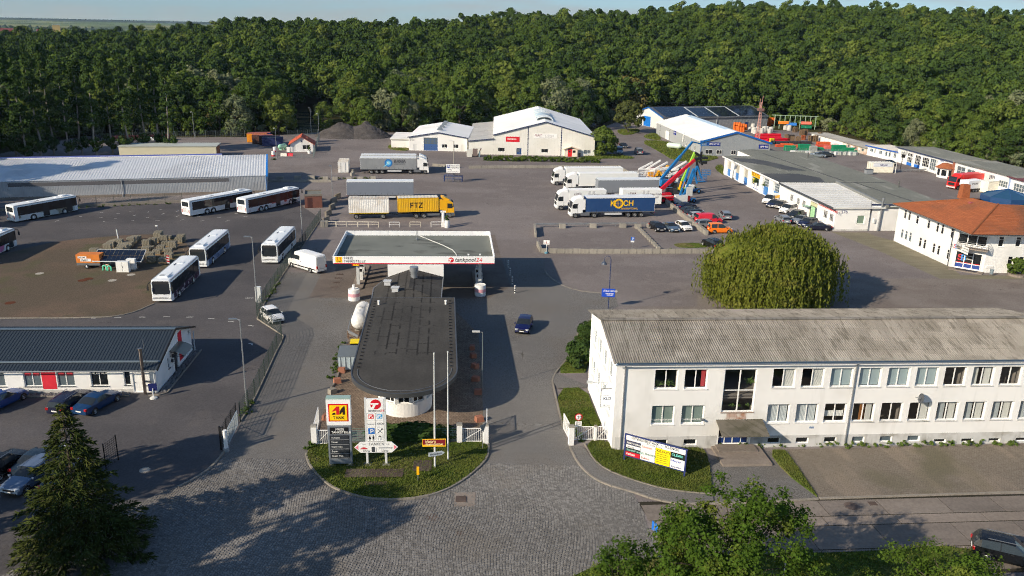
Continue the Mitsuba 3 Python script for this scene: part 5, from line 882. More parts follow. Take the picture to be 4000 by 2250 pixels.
def loft(stn,W,L,belt,roof_w,zb=.24,wf=None,sill=.45,cap=True):
 """body and glass of a car from stations (x / half length, top, side and top of the next stretch: b body, g glass)"""
 body,sideg,fr_,rr_=MB(),{1:MB(),-1:MB()},MB(),MB();P=[];zr=max(s[1]for s in stn)
 for x,zt,*_ in stn:
  e=abs(x);w=W/2*(1-(.16 if zt<1.6 else.06)*max(0,(e-.72)/.28)**2);b=min(belt,zt-.05);k=min(1,max(0,(zt-belt)/(zr-belt)))
  wr=w*(.96+(roof_w-.96)*k);z0=zb+(.12 if e>.97 else 0);sl=min(sill,b-.05)
  half=[(w*.92,z0),(w,sl),(w*.985,b),(wr,zt-.045),(wr*.72,zt),(0,zt+.02)]
  P.append([(x*L/2,y,z)for y,z in half])
 P=np.array(P);n=len(P);mid=np.argmax([s[1]for s in stn])
 for i in range(n-1):
  side,top=stn[i][2]
  for s in(1,-1):
   A_=P[i]*[1,s,1];B_=P[i+1]*[1,s,1]
   for j in range(5):
    tgt=body
    if j==2 and side=='g':tgt=sideg[s]
    if j>=3 and top=='g':tgt=fr_ if i>=mid else rr_
    q=[A_[j],B_[j],B_[j+1],A_[j+1]];tgt.quad(*(q if s<0 else q[::-1]))
 for i,sg_ in((0,1),(n-1,-1)):
  ring=[p for p in P[i]]+[p*[1,-1,1]for p in P[i][::-1][1:]];c=np.mean(ring,0);m_=len(ring)
  body.add(ring+[c],[[j,(j+1)%m_,m_]if sg_>0 else[(j+1)%m_,j,m_]for j in range(m_)])
 return body,sideg,fr_,rr_
def car_kit(L,W,stn,belt,wb=None,r=.32,roof_w=.8,van=False,bars=False,cargo=False):
 k=Kit();body,sg_,f_,r_=loft(stn,W,L,belt,roof_w);wb=wb or L*.62;xf_=wb/2+.02*L;xr=xf_-wb;w=W/2
 k.add('body',body,'PAINT',32)
 if f_.v:k.add('windscreen',f_,car_glass,32)
 if r_.v:k.add('rear_window',r_,car_glass,32)
 for s in(1,-1):
  if sg_[s].v:k.add('side_window#%d'%s,sg_[s],car_glass,32)
 for i,(x,s)in enumerate(((xf_,1),(xf_,-1),(xr,1),(xr,-1))):
  k.add('wheel_arch#%d'%i,MB().prism(sg.Point(0,0).buffer(r+.07).intersection(sg.box(-1,-.1,1,1)),0,.02,(np.array([x,s*(w-.012)if s>0 else-w-.008,r]),X3,Z3,Y3)),trim_m)
  wheel_parts(k,str(i),x,s*(w+.012),r,.21)
 zl=.68 if not van else.85
 for s in(1,-1):
  k.add('headlight#%d'%s,MB().cbox((L/2-.16,s*w*.70,zl),(.3,.36,.15),-s*.45,.9),lamp_m);k.add('tail_light#%d'%s,MB().cbox((-L/2+.06,s*w*.80,zl+.14),(.16,.24,.22 if not van else.4),s*.25),tail_m)
  k.add('mirror#%d'%s,MB().cbox((xf_-.62,s*(w+.1),belt+.06),(.1,.2,.14)),'PAINT');k.add('door_handle#%d'%s,MB().cbox((.1,s*(w+.0),belt-.1),(.2,.03,.04)),trim_m)
 k.add('grille',MB().box(L/2-.04,L/2+.012,-.45,.45,.55,.68),trim_m);k.add('bumper_strip',MB().box(L/2-.05,L/2+.02,-w*.7,w*.7,.33,.43),trim_m);k.add('number_plate',MB().box(L/2+.012,L/2+.03,-.26,.26,.44,.55),plate_m);k.add('number_plate',MB().box(-L/2-.03,-L/2-.0,-.26,.26,.58 if not van else.75,.69 if not van else.86),plate_m)
 if bars:
  for s in(1,-1):k.add('roof_rail#%d'%s,MB().bar((.5,s*w*.68,max(q[1]for q in stn)+.04),(-L*.32,s*w*.68,max(q[1]for q in stn)+.02),.04),steel)
 k.L,k.W,k.wb,k.xc=L,W,wb,(xf_+xr)/2;return k
HATCH=car_kit(4.05,1.74,[(-1,.52,'bb'),(-.985,.96,'bg'),(-.80,1.38,'bb'),(-.74,1.43,'gb'),(-.27,1.48,'bb'),(-.22,1.48,'gb'),(.1,1.45,'gg'),(.45,1.0,'bb'),(.82,.88,'bb'),(.96,.72,'bb'),(1,.48,'bb')],.95)
ESTATE=car_kit(4.7,1.8,[(-1,.52,'bb'),(-.985,.98,'bg'),(-.86,1.36,'bb'),(-.82,1.42,'gb'),(-.32,1.48,'bb'),(-.28,1.48,'gb'),(.08,1.45,'gg'),(.38,.99,'bb'),(.82,.86,'bb'),(.96,.7,'bb'),(1,.48,'bb')],.95,bars=True)
SEDAN=car_kit(4.7,1.8,[(-1,.52,'bb'),(-.985,.94,'bb'),(-.68,1.03,'bg'),(-.36,1.38,'gb'),(-.1,1.44,'bb'),(-.07,1.44,'gb'),(.1,1.42,'gg'),(.40,.98,'bb'),(.82,.85,'bb'),(.96,.7,'bb'),(1,.48,'bb')],.94)
SUV=car_kit(4.45,1.84,[(-1,.55,'bb'),(-.985,1.08,'bg'),(-.86,1.52,'bb'),(-.80,1.6,'gb'),(-.3,1.66,'bb'),(-.26,1.66,'gb'),(.1,1.62,'gg'),(.42,1.12,'bb'),(.84,1.0,'bb'),(.97,.82,'bb'),(1,.5,'bb')],1.06,r=.36,bars=True)
KOMBI=car_kit(4.25,1.82,[(-1,.55,'bb'),(-.985,1.08,'bg'),(-.95,1.66,'bb'),(-.86,1.78,'gb'),(-.35,1.83,'bb'),(-.3,1.83,'gb'),(.12,1.78,'gg'),(.52,1.16,'bb'),(.84,1.0,'bb'),(.97,.8,'bb'),(1,.5,'bb')],1.08,r=.33,van=True,roof_w=.86)
VAN=car_kit(5.0,1.9,[(-1,.55,'bb'),(-.985,1.15,'bg'),(-.95,1.8,'bb'),(-.86,1.93,'bb'),(.1,1.96,'gb'),(.32,1.92,'gg'),(.66,1.2,'bb'),(.88,1.02,'bb'),(.98,.85,'bb'),(1,.5,'bb')],1.12,r=.34,van=True,roof_w=.86)
BIGVAN=car_kit(6.9,2.0,[(-1,.6,'bb'),(-.99,1.4,'bb'),(-.97,2.5,'bb'),(-.9,2.65,'bb'),(-.02,2.7,'bb'),(.0,2.7,'bb'),(.36,2.68,'bb'),(.46,2.55,'gb'),(.52,2.35,'gg'),(.74,1.5,'bb'),(.92,1.2,'bb'),(.985,.95,'bb'),(1,.55,'bb')],1.42,wb=4.3,r=.37,van=True,roof_w=.88)
def park(kit,rear,front,side,name,label,cat,col,group=None,**kw):
 """rear and front: ground points under the wheels of the side that faces the lens; side +1 when that is the vehicle's left"""
 a,b=np.array(rear),np.array(front);h=math.atan2(b[1]-a[1],b[0]-a[0]);d=np.array([math.cos(h),math.sin(h)]);n=np.array([d[1],-d[0]])*side
 c=(a+b)/2+n*kit.W/2-d*kit.xc
 return kit.put(name,label,cat,tuple(c),h,group,{'PAINT':col}if not isinstance(col,dict)else col,**kw)
def veh(kit,c,deg,name,label,cat,col,group=None,**kw):return kit.put(name,label,cat,c,math.radians(deg),group,{'PAINT':col}if not isinstance(col,dict)else col,**kw)
DB,BK,SV,WH,GR_=PAINT(18,24,58),PAINT(17,18,20),C(150,156,162,.3,.8,.5),PAINT(232,232,230),PAINT(88,92,96)
LG='cars parked along the car park wall'
veh(HATCH,(1.54,92.00),-99,'parked_car','dark blue hatchback driving on the cobbles beside the station','car',PAINT(12,16,70))
park(HATCH,(-30.46,94.06),(-28.79,91.78),-1,'parked_car','white hatchback parked against the mesh fence corner','car',WH)
k=park(BIGVAN,(-29.30,113.72),(-32.62,116.32),1,'parked_van','long white high-roof panel van beside the station canopy','van',WH)
part(k,'side_window',MB().box(.35,1.75,.985,1.0,1.5,2.15),car_glass,m=mtx());part(k,'side_strip',MB().box(-3.2,2.2,.99,1.012,.55,.72),trim_m)
veh(HATCH,(26.15,145.59),-75,'parked_car','black hatchback, leftmost of three cars beside the concrete wall','car',BK);veh(SEDAN,(28.62,145.81),-75,'parked_car','grey-blue saloon parked between a black and a white hatchback','car',C(96,116,136,.3,.8,.4));veh(HATCH,(31.13,146.54),-74,'parked_car','white hatchback, right of three cars beside the concrete wall','car',WH)
park(KOMBI,(36.19,143.64),(38.78,143.87),-1,'parked_van','orange box van with dark side windows by the concrete wall','van',PAINT(235,120,20))
park(VAN,(35.71,151.00),(38.81,151.60),-1,'parked_van','bright red panel van behind the orange van','van',PAINT(214,28,52))
park(ESTATE,(35.14,147.80),(37.47,148.02),-1,'parked_car','silver estate car squeezed between the red and orange vans','car',SV);park(SEDAN,(34.44,163.71),(37.19,165.45),-1,'parked_car','dark blue saloon at the far end of the car park wall','car',DB)
park(ESTATE,(34.39,159.01),(37.34,160.23),-1,'parked_car','black estate car second from the far end of the wall','car',BK);park(ESTATE,(34.51,156.55),(37.59,157.97),-1,'parked_car','dark estate with roof rails third from the far end of the wall','car',PAINT(26,30,34));park(HATCH,(35.00,154.63),(37.26,155.40),-1,'parked_car','pale grey hatchback left of the red van','car',C(176,180,182,.3,.8,.3))
park(ESTATE,(40.32,155.15),(40.45,159.39),1,'parked_car','silver estate standing alone on the asphalt right of the red van','car',SV);park(SUV,(32.89,132.66),(32.25,134.59),1,'parked_car','black off-roader on the weedy patch by the willow','car',BK)
k=park(VAN,(57.87,174.65),(53.46,170.38),1,'parked_van','white van with yellow side print by the white-roofed garage','van',WH);part(k,'side_print',MB().box(-1.9,.2,.945,.962,1.15,1.75),C(240,180,40))
park(HATCH,(55.93,169.68),(53.97,167.50),1,'parked_car','dark blue small car right beside the white van','car',DB);park(HATCH,(57.03,169.00),(55.11,166.45),1,'parked_car','charcoal small car between blue car and white estate van','car',PAINT(42,40,42));park(KOMBI,(57.50,164.04),(54.74,161.61),1,'parked_car','white high estate car in front of the garage windows','car',WH)
park(ESTATE,(50.93,152.85),(50.78,156.40),1,'parked_car','silver estate car parked askew in front of the others','car',SV);park(ESTATE,(57.37,159.28),(54.84,156.94),1,'parked_car','black estate in front of the pale green door','car',PAINT(20,26,32));park(SEDAN,(56.91,154.75),(54.44,152.72),1,'parked_car','silver saloon between two dark cars at the garage row','car',SV)
park(ESTATE,(57.08,151.80),(55.04,150.32),1,'parked_car','dark blue estate second from the garage corner','car',DB);park(SEDAN,(57.44,147.66),(55.13,147.82),1,'parked_car','dark blue saloon parked nearest the garage corner','car',PAINT(14,18,40))
veh(VAN,(31.03,244.41),-95,'parked_van','light blue van under the tree beside the large white hall','van',PAINT(110,140,160));veh(SEDAN,(33.87,257.89),-80,'parked_car','dark car behind the light blue van','car',BK);veh(VAN,(36.63,243.96),92,'parked_van','grey van seen from behind on the side road','van',C(120,124,130,.4,.4,.3))
veh(ESTATE,(28.01,313.78),180,'parked_car','grey car behind the large white hall','car',GR_);park(SEDAN,(105.79,231.29),(104.68,234.62),1,'parked_car','black car behind the white advertising container','car',BK)
park(SEDAN,(88.93,245.22),(91.07,244.25),-1,'parked_car','silver-blue car parked by the garage row roof','car',C(140,152,164,.25,.9,.5));park(SUV,(92.81,245.79),(94.31,246.01),-1,'parked_car','dark car beside the silver-blue one','car',PAINT(50,56,60))
park(SUV,(33.02,48.00),(35.19,47.02),-1,'parked_car','black off-roader at the bottom right road edge','car',PAINT(14,16,20))
park(SEDAN,(-37.56,67.24),(-36.80,70.20),-1,'parked_car','petrol blue coupe with pale plate by the depot office','car',PAINT(16,52,92));park(ESTATE,(-39.79,67.44),(-39.42,70.20),-1,'parked_car','navy estate car left of the petrol blue coupe','car',PAINT(24,28,52));park(ESTATE,(-46.32,67.63),(-45.73,69.62),-1,'parked_car','mid-blue car at the left picture edge before the office','car',PAINT(34,66,128))
veh(SUV,(-39.81,57.13),78,'parked_car','black car at the left picture edge below the office','car',BK);veh(ESTATE,(-36.75,55.68),-100,'parked_car','blue-grey car half hidden by the conifer','car',C(110,126,150,.3,.8,.4));veh(SEDAN,(-37.43,58.11),80,'parked_car','dark car behind the conifer tip','car',PAINT(30,44,58));veh(SEDAN,(-33.94,55.80),82,'parked_car','dark green car hidden behind the conifer boughs','car',PAINT(24,40,44))

# ---- buses
def bus_kit(L,axles):
 k=Kit();W=2.55;w=W/2;secs=[(w,.32),(w,1.2),(w-.02,2.72),(w-.08,2.98),(w-.25,3.08),(0,3.12)]
 xs_=[-L/2,-L/2+.12,-L/2+.6,L/2-.5,L/2-.12,L/2];ins=[.12,.03,0,0,.05,.18];body=MB();gl={1:MB(),-1:MB()}
 P=np.array([[(x,y-i*.6 if y>0 else 0,z-(i*.5 if z>2.9 else 0))for y,z in secs]for x,i in zip(xs_,ins)])
 for i in range(5):
  for s in(1,-1):
   for j in range(5):
    tgt=gl[s]if j==1 and i in(2,3)else body;q=[P[i][j]*[1,s,1],P[i+1][j]*[1,s,1],P[i+1][j+1]*[1,s,1],P[i][j+1]*[1,s,1]];tgt.quad(*(q if s<0 else q[::-1]))
 for i,sl in((0,1),(5,-1)):
  ring=[p for p in P[i]]+[p*[1,-1,1]for p in P[i][::-1][1:]];c=np.mean(ring,0);m_=len(ring);body.add(ring+[c],[[j,(j+1)%m_,m_]if sl>0 else[(j+1)%m_,j,m_]for j in range(m_)])
 k.add('body',body,'PAINT',30)
 for s in(1,-1):
  k.add('side_window#%d'%s,gl[s],'GLASS',30);k.add('side_panel#%d'%s,MB().box(-L/2+.65,L/2-.7,s*w-.004 if s>0 else-w-.014,s*w+.014 if s>0 else-w+.004,.36,1.22),'LOWER')
  for i in range(6):k.add('window_pillar',MB().box(-L/2+1.2+i*(L-3)/6,-L/2+1.28+i*(L-3)/6,min(s*(w-.01),s*(w+.012)),max(s*(w-.01),s*(w+.012)),1.25,2.7),trim_m)
  k.add('roof_edge#%d'%s,MB().box(-L/2+.2,L/2-.3,s*(w-.1)-.06,s*(w-.1)+.06,2.95,3.05),C(150,155,160,.4,0,.3))
  k.add('mirror#%d'%s,MB().tube([(L/2-.1,s*(w-.1),2.85),(L/2+.35,s*(w+.15),2.7),(L/2+.4,s*(w+.22),2.2)],.05,5).cbox((L/2+.38,s*(w+.22),2.1),(.12,.22,.5)),trim_m)
  k.add('headlight#%d'%s,MB().cbox((L/2-.04,s*.92,.72),(.16,.42,.2),-s*.2),lamp_m);k.add('tail_light#%d'%s,MB().cbox((-L/2+.02,s*1.02,1.0),(.1,.14,.6)),tail_m)
 for i,x in enumerate((L/2-1.1,L/2-5.6)):k.add('door',MB().box(x-1.2,x,-w-.02,-w+.01,.36,2.65),car_glass)
 k.add('windscreen',MB().add([(L/2+.012,y,z)for y,z in((-1.02,1.22),(1.02,1.22),(1.08,1.6),(1.02,2.86),(.9,2.94),(-.9,2.94),(-1.02,2.86),(-1.08,1.6))],[[0,i,i+1]for i in range(1,7)]),car_glass)
 k.add('destination_panel',MB().box(L/2+.013,L/2+.03,-.95,.95,2.55,2.9),trim_m);k.add('grille',MB().box(L/2-.02,L/2+.02,-.8,.8,.66,.78),trim_m);k.add('number_plate',MB().box(L/2,L/2+.03,-.26,.26,.44,.55),plate_m);k.add('wiper',MB().bar((L/2+.04,-.7,1.2),(L/2+.04,.1,1.5),.04).bar((L/2+.04,.3,1.2),(L/2+.04,1.0,1.42),.04),trim_m)
 k.add('rear_window',MB().box(-L/2-.02,-L/2+.02,-.9,.9,1.9,2.75),car_glass);k.add('engine_grille',MB().box(-L/2-.02,-L/2,-.2,.9,.8,1.6),C(190,190,192));k.add('rear_badge',MB().cyl((-L/2-.02,-.45,1.2),(-L/2,-.45,1.2),.42,20),C(205,208,210))
 for x in(L*.25,-L*.18):k.add('roof_hatch',MB().box(x-.45,x+.45,-.4,.4,3.1,3.17),'PAINT');k.add('roof_slot',MB().box(x+.5,x+1.3,-.55,-.42,3.1,3.16),dgrey)
 k.add('air_unit',MB().cbox((L*.36,0,3.2),(1.5,1.3,.22),0,.85),'PAINT');k.add('air_unit/vents',MB().box(L*.36+.2,L*.36+.35,-.5,.1,3.3,3.325).box(L*.36-.1,L*.36+.0,-.5,.1,3.3,3.325),trim_m)
 for i,x in enumerate(axles):
  for s in(1,-1):
   k.add('wheel_arch',MB().prism(sg.Point(0,0).buffer(.6).intersection(sg.box(-1,-.25,1,1)),0,.02,(np.array([x,s*w-(.0 if s>0 else.018),.5]),X3,Z3,Y3)),trim_m);wheel_parts(k,'%d%d'%(i,s),x,s*(w+.03),.5,.3,W_fr)
 k.L,k.W,k.xc=L,W,(axles[0]+axles[1])/2;return k
BUS=bus_kit(12.0,(3.3,-2.7));LBUS=bus_kit(14.5,(4.5,-2.2,-3.6));dk=M('bus_glass',(.022,.02,.02),.06,0,.6)
def pb(lo,gl=None):return{'PAINT':C(226,230,232,.35,.5),'LOWER':lo,'GLASS':gl or dk}
def art(a,b,c,s):return M('print%d'%len(scene),proc(lambda p,n,uv:mix(mix(a,b,smoothstep(.45,.55,fbm(p.x*s+p.y*s,p.z*s*1.5,3.,octaves=2))),c,smoothstep(.6,.66,fbm(p.x*1.1*s+9.,p.z*2.2*s,p.y*s,octaves=2)))),.4)
x1=np.array([560.,1000.]);
park(BUS,(-43.81,107.64),(-43.37,101.38),1,'bus','white bus with dark purple printed side, nearest on the depot kerb','bus',pb(art((.028,.016,.036),(.06,.02,.05),(.3,.27,.3),1.3)))
park(BUS,(-44.90,123.35),(-44.58,117.28),1,'bus','white bus with pale blue wavy side print, behind the purple one','bus',pb(art((.13,.20,.33),(.22,.30,.42),(.08,.13,.25),.9)))
park(BUS,(-35.22,126.23),(-35.03,120.60),1,'bus','plain white bus beside the mesh fence and the white van','bus',pb(C(214,216,214)))
park(BUS,(-85.88,143.04),(-83.00,148.54),-1,'bus','white bus with landscape print before the left end of the storage hall','bus',pb(art((.62,.63,.62),(.45,.5,.48),(.22,.2,.14),.5)))
park(LBUS,(-48.07,154.71),(-44.29,161.75),-1,'bus','long white three-axle bus with maroon glazing and red town skyline print','bus',pb(art((.66,.66,.66),(.66,.6,.6),(.42,.06,.06),.7),M('maroon_glass',(.045,.012,.012),.12)))
park(LBUS,(-57.31,151.24),(-52.68,158.36),-1,'bus','long white three-axle bus partly behind the skyline bus','bus',pb(C(222,224,224)))
park(BUS,(-77.52,113.83),(-77.89,123.97),-1,'bus','white bus cut off by the left picture edge','bus',pb(art((.62,.63,.64),(.6,.6,.62),(.5,.15,.3),.6)))

# ---- lorries
def cab(k,x0,col='PAINT',high=True,H=3.75):
 """a cab-over lorry cab whose back is at x0, facing +x"""
 L=2.25;w=1.24;stn=[(-1,2.7,'bb'),(-.98,H,'bb'),(-.1,H,'bb'),(.0,H-.02,'bb'),(.55,H-.35 if high else H-.12,'bb'),(.82,2.95,'gg'),(.99,1.75,'bb'),(1,.55,'bb')]
 b=MB();P=[(x0,.95),(x0,H),(x0+1.2,H+.02),(x0+1.75,H-.3),(x0+1.95,2.95),(x0+2.22,1.8),(x0+2.28,.45),(x0+1.95,.42),(x0+1.9,.9),(x0+.9,.95)]
 for s,f in((1,0),(-1,1)):pass
 b.prism(P,-w,w,(np.zeros(3),X3,Z3,-Y3));k.add('cab',b,col)
 k.add('cab/windscreen',MB().quad((x0+1.965,-1.12,2.9),(x0+1.965,1.12,2.9),(x0+2.235,1.14,1.82),(x0+2.235,-1.14,1.82)),car_glass)
 k.add('cab/sun_visor',MB().bar((x0+2.05,-1.1,3.0),(x0+2.05,1.1,3.0),.28,.06),trim_m);k.add('cab/grille',MB().box(x0+2.24,x0+2.3,-.85,.85,.95,1.6),trim_m);k.add('cab/bumper',MB().box(x0+1.95,x0+2.34,-w,w,.38,.8),col)
 for s in(1,-1):
  k.add('cab/side_window',MB().prism([(x0+1.0,1.85),(x0+2.0,1.85),(x0+1.82,2.75),(x0+1.0,2.75)],0,.012,(np.array([0,s*w+(.002 if s>0 else.002+.0),0]),X3,Z3,Y3*s)),car_glass)
  k.add('cab/door_line',MB().prism([(x0+.93,.95),(x0+.97,.95),(x0+.97,2.85),(x0+.93,2.85)],0,.008,(np.array([0,s*w,0]),X3,Z3,Y3*s)),trim_m)
  k.add('cab/mirror',MB().cbox((x0+2.0,s*(w+.18),2.4),(.12,.2,.55)),trim_m);k.add('cab/headlight',MB().cbox((x0+2.33,s*.95,.68),(.06,.42,.2)),lamp_m);k.add('cab/side_fairing',MB().cbox((x0-.25,s*(w-.05),2.6),(.5,.08,2.0)),col);k.add('cab/step',MB().box(x0+1.0,x0+1.9,min(s*(w-.1),s*(w+.02)),max(s*(w-.1),s*(w+.02)),.4,.9),trim_m)
 if high:k.add('cab/wind_deflector',MB().prism([(x0+.0,H),(x0+1.2,H),(x0+.35,H+.32),(x0,H+.35)],-1.1,1.1,(np.zeros(3),X3,Z3,-Y3)),col)
def axle(k,tag,x,r=.5,w=.34,y=1.27,rim=None):
 for s in(1,-1):wheel_parts(k,tag+str(s),x,s*y,r,w,rim or C(120,122,124,.5,0,.5))
def tractor(k,x0):
 cab(k,x0);k.add('chassis',MB().box(x0-3.4,x0+1.8,-.45,.45,.75,1.05),trim_m);axle(k,'f',x0+1.4);axle(k,'d',x0-2.3)
 for s in(1,-1):k.add('fuel_tank',MB().cbox((x0-.55,s*.98,.75),(1.7,.55,.6)),steel)
def trailer(k,x1,L,side,roof,z0=1.15,z1=3.98,ax=3,curtain=True,legs=True,axx=None):
 """a semi-trailer whose front wall is at x1"""
 x0=x1-L;w=1.27
 k.add('load_box',MB().box(x0,x1,-w+.01,w-.01,z0,z1-.02),side);k.add('roof_sheet',MB().box(x0-.02,x1+.02,-w-.01,w+.01,z1-.03,z1+.04),roof)
 for s in(1,-1):
  k.add('side_rail',MB().box(x0,x1,s*w-.03,s*w+.03,z1-.16,z1-.02),roof);k.add('sill',MB().box(x0,x1,s*w-.03,s*w+.03,z0-.08,z0+.06),steel)
  if curtain:
   for i in range(int(L/1.1)):k.add('strap',MB().box(x0+.5+i*1.1,x0+.54+i*1.1,min(s*w-.01,s*w+.014),max(s*w-.01,s*w+.014),z0-.12,z0+.45),trim_m)
  k.add('side_guard',MB().box(x1-L*.52,x1-L*.27,s*w-.03,s*w,.55,.95),C(190,192,194));k.add('tail_light',MB().cbox((x0-.01,s*1.05,.95),(.06,.35,.16)),tail_m)
 k.add('rear_door',MB().box(x0-.03,x0,-w,w,z0,z1),C(222,222,220)if not isinstance(roof,int)else roof);k.add('rear_door/lock_rod',MB().box(x0-.06,x0-.03,-.5,-.45,z0,z1).box(x0-.06,x0-.03,.45,.5,z0,z1),steel);k.add('under_run_bar',MB().box(x0,x0+.1,-1.2,1.2,.45,.6),trim_m)
 k.add('frame',MB().box(x0,x1,-.5,.5,.85,z0-.02),trim_m)
 for i in range(ax):axle(k,'t%d'%i,(axx if axx is not None else x0+2.6)+i*1.31,.5,.38)
 if legs:k.add('landing_leg',MB().box(x1-3.0,x1-2.8,-.8,-.6,.1,1.1).box(x1-3.0,x1-2.8,.6,.8,.1,1.1),trim_m)
WHP=C(232,233,232,.35,.4);curt_w=C(228,230,228,.6);curt_g=C(122,128,136,.6)
def semi(side,roof,curtain=True):
 k=Kit();tractor(k,5.9);trailer(k,5.2,13.6,side,roof,curtain=curtain,legs=True);k.L,k.W,k.xc=16.5,2.55,(7.3+(-8.4+2.6))/2;return k
navyc=M('navy_tarpaulin',weathered((.012,.05,.16),(.02,.065,.18),.4,.2),.5)
def sidetext(k,word,h,x,z,m,s,bold=True,lean=0.):
 """lettering on the side s (+1 left) of a vehicle in its own frame"""
 F_=(np.array([x,s*1.285,z]),X3*-s,Z3,Y3*s);return part(k,'lettering',text(word,h,F_[0],F_[1],F_[2],F_[3],bold,lean=lean),m)
SEMI_B=semi(navyc,C(214,218,222));yel=C(240,190,20)
# the lorries stand parallel, noses to the left
LH=math.radians(189.0)
def lorry(kit,p_front,h,side,*a,xf=7.3,**kw):
 """p_front: ground point under the near front wheel"""
 d=np.array([math.cos(h),math.sin(h)]);n=np.array([d[1],-d[0]])*side;c=np.array(p_front)+n*1.27-d*xf
 return kit.put(a[0],a[1],a[2],tuple(c),h,a[3]if len(a)>3 else None,kw.get('paint'),skip=kw.get('skip',()))
k=lorry(SEMI_B,(11.85,154.21),LH,1,'lorry','white articulated lorry with navy blue curtain trailer and yellow lettering','lorry',paint={'PAINT':WHP})
sidetext(k,'K',1.05,.55,2.3,yel,1);sidetext(k,'CH',1.05,-2.0,2.3,yel,1);sidetext(k,'INTERNATIONAL',.3,-1.6,1.6,yel,1,False)
part(k,'globe_logo',MB().lathe([(.62,0),(.95,0),(.95,.012),(.62,.012)],24).xf(np.array([[1,0,0,-1.15],[0,0,1,1.285],[0,1,0,2.75],[0,0,0,1.]])),yel);part(k,'globe_lines',MB().box(-1.18,-1.12,1.285,1.297,1.9,3.65).box(-1.75,-.55,1.285,1.297,2.72,2.78).box(-1.5,-1.44,1.285,1.297,2.2,3.3).box(-.86,-.8,1.285,1.297,2.2,3.3),C(196,150,60))
# two-part lorry with white boxes behind it
RIG=Kit();cab(RIG,3.6,high=True);RIG.add('load_box',MB().box(-4.2,3.3,-1.27,1.27,1.05,3.95),curt_w);RIG.add('load_box/roof_edge',MB().box(-4.22,3.32,-1.29,1.29,3.9,4.0),white);RIG.add('chassis',MB().box(-4,5.4,-.45,.45,.7,1.0),trim_m);axle(RIG,'f',5.0);axle(RIG,'d',-.6);axle(RIG,'e',-1.95);RIG.W,RIG.xc=2.55,2.2
TRL=Kit();TRL.add('load_box',MB().box(-4.1,4.1,-1.27,1.27,1.05,3.95),curt_w);TRL.add('load_box/roof_edge',MB().box(-4.12,4.12,-1.29,1.29,3.9,4.0),white);TRL.add('chassis',MB().box(-4,4,-.45,.45,.7,1.0).bar((4,0,.7),(6,0,.6),.12),trim_m);axle(TRL,'a',-.4);axle(TRL,'b',-1.7);TRL.add('tail_light',MB().cbox((-4.12,.9,.9),(.05,.3,.15)),tail_m);TRL.add('tail_light',MB().cbox((-4.12,-.9,.9),(.05,.3,.15)),tail_m);TRL.add('marker_plate',MB().box(-4.14,-4.1,.4,.9,1.3,1.7),C(230,200,40))
d_=np.array([math.cos(LH),math.sin(LH)]);n_=np.array([d_[1],-d_[0]]);pk_=np.array((29.06,164.61))+n_*1.0
greyb=C(196,196,196,.6)
for kit,ofs,nm,lab in((TRL,3.2,'box_trailer','white two-axle box trailer with slanted grey bands behind the navy lorry'),(RIG,14.9,'lorry','white rigid box lorry coupled ahead of the white box trailer')):
 c=pk_+d_*ofs;k=kit.put(nm,lab,'trailer' if kit is TRL else 'lorry',tuple(c),LH,None,{'PAINT':WHP});u=0 if kit is TRL else(-.4)
 sidetext(k,'LEWA',.42,2.9+u,3.05,C(110,90,96),1);sidetext(k,'wir bilden Profis',.36,-.3+u,2.9,C(110,100,104),1,True,.3);sidetext(k,'aus!',.36,-2.4+u,2.3,C(110,100,104),1,True,.3)
 for x in(-.2,-1.1):part(k,'side_band',MB().add([(x+u+q,1.274,z)for q,z in((0,1.1),(.45,1.1),(.05,3.85),(-.4,3.85))],[[0,1,2,3]]),greyb)
TRAIL=Kit();trailer(TRAIL,6.8,13.6,curt_g,C(210,216,220));TRAIL.W=2.55
c=np.array((31.61,177.03))+n_*1.3+d_*6.9;TRAIL.put('semi_trailer','grey curtain semi-trailer parked between the white lorries','trailer',tuple(c),LH,None)
SEMI_W=semi(curt_w,C(226,228,226),False)
lorry(SEMI_W,(12.45,181.78),LH,1,'lorry','white articulated box lorry, second from the back of the row','lorry',paint={'PAINT':WHP});lorry(SEMI_W,(9.90,189.05),LH,1,'lorry','white articulated box lorry at the back of the row','lorry',paint={'PAINT':WHP})
BH=math.radians(7.0);SEMI_G=semi(M('grey_tarpaulin',weathered((.245,.26,.275),(.2,.215,.23),.5,.3),.6),C(206,210,212))
k=lorry(SEMI_G,(-21.99,200.86),BH,-1,'lorry','white lorry with grey curtain trailer and round blue arrow logo','lorry',paint={'PAINT':WHP})
sidetext(k,'BAMA',.72,-.3,2.75,C(60,62,70),-1,True);sidetext(k,'LOGISTICS',.36,-.3,2.25,C(90,94,100),-1,False)
for r0,r1,m_ in((.62,.95,C(40,110,180)),(.3,.62,C(90,170,215)),(0.01,.3,white)):part(k,'round_logo',MB().lathe([(r0,0),(r1,0),(r1,.015),(r0,.015)],26).xf(np.array([[1,0,0,-1.6],[0,0,-1,-1.285],[0,1,0,2.7],[0,0,0,1.]])),m_)
part(k,'arrow_logo',MB().prism([(-2.9,1.75),(-2.3,1.95),(-1.5,2.6),(-1.25,2.4),(-1.1,3.0),(-1.75,2.9),(-1.6,2.75),(-2.4,2.15)],0,.02,(np.array([0,-1.3,0]),X3,Z3,-Y3)),C(120,200,230))
d2=np.array([math.cos(BH),math.sin(BH)]);n2=np.array([-d2[1],d2[0]]);lorry(SEMI_G,tuple(np.array((-21.99,200.86))+n2*4.4),BH,-1,'lorry','second white lorry with grey trailer parked right behind the blue-logo one','lorry',paint={'PAINT':WHP})
c=np.array((-34.36,166.41))+d2*6.8+n2*1.2;TRAIL.put('semi_trailer','slate grey curtain semi-trailer behind the white and yellow containers','trailer',tuple(c),BH,None,{curt_g:C(112,120,134,.6)})
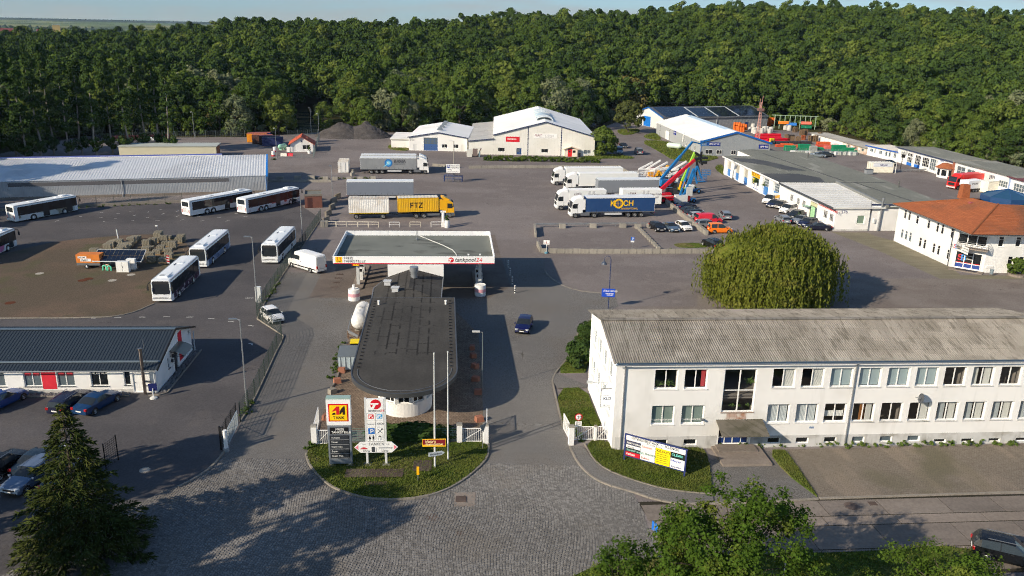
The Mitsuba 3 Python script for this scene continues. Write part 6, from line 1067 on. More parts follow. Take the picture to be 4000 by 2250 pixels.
# swap-body trailer and the yellow lorry
def container(k,x0,x1,z0,z1,col,roof,corr=True,role='container'):
 n=int((x1-x0)/.32);mb=MB();w=1.22
 for s in(1,-1):
  F_=(np.array([0,s*w,0]),X3,Z3,Y3*s);mb.grid(ribgrid(F_,x0+.1,x1-.1,z0+.1,z1-.1))
 mb.box(x0,x1,-w,w,z0,z0+.12).box(x0,x1,-w,w,z1-.06,z1)
 for x in(x0,x1-.12):mb.box(x,x+.12,-w-.03,-w+.1,z0,z1).box(x,x+.12,w-.1,w+.03,z0,z1).box(x+.03,x+.09,-w,w,z0,z1)
 k.add(role,mb,col);k.add(role+'/roof_sheet',ribroof((x0,-w,z1+.01),(x1,-w,z1+.01),(x1,w,z1+.01),(x0,w,z1+.01),.6,.03),roof)
 for s in(-.55,.55):k.add(role+'/lock_rod',MB().cyl((x0-.03,s,z0+.1),(x0-.03,s,z1-.1),.03,5),steel)
def ribgrid(F_,x0,x1,z0,z1,pitch=.32,d=.05):
 n=max(2,int((x1-x0)/pitch));rows=[]
 for i in range(n):
  for q,dd in((0,0),(.3,0),(.45,d),(.85,d)):x=x0+(i+q)*(x1-x0)/n;rows.append([F_[0]+F_[1]*x+F_[2]*z+F_[3]*dd for z in(z0,z1)])
 rows.append([F_[0]+F_[1]*x1+F_[2]*z for z in(z0,z1)]);return np.array(rows)
yel_c=M('yellow_paint',weathered((.74,.43,.015),(.6,.34,.03),.7,.3),.4);wh_c=M('white_container_paint',weathered((.76,.76,.74),(.6,.55,.48),.6,.2),.5);wroof=M('rusty_roof',weathered((.6,.58,.52),(.42,.3,.2),.8,.3),.6)
SW=Kit();container(SW,-3.7,3.7,1.2,3.85,wh_c,wroof);SW.add('chassis',MB().box(-3.6,3.6,-.5,.5,.85,1.12).box(-2,2,-1.1,1.1,.75,.85),trim_m);axle(SW,'a',-2.35);axle(SW,'b',2.55);SW.add('drawbar',MB().bar((3.6,0,.8),(5.4,0,.6),.14),trim_m);SW.add('marker_strip',MB().box(-3.6,3.6,-1.24,-1.22,1.12,1.2),C(230,190,40));SW.W,SW.xc=2.55,.1
park(SW,(-29.26,149.09),(-24.31,149.79),-1,'container_trailer','ribbed white container on a two-axle trailer','trailer',WHP)
YT=Kit();container(YT,-4.6,3.0,1.3,3.95,yel_c,M('pale_yellow_roof',weathered((.6,.55,.45),(.7,.68,.6),.8,.3),.5));cab(YT,3.7,'PAINT',False,3.4);YT.add('chassis',MB().box(-4.6,5.4,-.5,.5,.8,1.2),trim_m);axle(YT,'f',5.1);axle(YT,'d',.2);axle(YT,'e',-1.2);YT.add('cab_back_panel',MB().box(3.15,3.7,-1.2,1.2,1.2,3.7),trim_m);YT.add('wind_deflector',MB().prism([(3.7,3.4),(5.2,3.42),(4.2,3.95),(3.7,4.0)],-1.1,1.1,(np.zeros(3),X3,Z3,-Y3)),'PAINT');YT.add('side_guard',MB().box(.9,3.2,-1.25,-1.2,.55,.95),steel);YT.add('lower_skirt',MB().box(4.4,5.98,-1.27,-1.24,.4,1.0),C(92,98,104));YT.W,YT.xc=2.55,(5.1-.5)/2
k=park(YT,(-17.45,150.89),(-12.19,152.05),-1,'lorry','yellow lorry with ribbed yellow container and black lettering','lorry',PAINT(238,176,14));sidetext(k,'FTZ',.95,-2.45,2.1,C(60,44,20),-1,True)
# red box lorry, small white box trailer and cream container at the workshops
RT=Kit();cab(RT,2.9,'PAINT',False,2.7);RT.add('load_box',MB().box(-4.3,2.6,-1.25,1.25,.95,3.55),'PAINT');RT.add('wind_deflector',MB().prism([(2.9,2.7),(4.3,2.72),(3.4,3.55),(2.9,3.6)],-1.15,1.15,(np.zeros(3),X3,Z3,-Y3)),'PAINT');RT.add('chassis',MB().box(-4.2,4.6,-.45,.45,.6,.9),trim_m);axle(RT,'f',4.2,.42);axle(RT,'d',-1.6,.42);RT.add('front_bumper',MB().box(4.9,5.25,-1.2,1.2,.4,.7),C(200,198,194));RT.W,RT.xc=2.5,1.3
RH=math.radians(204);pr_=np.array((106.07,194.64));lorry(RT,tuple(pr_),RH,1,'lorry','bright red box lorry parked before the workshop row','lorry',paint={'PAINT':PAINT(214,44,40)},xf=4.2)
d3=np.array([math.cos(RH),math.sin(RH)]);n3=np.array([d3[1],-d3[0]]);BT=Kit();BT.add('load_box',MB().box(-2.6,2.6,-1.2,1.2,.9,2.75),C(226,228,230));BT.add('frame',MB().box(-2.7,2.7,-1.15,1.15,.55,.88),black);axle(BT,'a',-.3,.36,.25);axle(BT,'b',.6,.36,.25);BT.add('tail_lift',MB().box(2.6,2.75,-1.1,1.1,.5,1.6),black);BT.W=2.4
k=BT.put('box_trailer','small white box trailer with dark frame beside the red lorry','trailer',tuple(np.array((108.60,191.88))+n3*1.1),RH);part(k,'lettering',text('Eismann',.35,(1.4,1.22,1.9),-X3,Z3,Y3,True),dgrey)
CT=Kit();container(CT,-3.05,3.05,.1,2.7,C(226,222,206),C(222,220,210));CT.put('shipping_container','cream white container right of the small box trailer','container',tuple(np.array((110.95,190.66))+n3*1.3-d3*3.0),RH)
CT.put('shipping_container','rust-stained white container left of the grey curtain lorries','container',tuple(np.array((-42.25,199.73))+np.array([-.1,3.0])),math.radians(98),None,{C(226,222,206):wh_c,C(222,220,210):wroof})
for i,(p,m_,r_,lab)in enumerate((((-78.54,250.25),C(30,52,120),C(150,90,84),'pale-roofed blue container, rearmost of the stacked row by the wood'),((-78.99,251.16),C(232,150,30),C(168,96,88),'container with orange doors in the row by the wood'),((-76.37,247.85),C(90,60,50),C(160,92,84),'brown container with reddish roof in the row by the wood'),((-73.67,245.98),C(60,44,44),C(150,84,78),'dark brown container with open doors in the row by the wood'),((-71.88,242.82),C(34,48,96),C(60,66,90),'dark blue open container, nearest of the row by the wood'))):
 CT.put('shipping_container',lab,'container',(p[0],p[1]+1.6+(2.8 if i==0 else 0)),math.radians(14),'containers by the wood',{C(226,222,206):m_,C(222,220,210):r_},sc=.98)
k=CT.put('shipping_container','white ribbed container with advertising panel in the right car park','container',tuple(np.array((97.51,217.70))+np.array([.1,1.3])),math.radians(5));part(k,'advertising_panel',MB().box(-2.7,2.6,-1.36,-1.28,1.7,2.6),C(222,226,232));part(k,'lettering',text('Meyer',.5,(-.9,-1.365,1.95),X3,Z3,-Y3,True,lean=.2),C(60,60,110))

# ---- trees ---------------------------------------------------------------------------------
def leafmat(name,a,b,c,thin=False):
 def f(p,n,uv):
  t=fbm(p.x*.075+3.,p.y*.075,p.z*.02,octaves=3);k=noise(p.x*.9,p.y*.9,p.z*.9);q=noise(p.x*5.,p.y*5.,p.z*5.)
  return mix(mix(a,b,smoothstep(.3,.7,t)),c,smoothstep(.55,.85,k)*.6)*(.65+.7*q)
 if thin:return mat(name,{'type':'principledthin','base_color':proc(f),'roughness':.6,'diff_trans':.7,'spec_tint':.0,'eta':1.3})
 return D(name,proc(f))
LA=leafmat('leaf_mid',(.058,.098,.02),(.085,.128,.026),(.11,.15,.034));LB=leafmat('leaf_dark',(.04,.072,.02),(.058,.095,.025),(.075,.115,.03));LC=leafmat('leaf_light',(.092,.135,.027),(.125,.16,.034),(.15,.18,.045));LW=leafmat('leaf_grey',(.13,.16,.085),(.17,.19,.1),(.22,.23,.13));LO=leafmat('leaf_ochre',(.14,.13,.035),(.18,.15,.05),(.2,.17,.06))
LM=leafmat('leaf_maple',(.075,.135,.02),(.11,.175,.028),(.22,.25,.05),True);LN=leafmat('leaf_needle',(.045,.062,.018),(.07,.088,.024),(.11,.12,.034));LS=leafmat('leaf_weeping',(.15,.18,.03),(.2,.22,.04),(.27,.26,.065),True)
bark=D('bark',proc(lambda p,n,uv:mix((.06,.05,.04),(.13,.11,.09),fbm(p.x*5.,p.y*5.,p.z*1.2,octaves=3))));barkp=D('pale_bark',(.28,.26,.22))
def cards(c,nrm,size,g,asp=1.5):
 """leaf clumps: one bent diamond per centre, facing nrm"""
 m=len(c);a=np.cross(nrm,g.normal(size=(m,3)));a/=np.linalg.norm(a,axis=1,keepdims=True)+1e-9;b=np.cross(nrm,a);s=np.asarray(size).reshape(-1,1)*g.uniform(.6,1.35,(m,1));a,b=a*s*asp*.5,b*s*.5
 v=np.stack([c-a,c-b+nrm*s*.12,c+a,c+b+nrm*s*.12],1).reshape(-1,3);i=np.arange(m)[:,None]*4
 return v,np.vstack([i+[0,1,2],i+[0,2,3]])
def crown(seed,rx,z0,z1,ncl,nleaf,size,shape=None,core=True,rcl=.33,droop=0.,top=.9):
 g=np.random.default_rng(seed);H=z1-z0;mb=MB();cs=[]
 shape=shape or(lambda t:math.sin(PI*min(1,.12+t*.86))**.6)
 while len(cs)<ncl:
  t=g.random()**.8;a=g.uniform(0,2*PI);r=rx*shape(t)*math.sqrt(g.uniform(.25,1.0))*g.uniform(.8,1.08)
  cs.append((r*math.cos(a),r*math.sin(a),z0+H*t*top+H*.05))
 cs=np.array(cs);mid=np.array([0,0,z0+H*.4])
 for c in cs:
  R_=rx*rcl*g.uniform(.7,1.3);d=g.normal(size=(nleaf,3));d/=np.linalg.norm(d,axis=1,keepdims=True);o=c-mid;o=o/(np.linalg.norm(o)+1e-6);d=d+.55*o+[0,0,.25];d/=np.linalg.norm(d,axis=1,keepdims=True)
  p=c+d*R_*g.uniform(.72,1.05,(nleaf,1))*[1,1,.8];p[:,2]-=droop*R_*g.random(nleaf)**2*2
  mb.add(*cards(p,(lambda q:q/np.linalg.norm(q,axis=1,keepdims=True))(d+g.normal(0,.45,d.shape)),size,g))
 if core:
  for c in cs[::2]:
   s=trimesh.creation.icosphere(0);mb.add(np.array(s.vertices)*rx*rcl*.66*[1,1,.8]+c*[.9,.9,1],np.array(s.faces))
 return mb
def trunk(h,r,seed,lean=.04,limbs=5,r2=.25):
 g=np.random.default_rng(seed);mb=MB();pts=[np.array([0,0,-.4])]
 for i in range(5):pts.append(np.array([g.normal(0,lean)*h,g.normal(0,lean)*h,h*(i+1)/5]))
 for i in range(5):mb.cyl(pts[i],pts[i+1],r*(1-i*.15),7,r*(1-(i+1)*.15))
 for _ in range(limbs):
  k=g.integers(2,5);a=g.uniform(0,2*PI);e=pts[k]+np.array([math.cos(a),math.sin(a),.9])*h*g.uniform(.2,.4);mb.cyl(pts[k],e,r*.4,5,r*.12)
 return mb
def group(name,**kids):scene[name]={'type':'shapegroup',**kids};return name
def inst(key,gr,x,y,z,s,rz,sz=None):
 c,n=math.cos(rz)*s,math.sin(rz)*s;scene[key]={'type':'instance','shapegroup':{'type':'ref','id':gr},'to_world':Tm(np.array([[c,-n,0,x],[n,c,0,y],[0,0,sz or s,z],[0,0,0,1.]]))}
yardP=sg.Polygon(yard[1:]);pondP=sg.Polygon(chaikin([(-93.74,346.85),(-84.83,352.78),(-73.07,351.57),(-67.56,329.38),(-64.67,289.17),(-71.61,282.32),(-78.72,288.41)],2)).buffer(0)
def wood_ok(x,y):
 if yardP.buffer(2.5).contains(sg.Point(x,y))or pondP.buffer(1.5).contains(sg.Point(x,y)):return False
 return True
def water(p,n,uv):return mix((.02,.022,.012),(.10,.085,.04),smoothstep(.45,.6,fbm(p.x*.12,p.y*.35,0.,octaves=3)))
single('pond','dark pond with brown weed at the foot of the wood','pond',MB().sheet(pondP,.05),M('pond_water',proc(water),.12,0,.5),kind='structure')
g=np.random.default_rng(5);mb=MB();rp=sg.Polygon([(-87.40,361.41),(-76.46,368.21),(-72.07,347.95),(-83.11,343.31)])
x0,y0,x1_,y1=rp.bounds;q=np.stack([g.uniform(x0,x1_,5200),g.uniform(y0,y1,5200)],1);q=q[shapely.contains_xy(rp,q[:,0],q[:,1])];m=len(q);h=g.uniform(1.2,2.8,m);a=g.uniform(0,PI,m);dx=np.stack([np.cos(a)*.12,np.sin(a)*.12,a*0],1);b=np.hstack([q,np.zeros((m,1))])
single('reeds','pale green reed bed at the far edge of the pond','reeds',MB().add(np.stack([b-dx,b+dx,b+np.stack([g.normal(0,.25,m),g.normal(0,.25,m),h],1)],1).reshape(-1,3),np.arange(3*m).reshape(-1,3)),D('reed',proc(lambda p,n,uv:mix((.13,.16,.05),(.24,.24,.10),noise(p.x*2.,p.y*2.)))),kind='stuff')
FAR=[];NEAR=[]
for i,m_ in enumerate((LA,LA,LB,LB,LC,LA,LB,LC)):
 FAR.append(group('far_tree_model%d'%i,crown=plyd(crown(50+i,4.9+.5*(i%3),4.5,15.5+1.3*(i%4),24,34,.74,rcl=.37),m_)))
for i,m_ in enumerate((LA,LB,LC,LA,LB,LW)):
 NEAR.append(group('near_tree_model%d'%i,trunk=plyd(trunk(9,.3,i),bark),crown=plyd(crown(80+i,4.8+.4*(i%3),1.6,14.5+(i%3),44,62,.46,rcl=.31,droop=.5 if i==5 else 0),m_)))
BUSH=[group('bush_model%d'%i,crown=plyd(crown(120+i,2.6,.1,4.2,18,40,.42,rcl=.36),m_))for i,m_ in enumerate((LA,LC,LW))]
g=np.random.default_rng(21);spots=[]
y=205.
while y<705:
 sp_=6.2+y/230.;x=-.68*y-40
 while x<.68*y+30:
  px,py=x+g.uniform(-.42,.42)*sp_,y+g.uniform(-.42,.42)*sp_
  if wood_ok(px,py)and(py>250 or px<-110 or px>118):spots.append((px,py))
  x+=sp_
 y+=sp_*.88
for _ in range(150):
 px,py=g.uniform(-185,-112),g.uniform(70,215)
 if px<-.70*py-4 or py>200:spots.append((px,py))
spots=np.array(spots);d_=np.hypot(spots[:,0],spots[:,1]);order=np.argsort(d_+np.where(np.abs(spots[:,0])>.66*spots[:,1],900,0));spots=spots[order];zs_=terrain(spots[:,0],spots[:,1])
edge=yardP.buffer(9)
for i,(px,py)in enumerate(spots):
 s=g.uniform(.75,1.18);rz=g.uniform(0,2*PI);tint=meshkit.noise(np.array([[px/60,py/60,.5]]),9)[0]
 if i<290:
  e_=edge.contains(sg.Point(px,py));s*=.72 if e_ else.95
  k=numbered('forest_tree');mi_=int(g.choice([0,1,2,3,4,5],p=[.27,.2,.15,.2,.1,.08]));inst(k,NEAR[mi_],px,py,zs_[i]-.3,s,rz,s*g.uniform(.9,1.15));
  where_='behind the bus depot' if px/py<-.3 else 'behind the pond and gravel heaps' if px/py<-.14 else 'behind the white halls' if px/py<.1 else 'behind the grey and solar halls' if px/py<.3 else 'behind the builders yard and workshops'
  lb_='%s tree at the near edge of the wood %s'%(('mid-green','dark green','light green','mid-green','dark green','grey-green')[mi_],where_);labels[k]={'label':lb_,'category':'tree','group':lb_}
 else:
  mi_=int(g.choice(8,p=[.16,.16,.14,.14,.08,.14,.12,.06]));inst('forest__%03d'%i,FAR[mi_],px,py,zs_[i]-.5,s,rz,s*g.uniform(.85,1.15))
labels['forest']={'label':'dense broadleaf wood covering the hill behind the yard','category':'forest','kind':'stuff'}
def tree(name,label,cat,p,s,tmb,cmb,cm,tm=None,rz=0.,group_=None,z=0):
 t=thing(name,label,cat,(p[0],p[1],z),rz,group_,s=s)
 if tmb:part(t,'trunk',tmb,tm or bark)
 part(t,'crown',cmb,cm);return t
# bushes along the edge of the wood
bl_=yardP.buffer(4.5).exterior;n=int(bl_.length/5.5);kb=0
for i in range(n):
 p=bl_.interpolate(i*bl_.length/n+g.uniform(-1.5,1.5))
 if p.y>205 and abs(p.x)<.66*p.y and not pondP.buffer(5).contains(p)and not(105<p.x<118 and p.y<300 and False)and kb<120:
  k=numbered('hedge_bush');s=g.uniform(.55,1.25);inst(k,BUSH[int(g.choice(3,p=[.55,.3,.15]))],p.x,p.y,0,s,g.uniform(0,6));labels[k]={'label':'low bush along the foot of the wood','category':'bush','group':'bushes along the foot of the wood'};kb+=1
# poplars at the left: tall and narrow
POP=MB();pc=crown(31,1.9,.3,25,64,60,.42,shape=lambda t:(min(1,.35+t*4)*(1-t)**.45)+.06,rcl=.5,top=.97);pt=trunk(22,.3,3,.008,0)
popl=group('poplar_model',trunk=plyd(pt,barkp),crown=plyd(pc,LB))
for i,(u,v)in enumerate(((40,415),(75,408),(110,402),(150,405),(185,398),(222,402),(262,396),(300,398),(345,392),(382,390),(412,395),(15,402))):
 p=((-123.06,201.22),(-122.25,205.84),(-121.06,210.03),(-116.25,208.69),(-115.26,213.64),(-110.38,211.56),(-108.42,216.05),(-104.07,215.27),(-101.45,219.98),(-98.32,221.93),(-93.85,218.91),(-130.00,208.75))[i]
 k=numbered('poplar_tree');inst(k,popl,p[0],p[1]+5,0,g.uniform(.82,1.08),i,g.uniform(.85,1.05));labels[k]={'label':'tall dark poplar, %s from the left in the row at the wood edge'%('second','third','fourth','fifth','sixth','seventh','eighth','ninth','tenth','eleventh','twelfth','first')[i],'category':'tree','group':'poplars at the left'}
for i in range(9):
 k=numbered('poplar_tree');inst(k,popl,-126+9*(i%3)+g.uniform(-3,3)-8,118+6.5*i,0,g.uniform(.9,1.1),i);labels[k]={'label':'tall poplar left of the storage hall, beyond the picture edge','category':'tree','group':'poplars beside the storage hall'}
# single trees one can tell apart at the wood's edge
wl=crown(33,5.2,1.5,13,44,60,.55,rcl=.3,droop=1.2);wt=trunk(6,.35,9);lt=crown(34,4.6,1.2,12.5,44,60,.5,rcl=.3)
for nm,lab,p,s,m_,mm in(('willow_tree','big grey-green willow left of the pond',(-123.16,313.32),1.45,LW,wl),('willow_tree','smaller grey-green willow right of the big one at the wood edge',(-108.45,321.12),1.25,LW,wl),('broadleaf_tree','yellowish tree with hanging boughs behind the stacked containers',(-98.72,277.67),.98,LO,wl),('broadleaf_tree','tall bright green tree in front of the pond',(-77.68,270.74),.98,LC,lt),('broadleaf_tree','light green bushy tree behind the fence left of the lamp post',(-116.25,264.21),.62,LC,lt),('willow_tree','pale grey-green willow behind the gravel heap',(-45.06,290.95),1.1,LW,wl),('broadleaf_tree','dark green tree between gravel heap and white halls',(-50.25,280.84),.85,LA,lt),('broadleaf_tree','tall leafy tree right behind the small white hall',(-19.92,291.85),1.45,LA,lt),('willow_tree','silvery willow behind the large white hall',(11.85,346.34),1.25,LW,wl),('broadleaf_tree','brownish green tree behind the two round trees',(48.90,354.25),1.4,LO,wl),('broadleaf_tree','yellow-green tree behind the workshop row roof',(155.13,281.00),1.2,LC,lt),('broadleaf_tree','broad mid-green tree at the right edge behind the workshops',(166.69,282.70),1.3,LA,lt),('broadleaf_tree','dense dark tree beside the small white house',(118.52,260.35),.62,LB,lt)):
 tree(nm,lab,'tree',(p[0],p[1]+1.5),s,wt,mm,m_,rz=g.uniform(0,6),z=float(terrain(p[0],p[1])))
bare=MB();gg=np.random.default_rng(2)
def twig(a,d,L,r,n):
 e=a+d*L;bare.cyl(a,e,r,5,r*.6)
 if n:
  for _ in range(3):q=d+gg.normal(0,.45,3);q/=np.linalg.norm(q);twig(e,q,L*.68,r*.55,n-1)
twig(np.array([0,0,0.]),np.array([0,0,1.]),2.6,.13,5);single('bare_tree','thin leafless tree behind the containers by the wood','tree',bare,D('bare_twig',(.2,.15,.12)),(-92.75,282.41))
tree('round_tree','round bright green tree at the corner of the large white hall','tree',(25.56,238.53),1.0,trunk(3,.2,4),crown(35,4.0,.6,8.0,60,70,.4,rcl=.3),LC)
tree('round_tree','multi-stemmed olive tree on the grass beside the grey hall','tree',(40.27,297.24),1.15,trunk(4,.25,6,.07,9),crown(36,4.6,1.8,9.5,56,70,.42,rcl=.3),leafmat('leaf_olive',(.07,.085,.025),(.09,.105,.035),(.12,.13,.05)))
single('clipped_bush','round clipped green bush in a stone ring beside the tiled office','bush',crown(37,1.25,.2,2.6,40,90,.16,rcl=.33,shape=lambda t:math.sin(PI*(.12+.8*t))**.5),LA,(76.90,120.28))
single('planter_ring','low stone ring under the clipped bush','planter',MB().lathe([(1.0,0),(1.2,0),(1.2,.35),(1.05,.35),(1.05,.2),(0,.2)],18),slabm[1],(76.82,120.14))
for i,(p,s,lab)in enumerate((((8.83,90.15),.5,'dark green shrub against the white gable, farthest of three'),((8.63,86.78),.52,'dark green shrub against the white gable, middle of three'),((7.74,81.49),.72,'large dark shrub against the white gable, nearest of three'))):single('garden_shrub',lab,'shrub',crown(40+i,2.4,.05,3.4,26,70,.3,rcl=.36),LB,p,s=s)
# hedge inside the island fence and the low hedge before the large hall
single('hedge','dark evergreen hedge behind the island mesh fence','hedge',MB().add(*crown(44,1.,0,1.3,60,50,.16,rcl=.5).xf(np.diag([3.2,.7,1,1.])).get()),LB,(-8.40,63.75),.07)
single('hedge','small bright bush behind the tall sign at the fence','hedge',crown(45,.8,0,1.4,20,50,.16,rcl=.4),LA,(-10.31,64.00))
for i,(p,q,lab)in enumerate((((-7.73,224.96),(23.06,225.45),'low ragged hedge strip in front of the large white hall'),)):
 mb=MB()
 for k in range(46):c=np.array(p)+(np.array(q)-np.array(p))*k/45;mb.add(*crown(200+k,.75,0,1.0+.4*g.random(),6,22,.3,rcl=.5).xf(mtx(c[0],c[1]+g.normal(0,.2))).get())
 single('hedge',lab,'hedge',mb,LA)
mb=MB()
for(p,q,n_)in(((-46.68,190.51),(-33.12,193.03),22),((24.88,130.54),(33.77,131.12),10),((-64.54,217.79),(-63.92,218.95),5),((-82.76,153.80),(-66.35,159.69),12),((5.63,65.94),(6.57,64.16),6),((18.38,63.73),(45.52,65.31),40),((-16.96,61.94),(-16.33,62.84),5),((-18.96,86.12),(-17.93,75.59),16),((-32.99,111.37),(-31.77,99.79),14),((-24.56,70.53),(-24.26,67.43),10)):
 for k in range(n_):c=np.array(p)+(np.array(q)-np.array(p))*(k+g.uniform(-.4,.4))/n_;mb.add(*crown(300+k,.3,0,.15+.3*g.random(),4,16,.11,rcl=.5).xf(mtx(c[0]+g.normal(0,.15),c[1]+g.normal(0,.15))).get())
single('weeds','weeds growing along walls, kerbs and fences','weeds',mb,LA,kind='stuff')
# weeping willow behind the white office
g=np.random.default_rng(77);ww=MB();WR_,WH_=9.2,10.2
tufts=[]
while len(tufts)<230:
 a,t_=g.uniform(0,2*PI),math.sqrt(g.random());r=WR_*t_*.93;lob=.86+.16*math.sin(3*a+1)*t_;z=(3.8+(WH_-3.8)*math.sqrt(max(0,1-t_**2.6))*(1-.45*max(0,-math.cos(a))*t_))*(.92+.1*g.random());tufts.append((r*lob*math.cos(a),r*lob*math.sin(a),z))
for c in tufts:
 c=np.array(c);o=c*[1,1,0];o=o/(np.linalg.norm(o)+.1);br=.9
 for _ in range(26):
  s0=c+np.array([*(g.normal(0,br,2)),g.normal(0,.25)]);L_=min(g.uniform(1.6,5.0+3.5*(np.hypot(c[0],c[1])>5.5)),s0[2]-.2);n_=int(L_/.34);k=np.arange(n_)[:,None]/max(1,n_);dr_=o*g.uniform(.1,.7)+g.normal(0,.12,3)
  p=s0+dr_*np.sqrt(k)*[1,1,0]*1.0-np.array([0,0,1.])*L_*k+np.array([0,0,.35])*np.sin(np.minimum(k*6,PI));p+=g.normal(0,.07,p.shape)
  if n_<2:continue
  nr=g.normal(size=(n_,3));nr[:,2]*=.4;nr+=o*.8;nr/=np.linalg.norm(nr,axis=1,keepdims=True);ax_=np.array([0,0,1.])+g.normal(0,.3,(n_,3));b=np.cross(nr,ax_);b/=np.linalg.norm(b,axis=1,keepdims=True);w=g.uniform(.06,.14,(n_,1));hh=ax_*g.uniform(.16,.3,(n_,1))
  v=np.stack([p+hh,p-b*w,p-hh,p+b*w],1).reshape(-1,3);i=np.arange(n_)[:,None]*4;ww.add(v,np.vstack([i+[0,1,2],i+[0,2,3]]))
t=thing('weeping_willow','large yellow-green weeping willow behind the white office roof','tree',(34.0,103.6));part(t,'crown',ww,LS);part(t,'trunk',trunk(7,.55,12,.03,10),bark)
cr=MB();s_=trimesh.creation.icosphere(2);v=np.array(s_.vertices);cr.add(v*[6.6,6.6,3.4]*(1+.15*np.sin(v[:,:1]*7+v[:,1:2]*5))+[0,0,5.4],np.array(s_.faces));part(t,'inner_foliage',cr,LS)
# maples at the near road edge
def maple(p,H,r,ncl,nleaf,seed,lab,size=.24):
 g=np.random.default_rng(seed);t=thing('maple_tree',lab,'tree',p);mb,br=MB(),MB();top=[]
 br.cyl((0,0,-.2),(0,0,H*.35),.16,8,.12)
 for i in range(ncl):
  a=g.uniform(0,2*PI);u=g.random()**.6;th=u*1.35;d=np.array([math.cos(a)*math.sin(th),math.sin(a)*math.sin(th),math.cos(th)*1.0+.05]);c=np.array([0,0,H*.33])+d*[r,r,H*.64]*g.uniform(.62,1.03)
  top.append(c);br.tube([np.array([0,0,H*.3]),c*[.4,.4,.8]+[0,0,H*.05],c],.03,4)
  for j in range(5):
   cc=c+g.normal(0,.42,3)*[1,1,.8]+[0,0,.1*j];m=nleaf//5;dd=g.normal(size=(m,3));dd/=np.linalg.norm(dd,axis=1,keepdims=True);pp=cc+dd*g.uniform(.1,.62,(m,1))*[1,1,.75];nn=dd*.5+d*.5+[0,0,.5]+g.normal(0,.5,dd.shape);nn/=np.linalg.norm(nn,axis=1,keepdims=True);mb.add(*cards(pp,nn,size,g,1.15))
 part(t,'crown',mb,LM);part(t,'branches',br,bark);return t
maple((13.3,40.2),9.0,5.2,88,300,5,'leafy green maple at the bottom edge of the picture',.155);maple((6.4,39.9),5.8,2.2,24,260,6,'small green tree left of the maple at the bottom edge',.14);maple((25.6,39.6),5.6,4.2,42,260,7,'yellowish green tree in the bottom right corner',.14)
tree('maple_tree','large tree standing left of the near road','tree',(-35.5,33.0),1.05,trunk(8,.35,3),crown(61,5.2,3,15,40,70,.5,rcl=.34),LA)
tree('maple_tree','tree standing left of the bus depot gate','tree',(-43.5,46.5),.9,trunk(8,.35,3),crown(62,4.6,3,14,36,70,.5,rcl=.34),LA)
# spruce at the left
g=np.random.default_rng(9);mb=MB();CH=11.2;br=MB().cyl((0,0,-.2),(0,0,CH*.96),.2,8,.02)
for lv in range(46):
 z=.5+(CH-.5)*(lv/46)**1.0;rr=5.0*(1-z/CH)**.92+.12;nb=max(4,int(9*(1-z/CH)+4))
 for b in range(nb):
  a=g.uniform(0,2*PI);L_=rr*g.uniform(.62,1.12);d=np.array([math.cos(a),math.sin(a),0]);n_=max(6,int(L_*26));s=np.sqrt(g.random(n_));droop=-.28*L_*s**1.5+.16*L_*np.maximum(0,s-.7)
  side=np.array([-d[1],d[0],0]);spread=g.normal(0,.13,n_)*L_*(1.1-s*.8);p=np.array([0,0,z])+d*(L_*s)[:,None]+side*spread[:,None]+np.array([0,0,1.])*(droop+g.normal(0,.07,n_))[:,None]
  ax_=d+side*np.sign(spread)[:,None]*.8+np.array([0,0,1.])*g.normal(-.25,.3,n_)[:,None];ax_/=np.linalg.norm(ax_,axis=1,keepdims=True);nr=np.cross(ax_,g.normal(size=(n_,3)));nr/=np.linalg.norm(nr,axis=1,keepdims=True);l_=g.uniform(.16,.36,(n_,1));w=g.uniform(.03,.07,(n_,1))
  v=np.stack([p-ax_*l_*.5,p-nr*w,p+ax_*l_,p+nr*w],1).reshape(-1,3);i=np.arange(n_)[:,None]*4;mb.add(v,np.vstack([i+[0,1,2],i+[0,2,3]]));
  if b%2==0:br.bar((0,0,z),np.array([0,0,z])+d*L_*.85-[0,0,.2*L_],.035)
t=thing('spruce_tree','dark green conifer with drooping boughs in the lower left corner','tree',(-28.3,46.9));part(t,'crown',mb,LN);part(t,'trunk',br,bark)

# ---- signs, poles and fences ---------------------------------------------------------------
fence_g=C(62,74,70,.5,0,.3);conc_m=D('concrete',conc((.26,.245,.215),(.38,.355,.31)));signw=C(236,237,236,.4)
def post_sign(name,label,base,deg,x0,x1,z0,z1,m,words=(),posts=None,cat='sign',post_m=None,pr=.06):
 t=thing(name,label,cat,base,math.radians(deg));F=(np.zeros(3),X3,Z3,-Y3)
 for x in(posts if posts is not None else((x0+x1)/2,)):part(t,'post',MB().cyl((x,.03,0),(x,.03,z1-.05),pr,8),post_m or galv)
 part(t,'board',MB().box(x0,x1,-.04,0,z0,z1),m)
 for w in words:part(t,'lettering',text(w[0],w[3],(w[1],-.04,w[2]),X3,Z3,-Y3,len(w)>5 and w[5]),w[4])
 return t
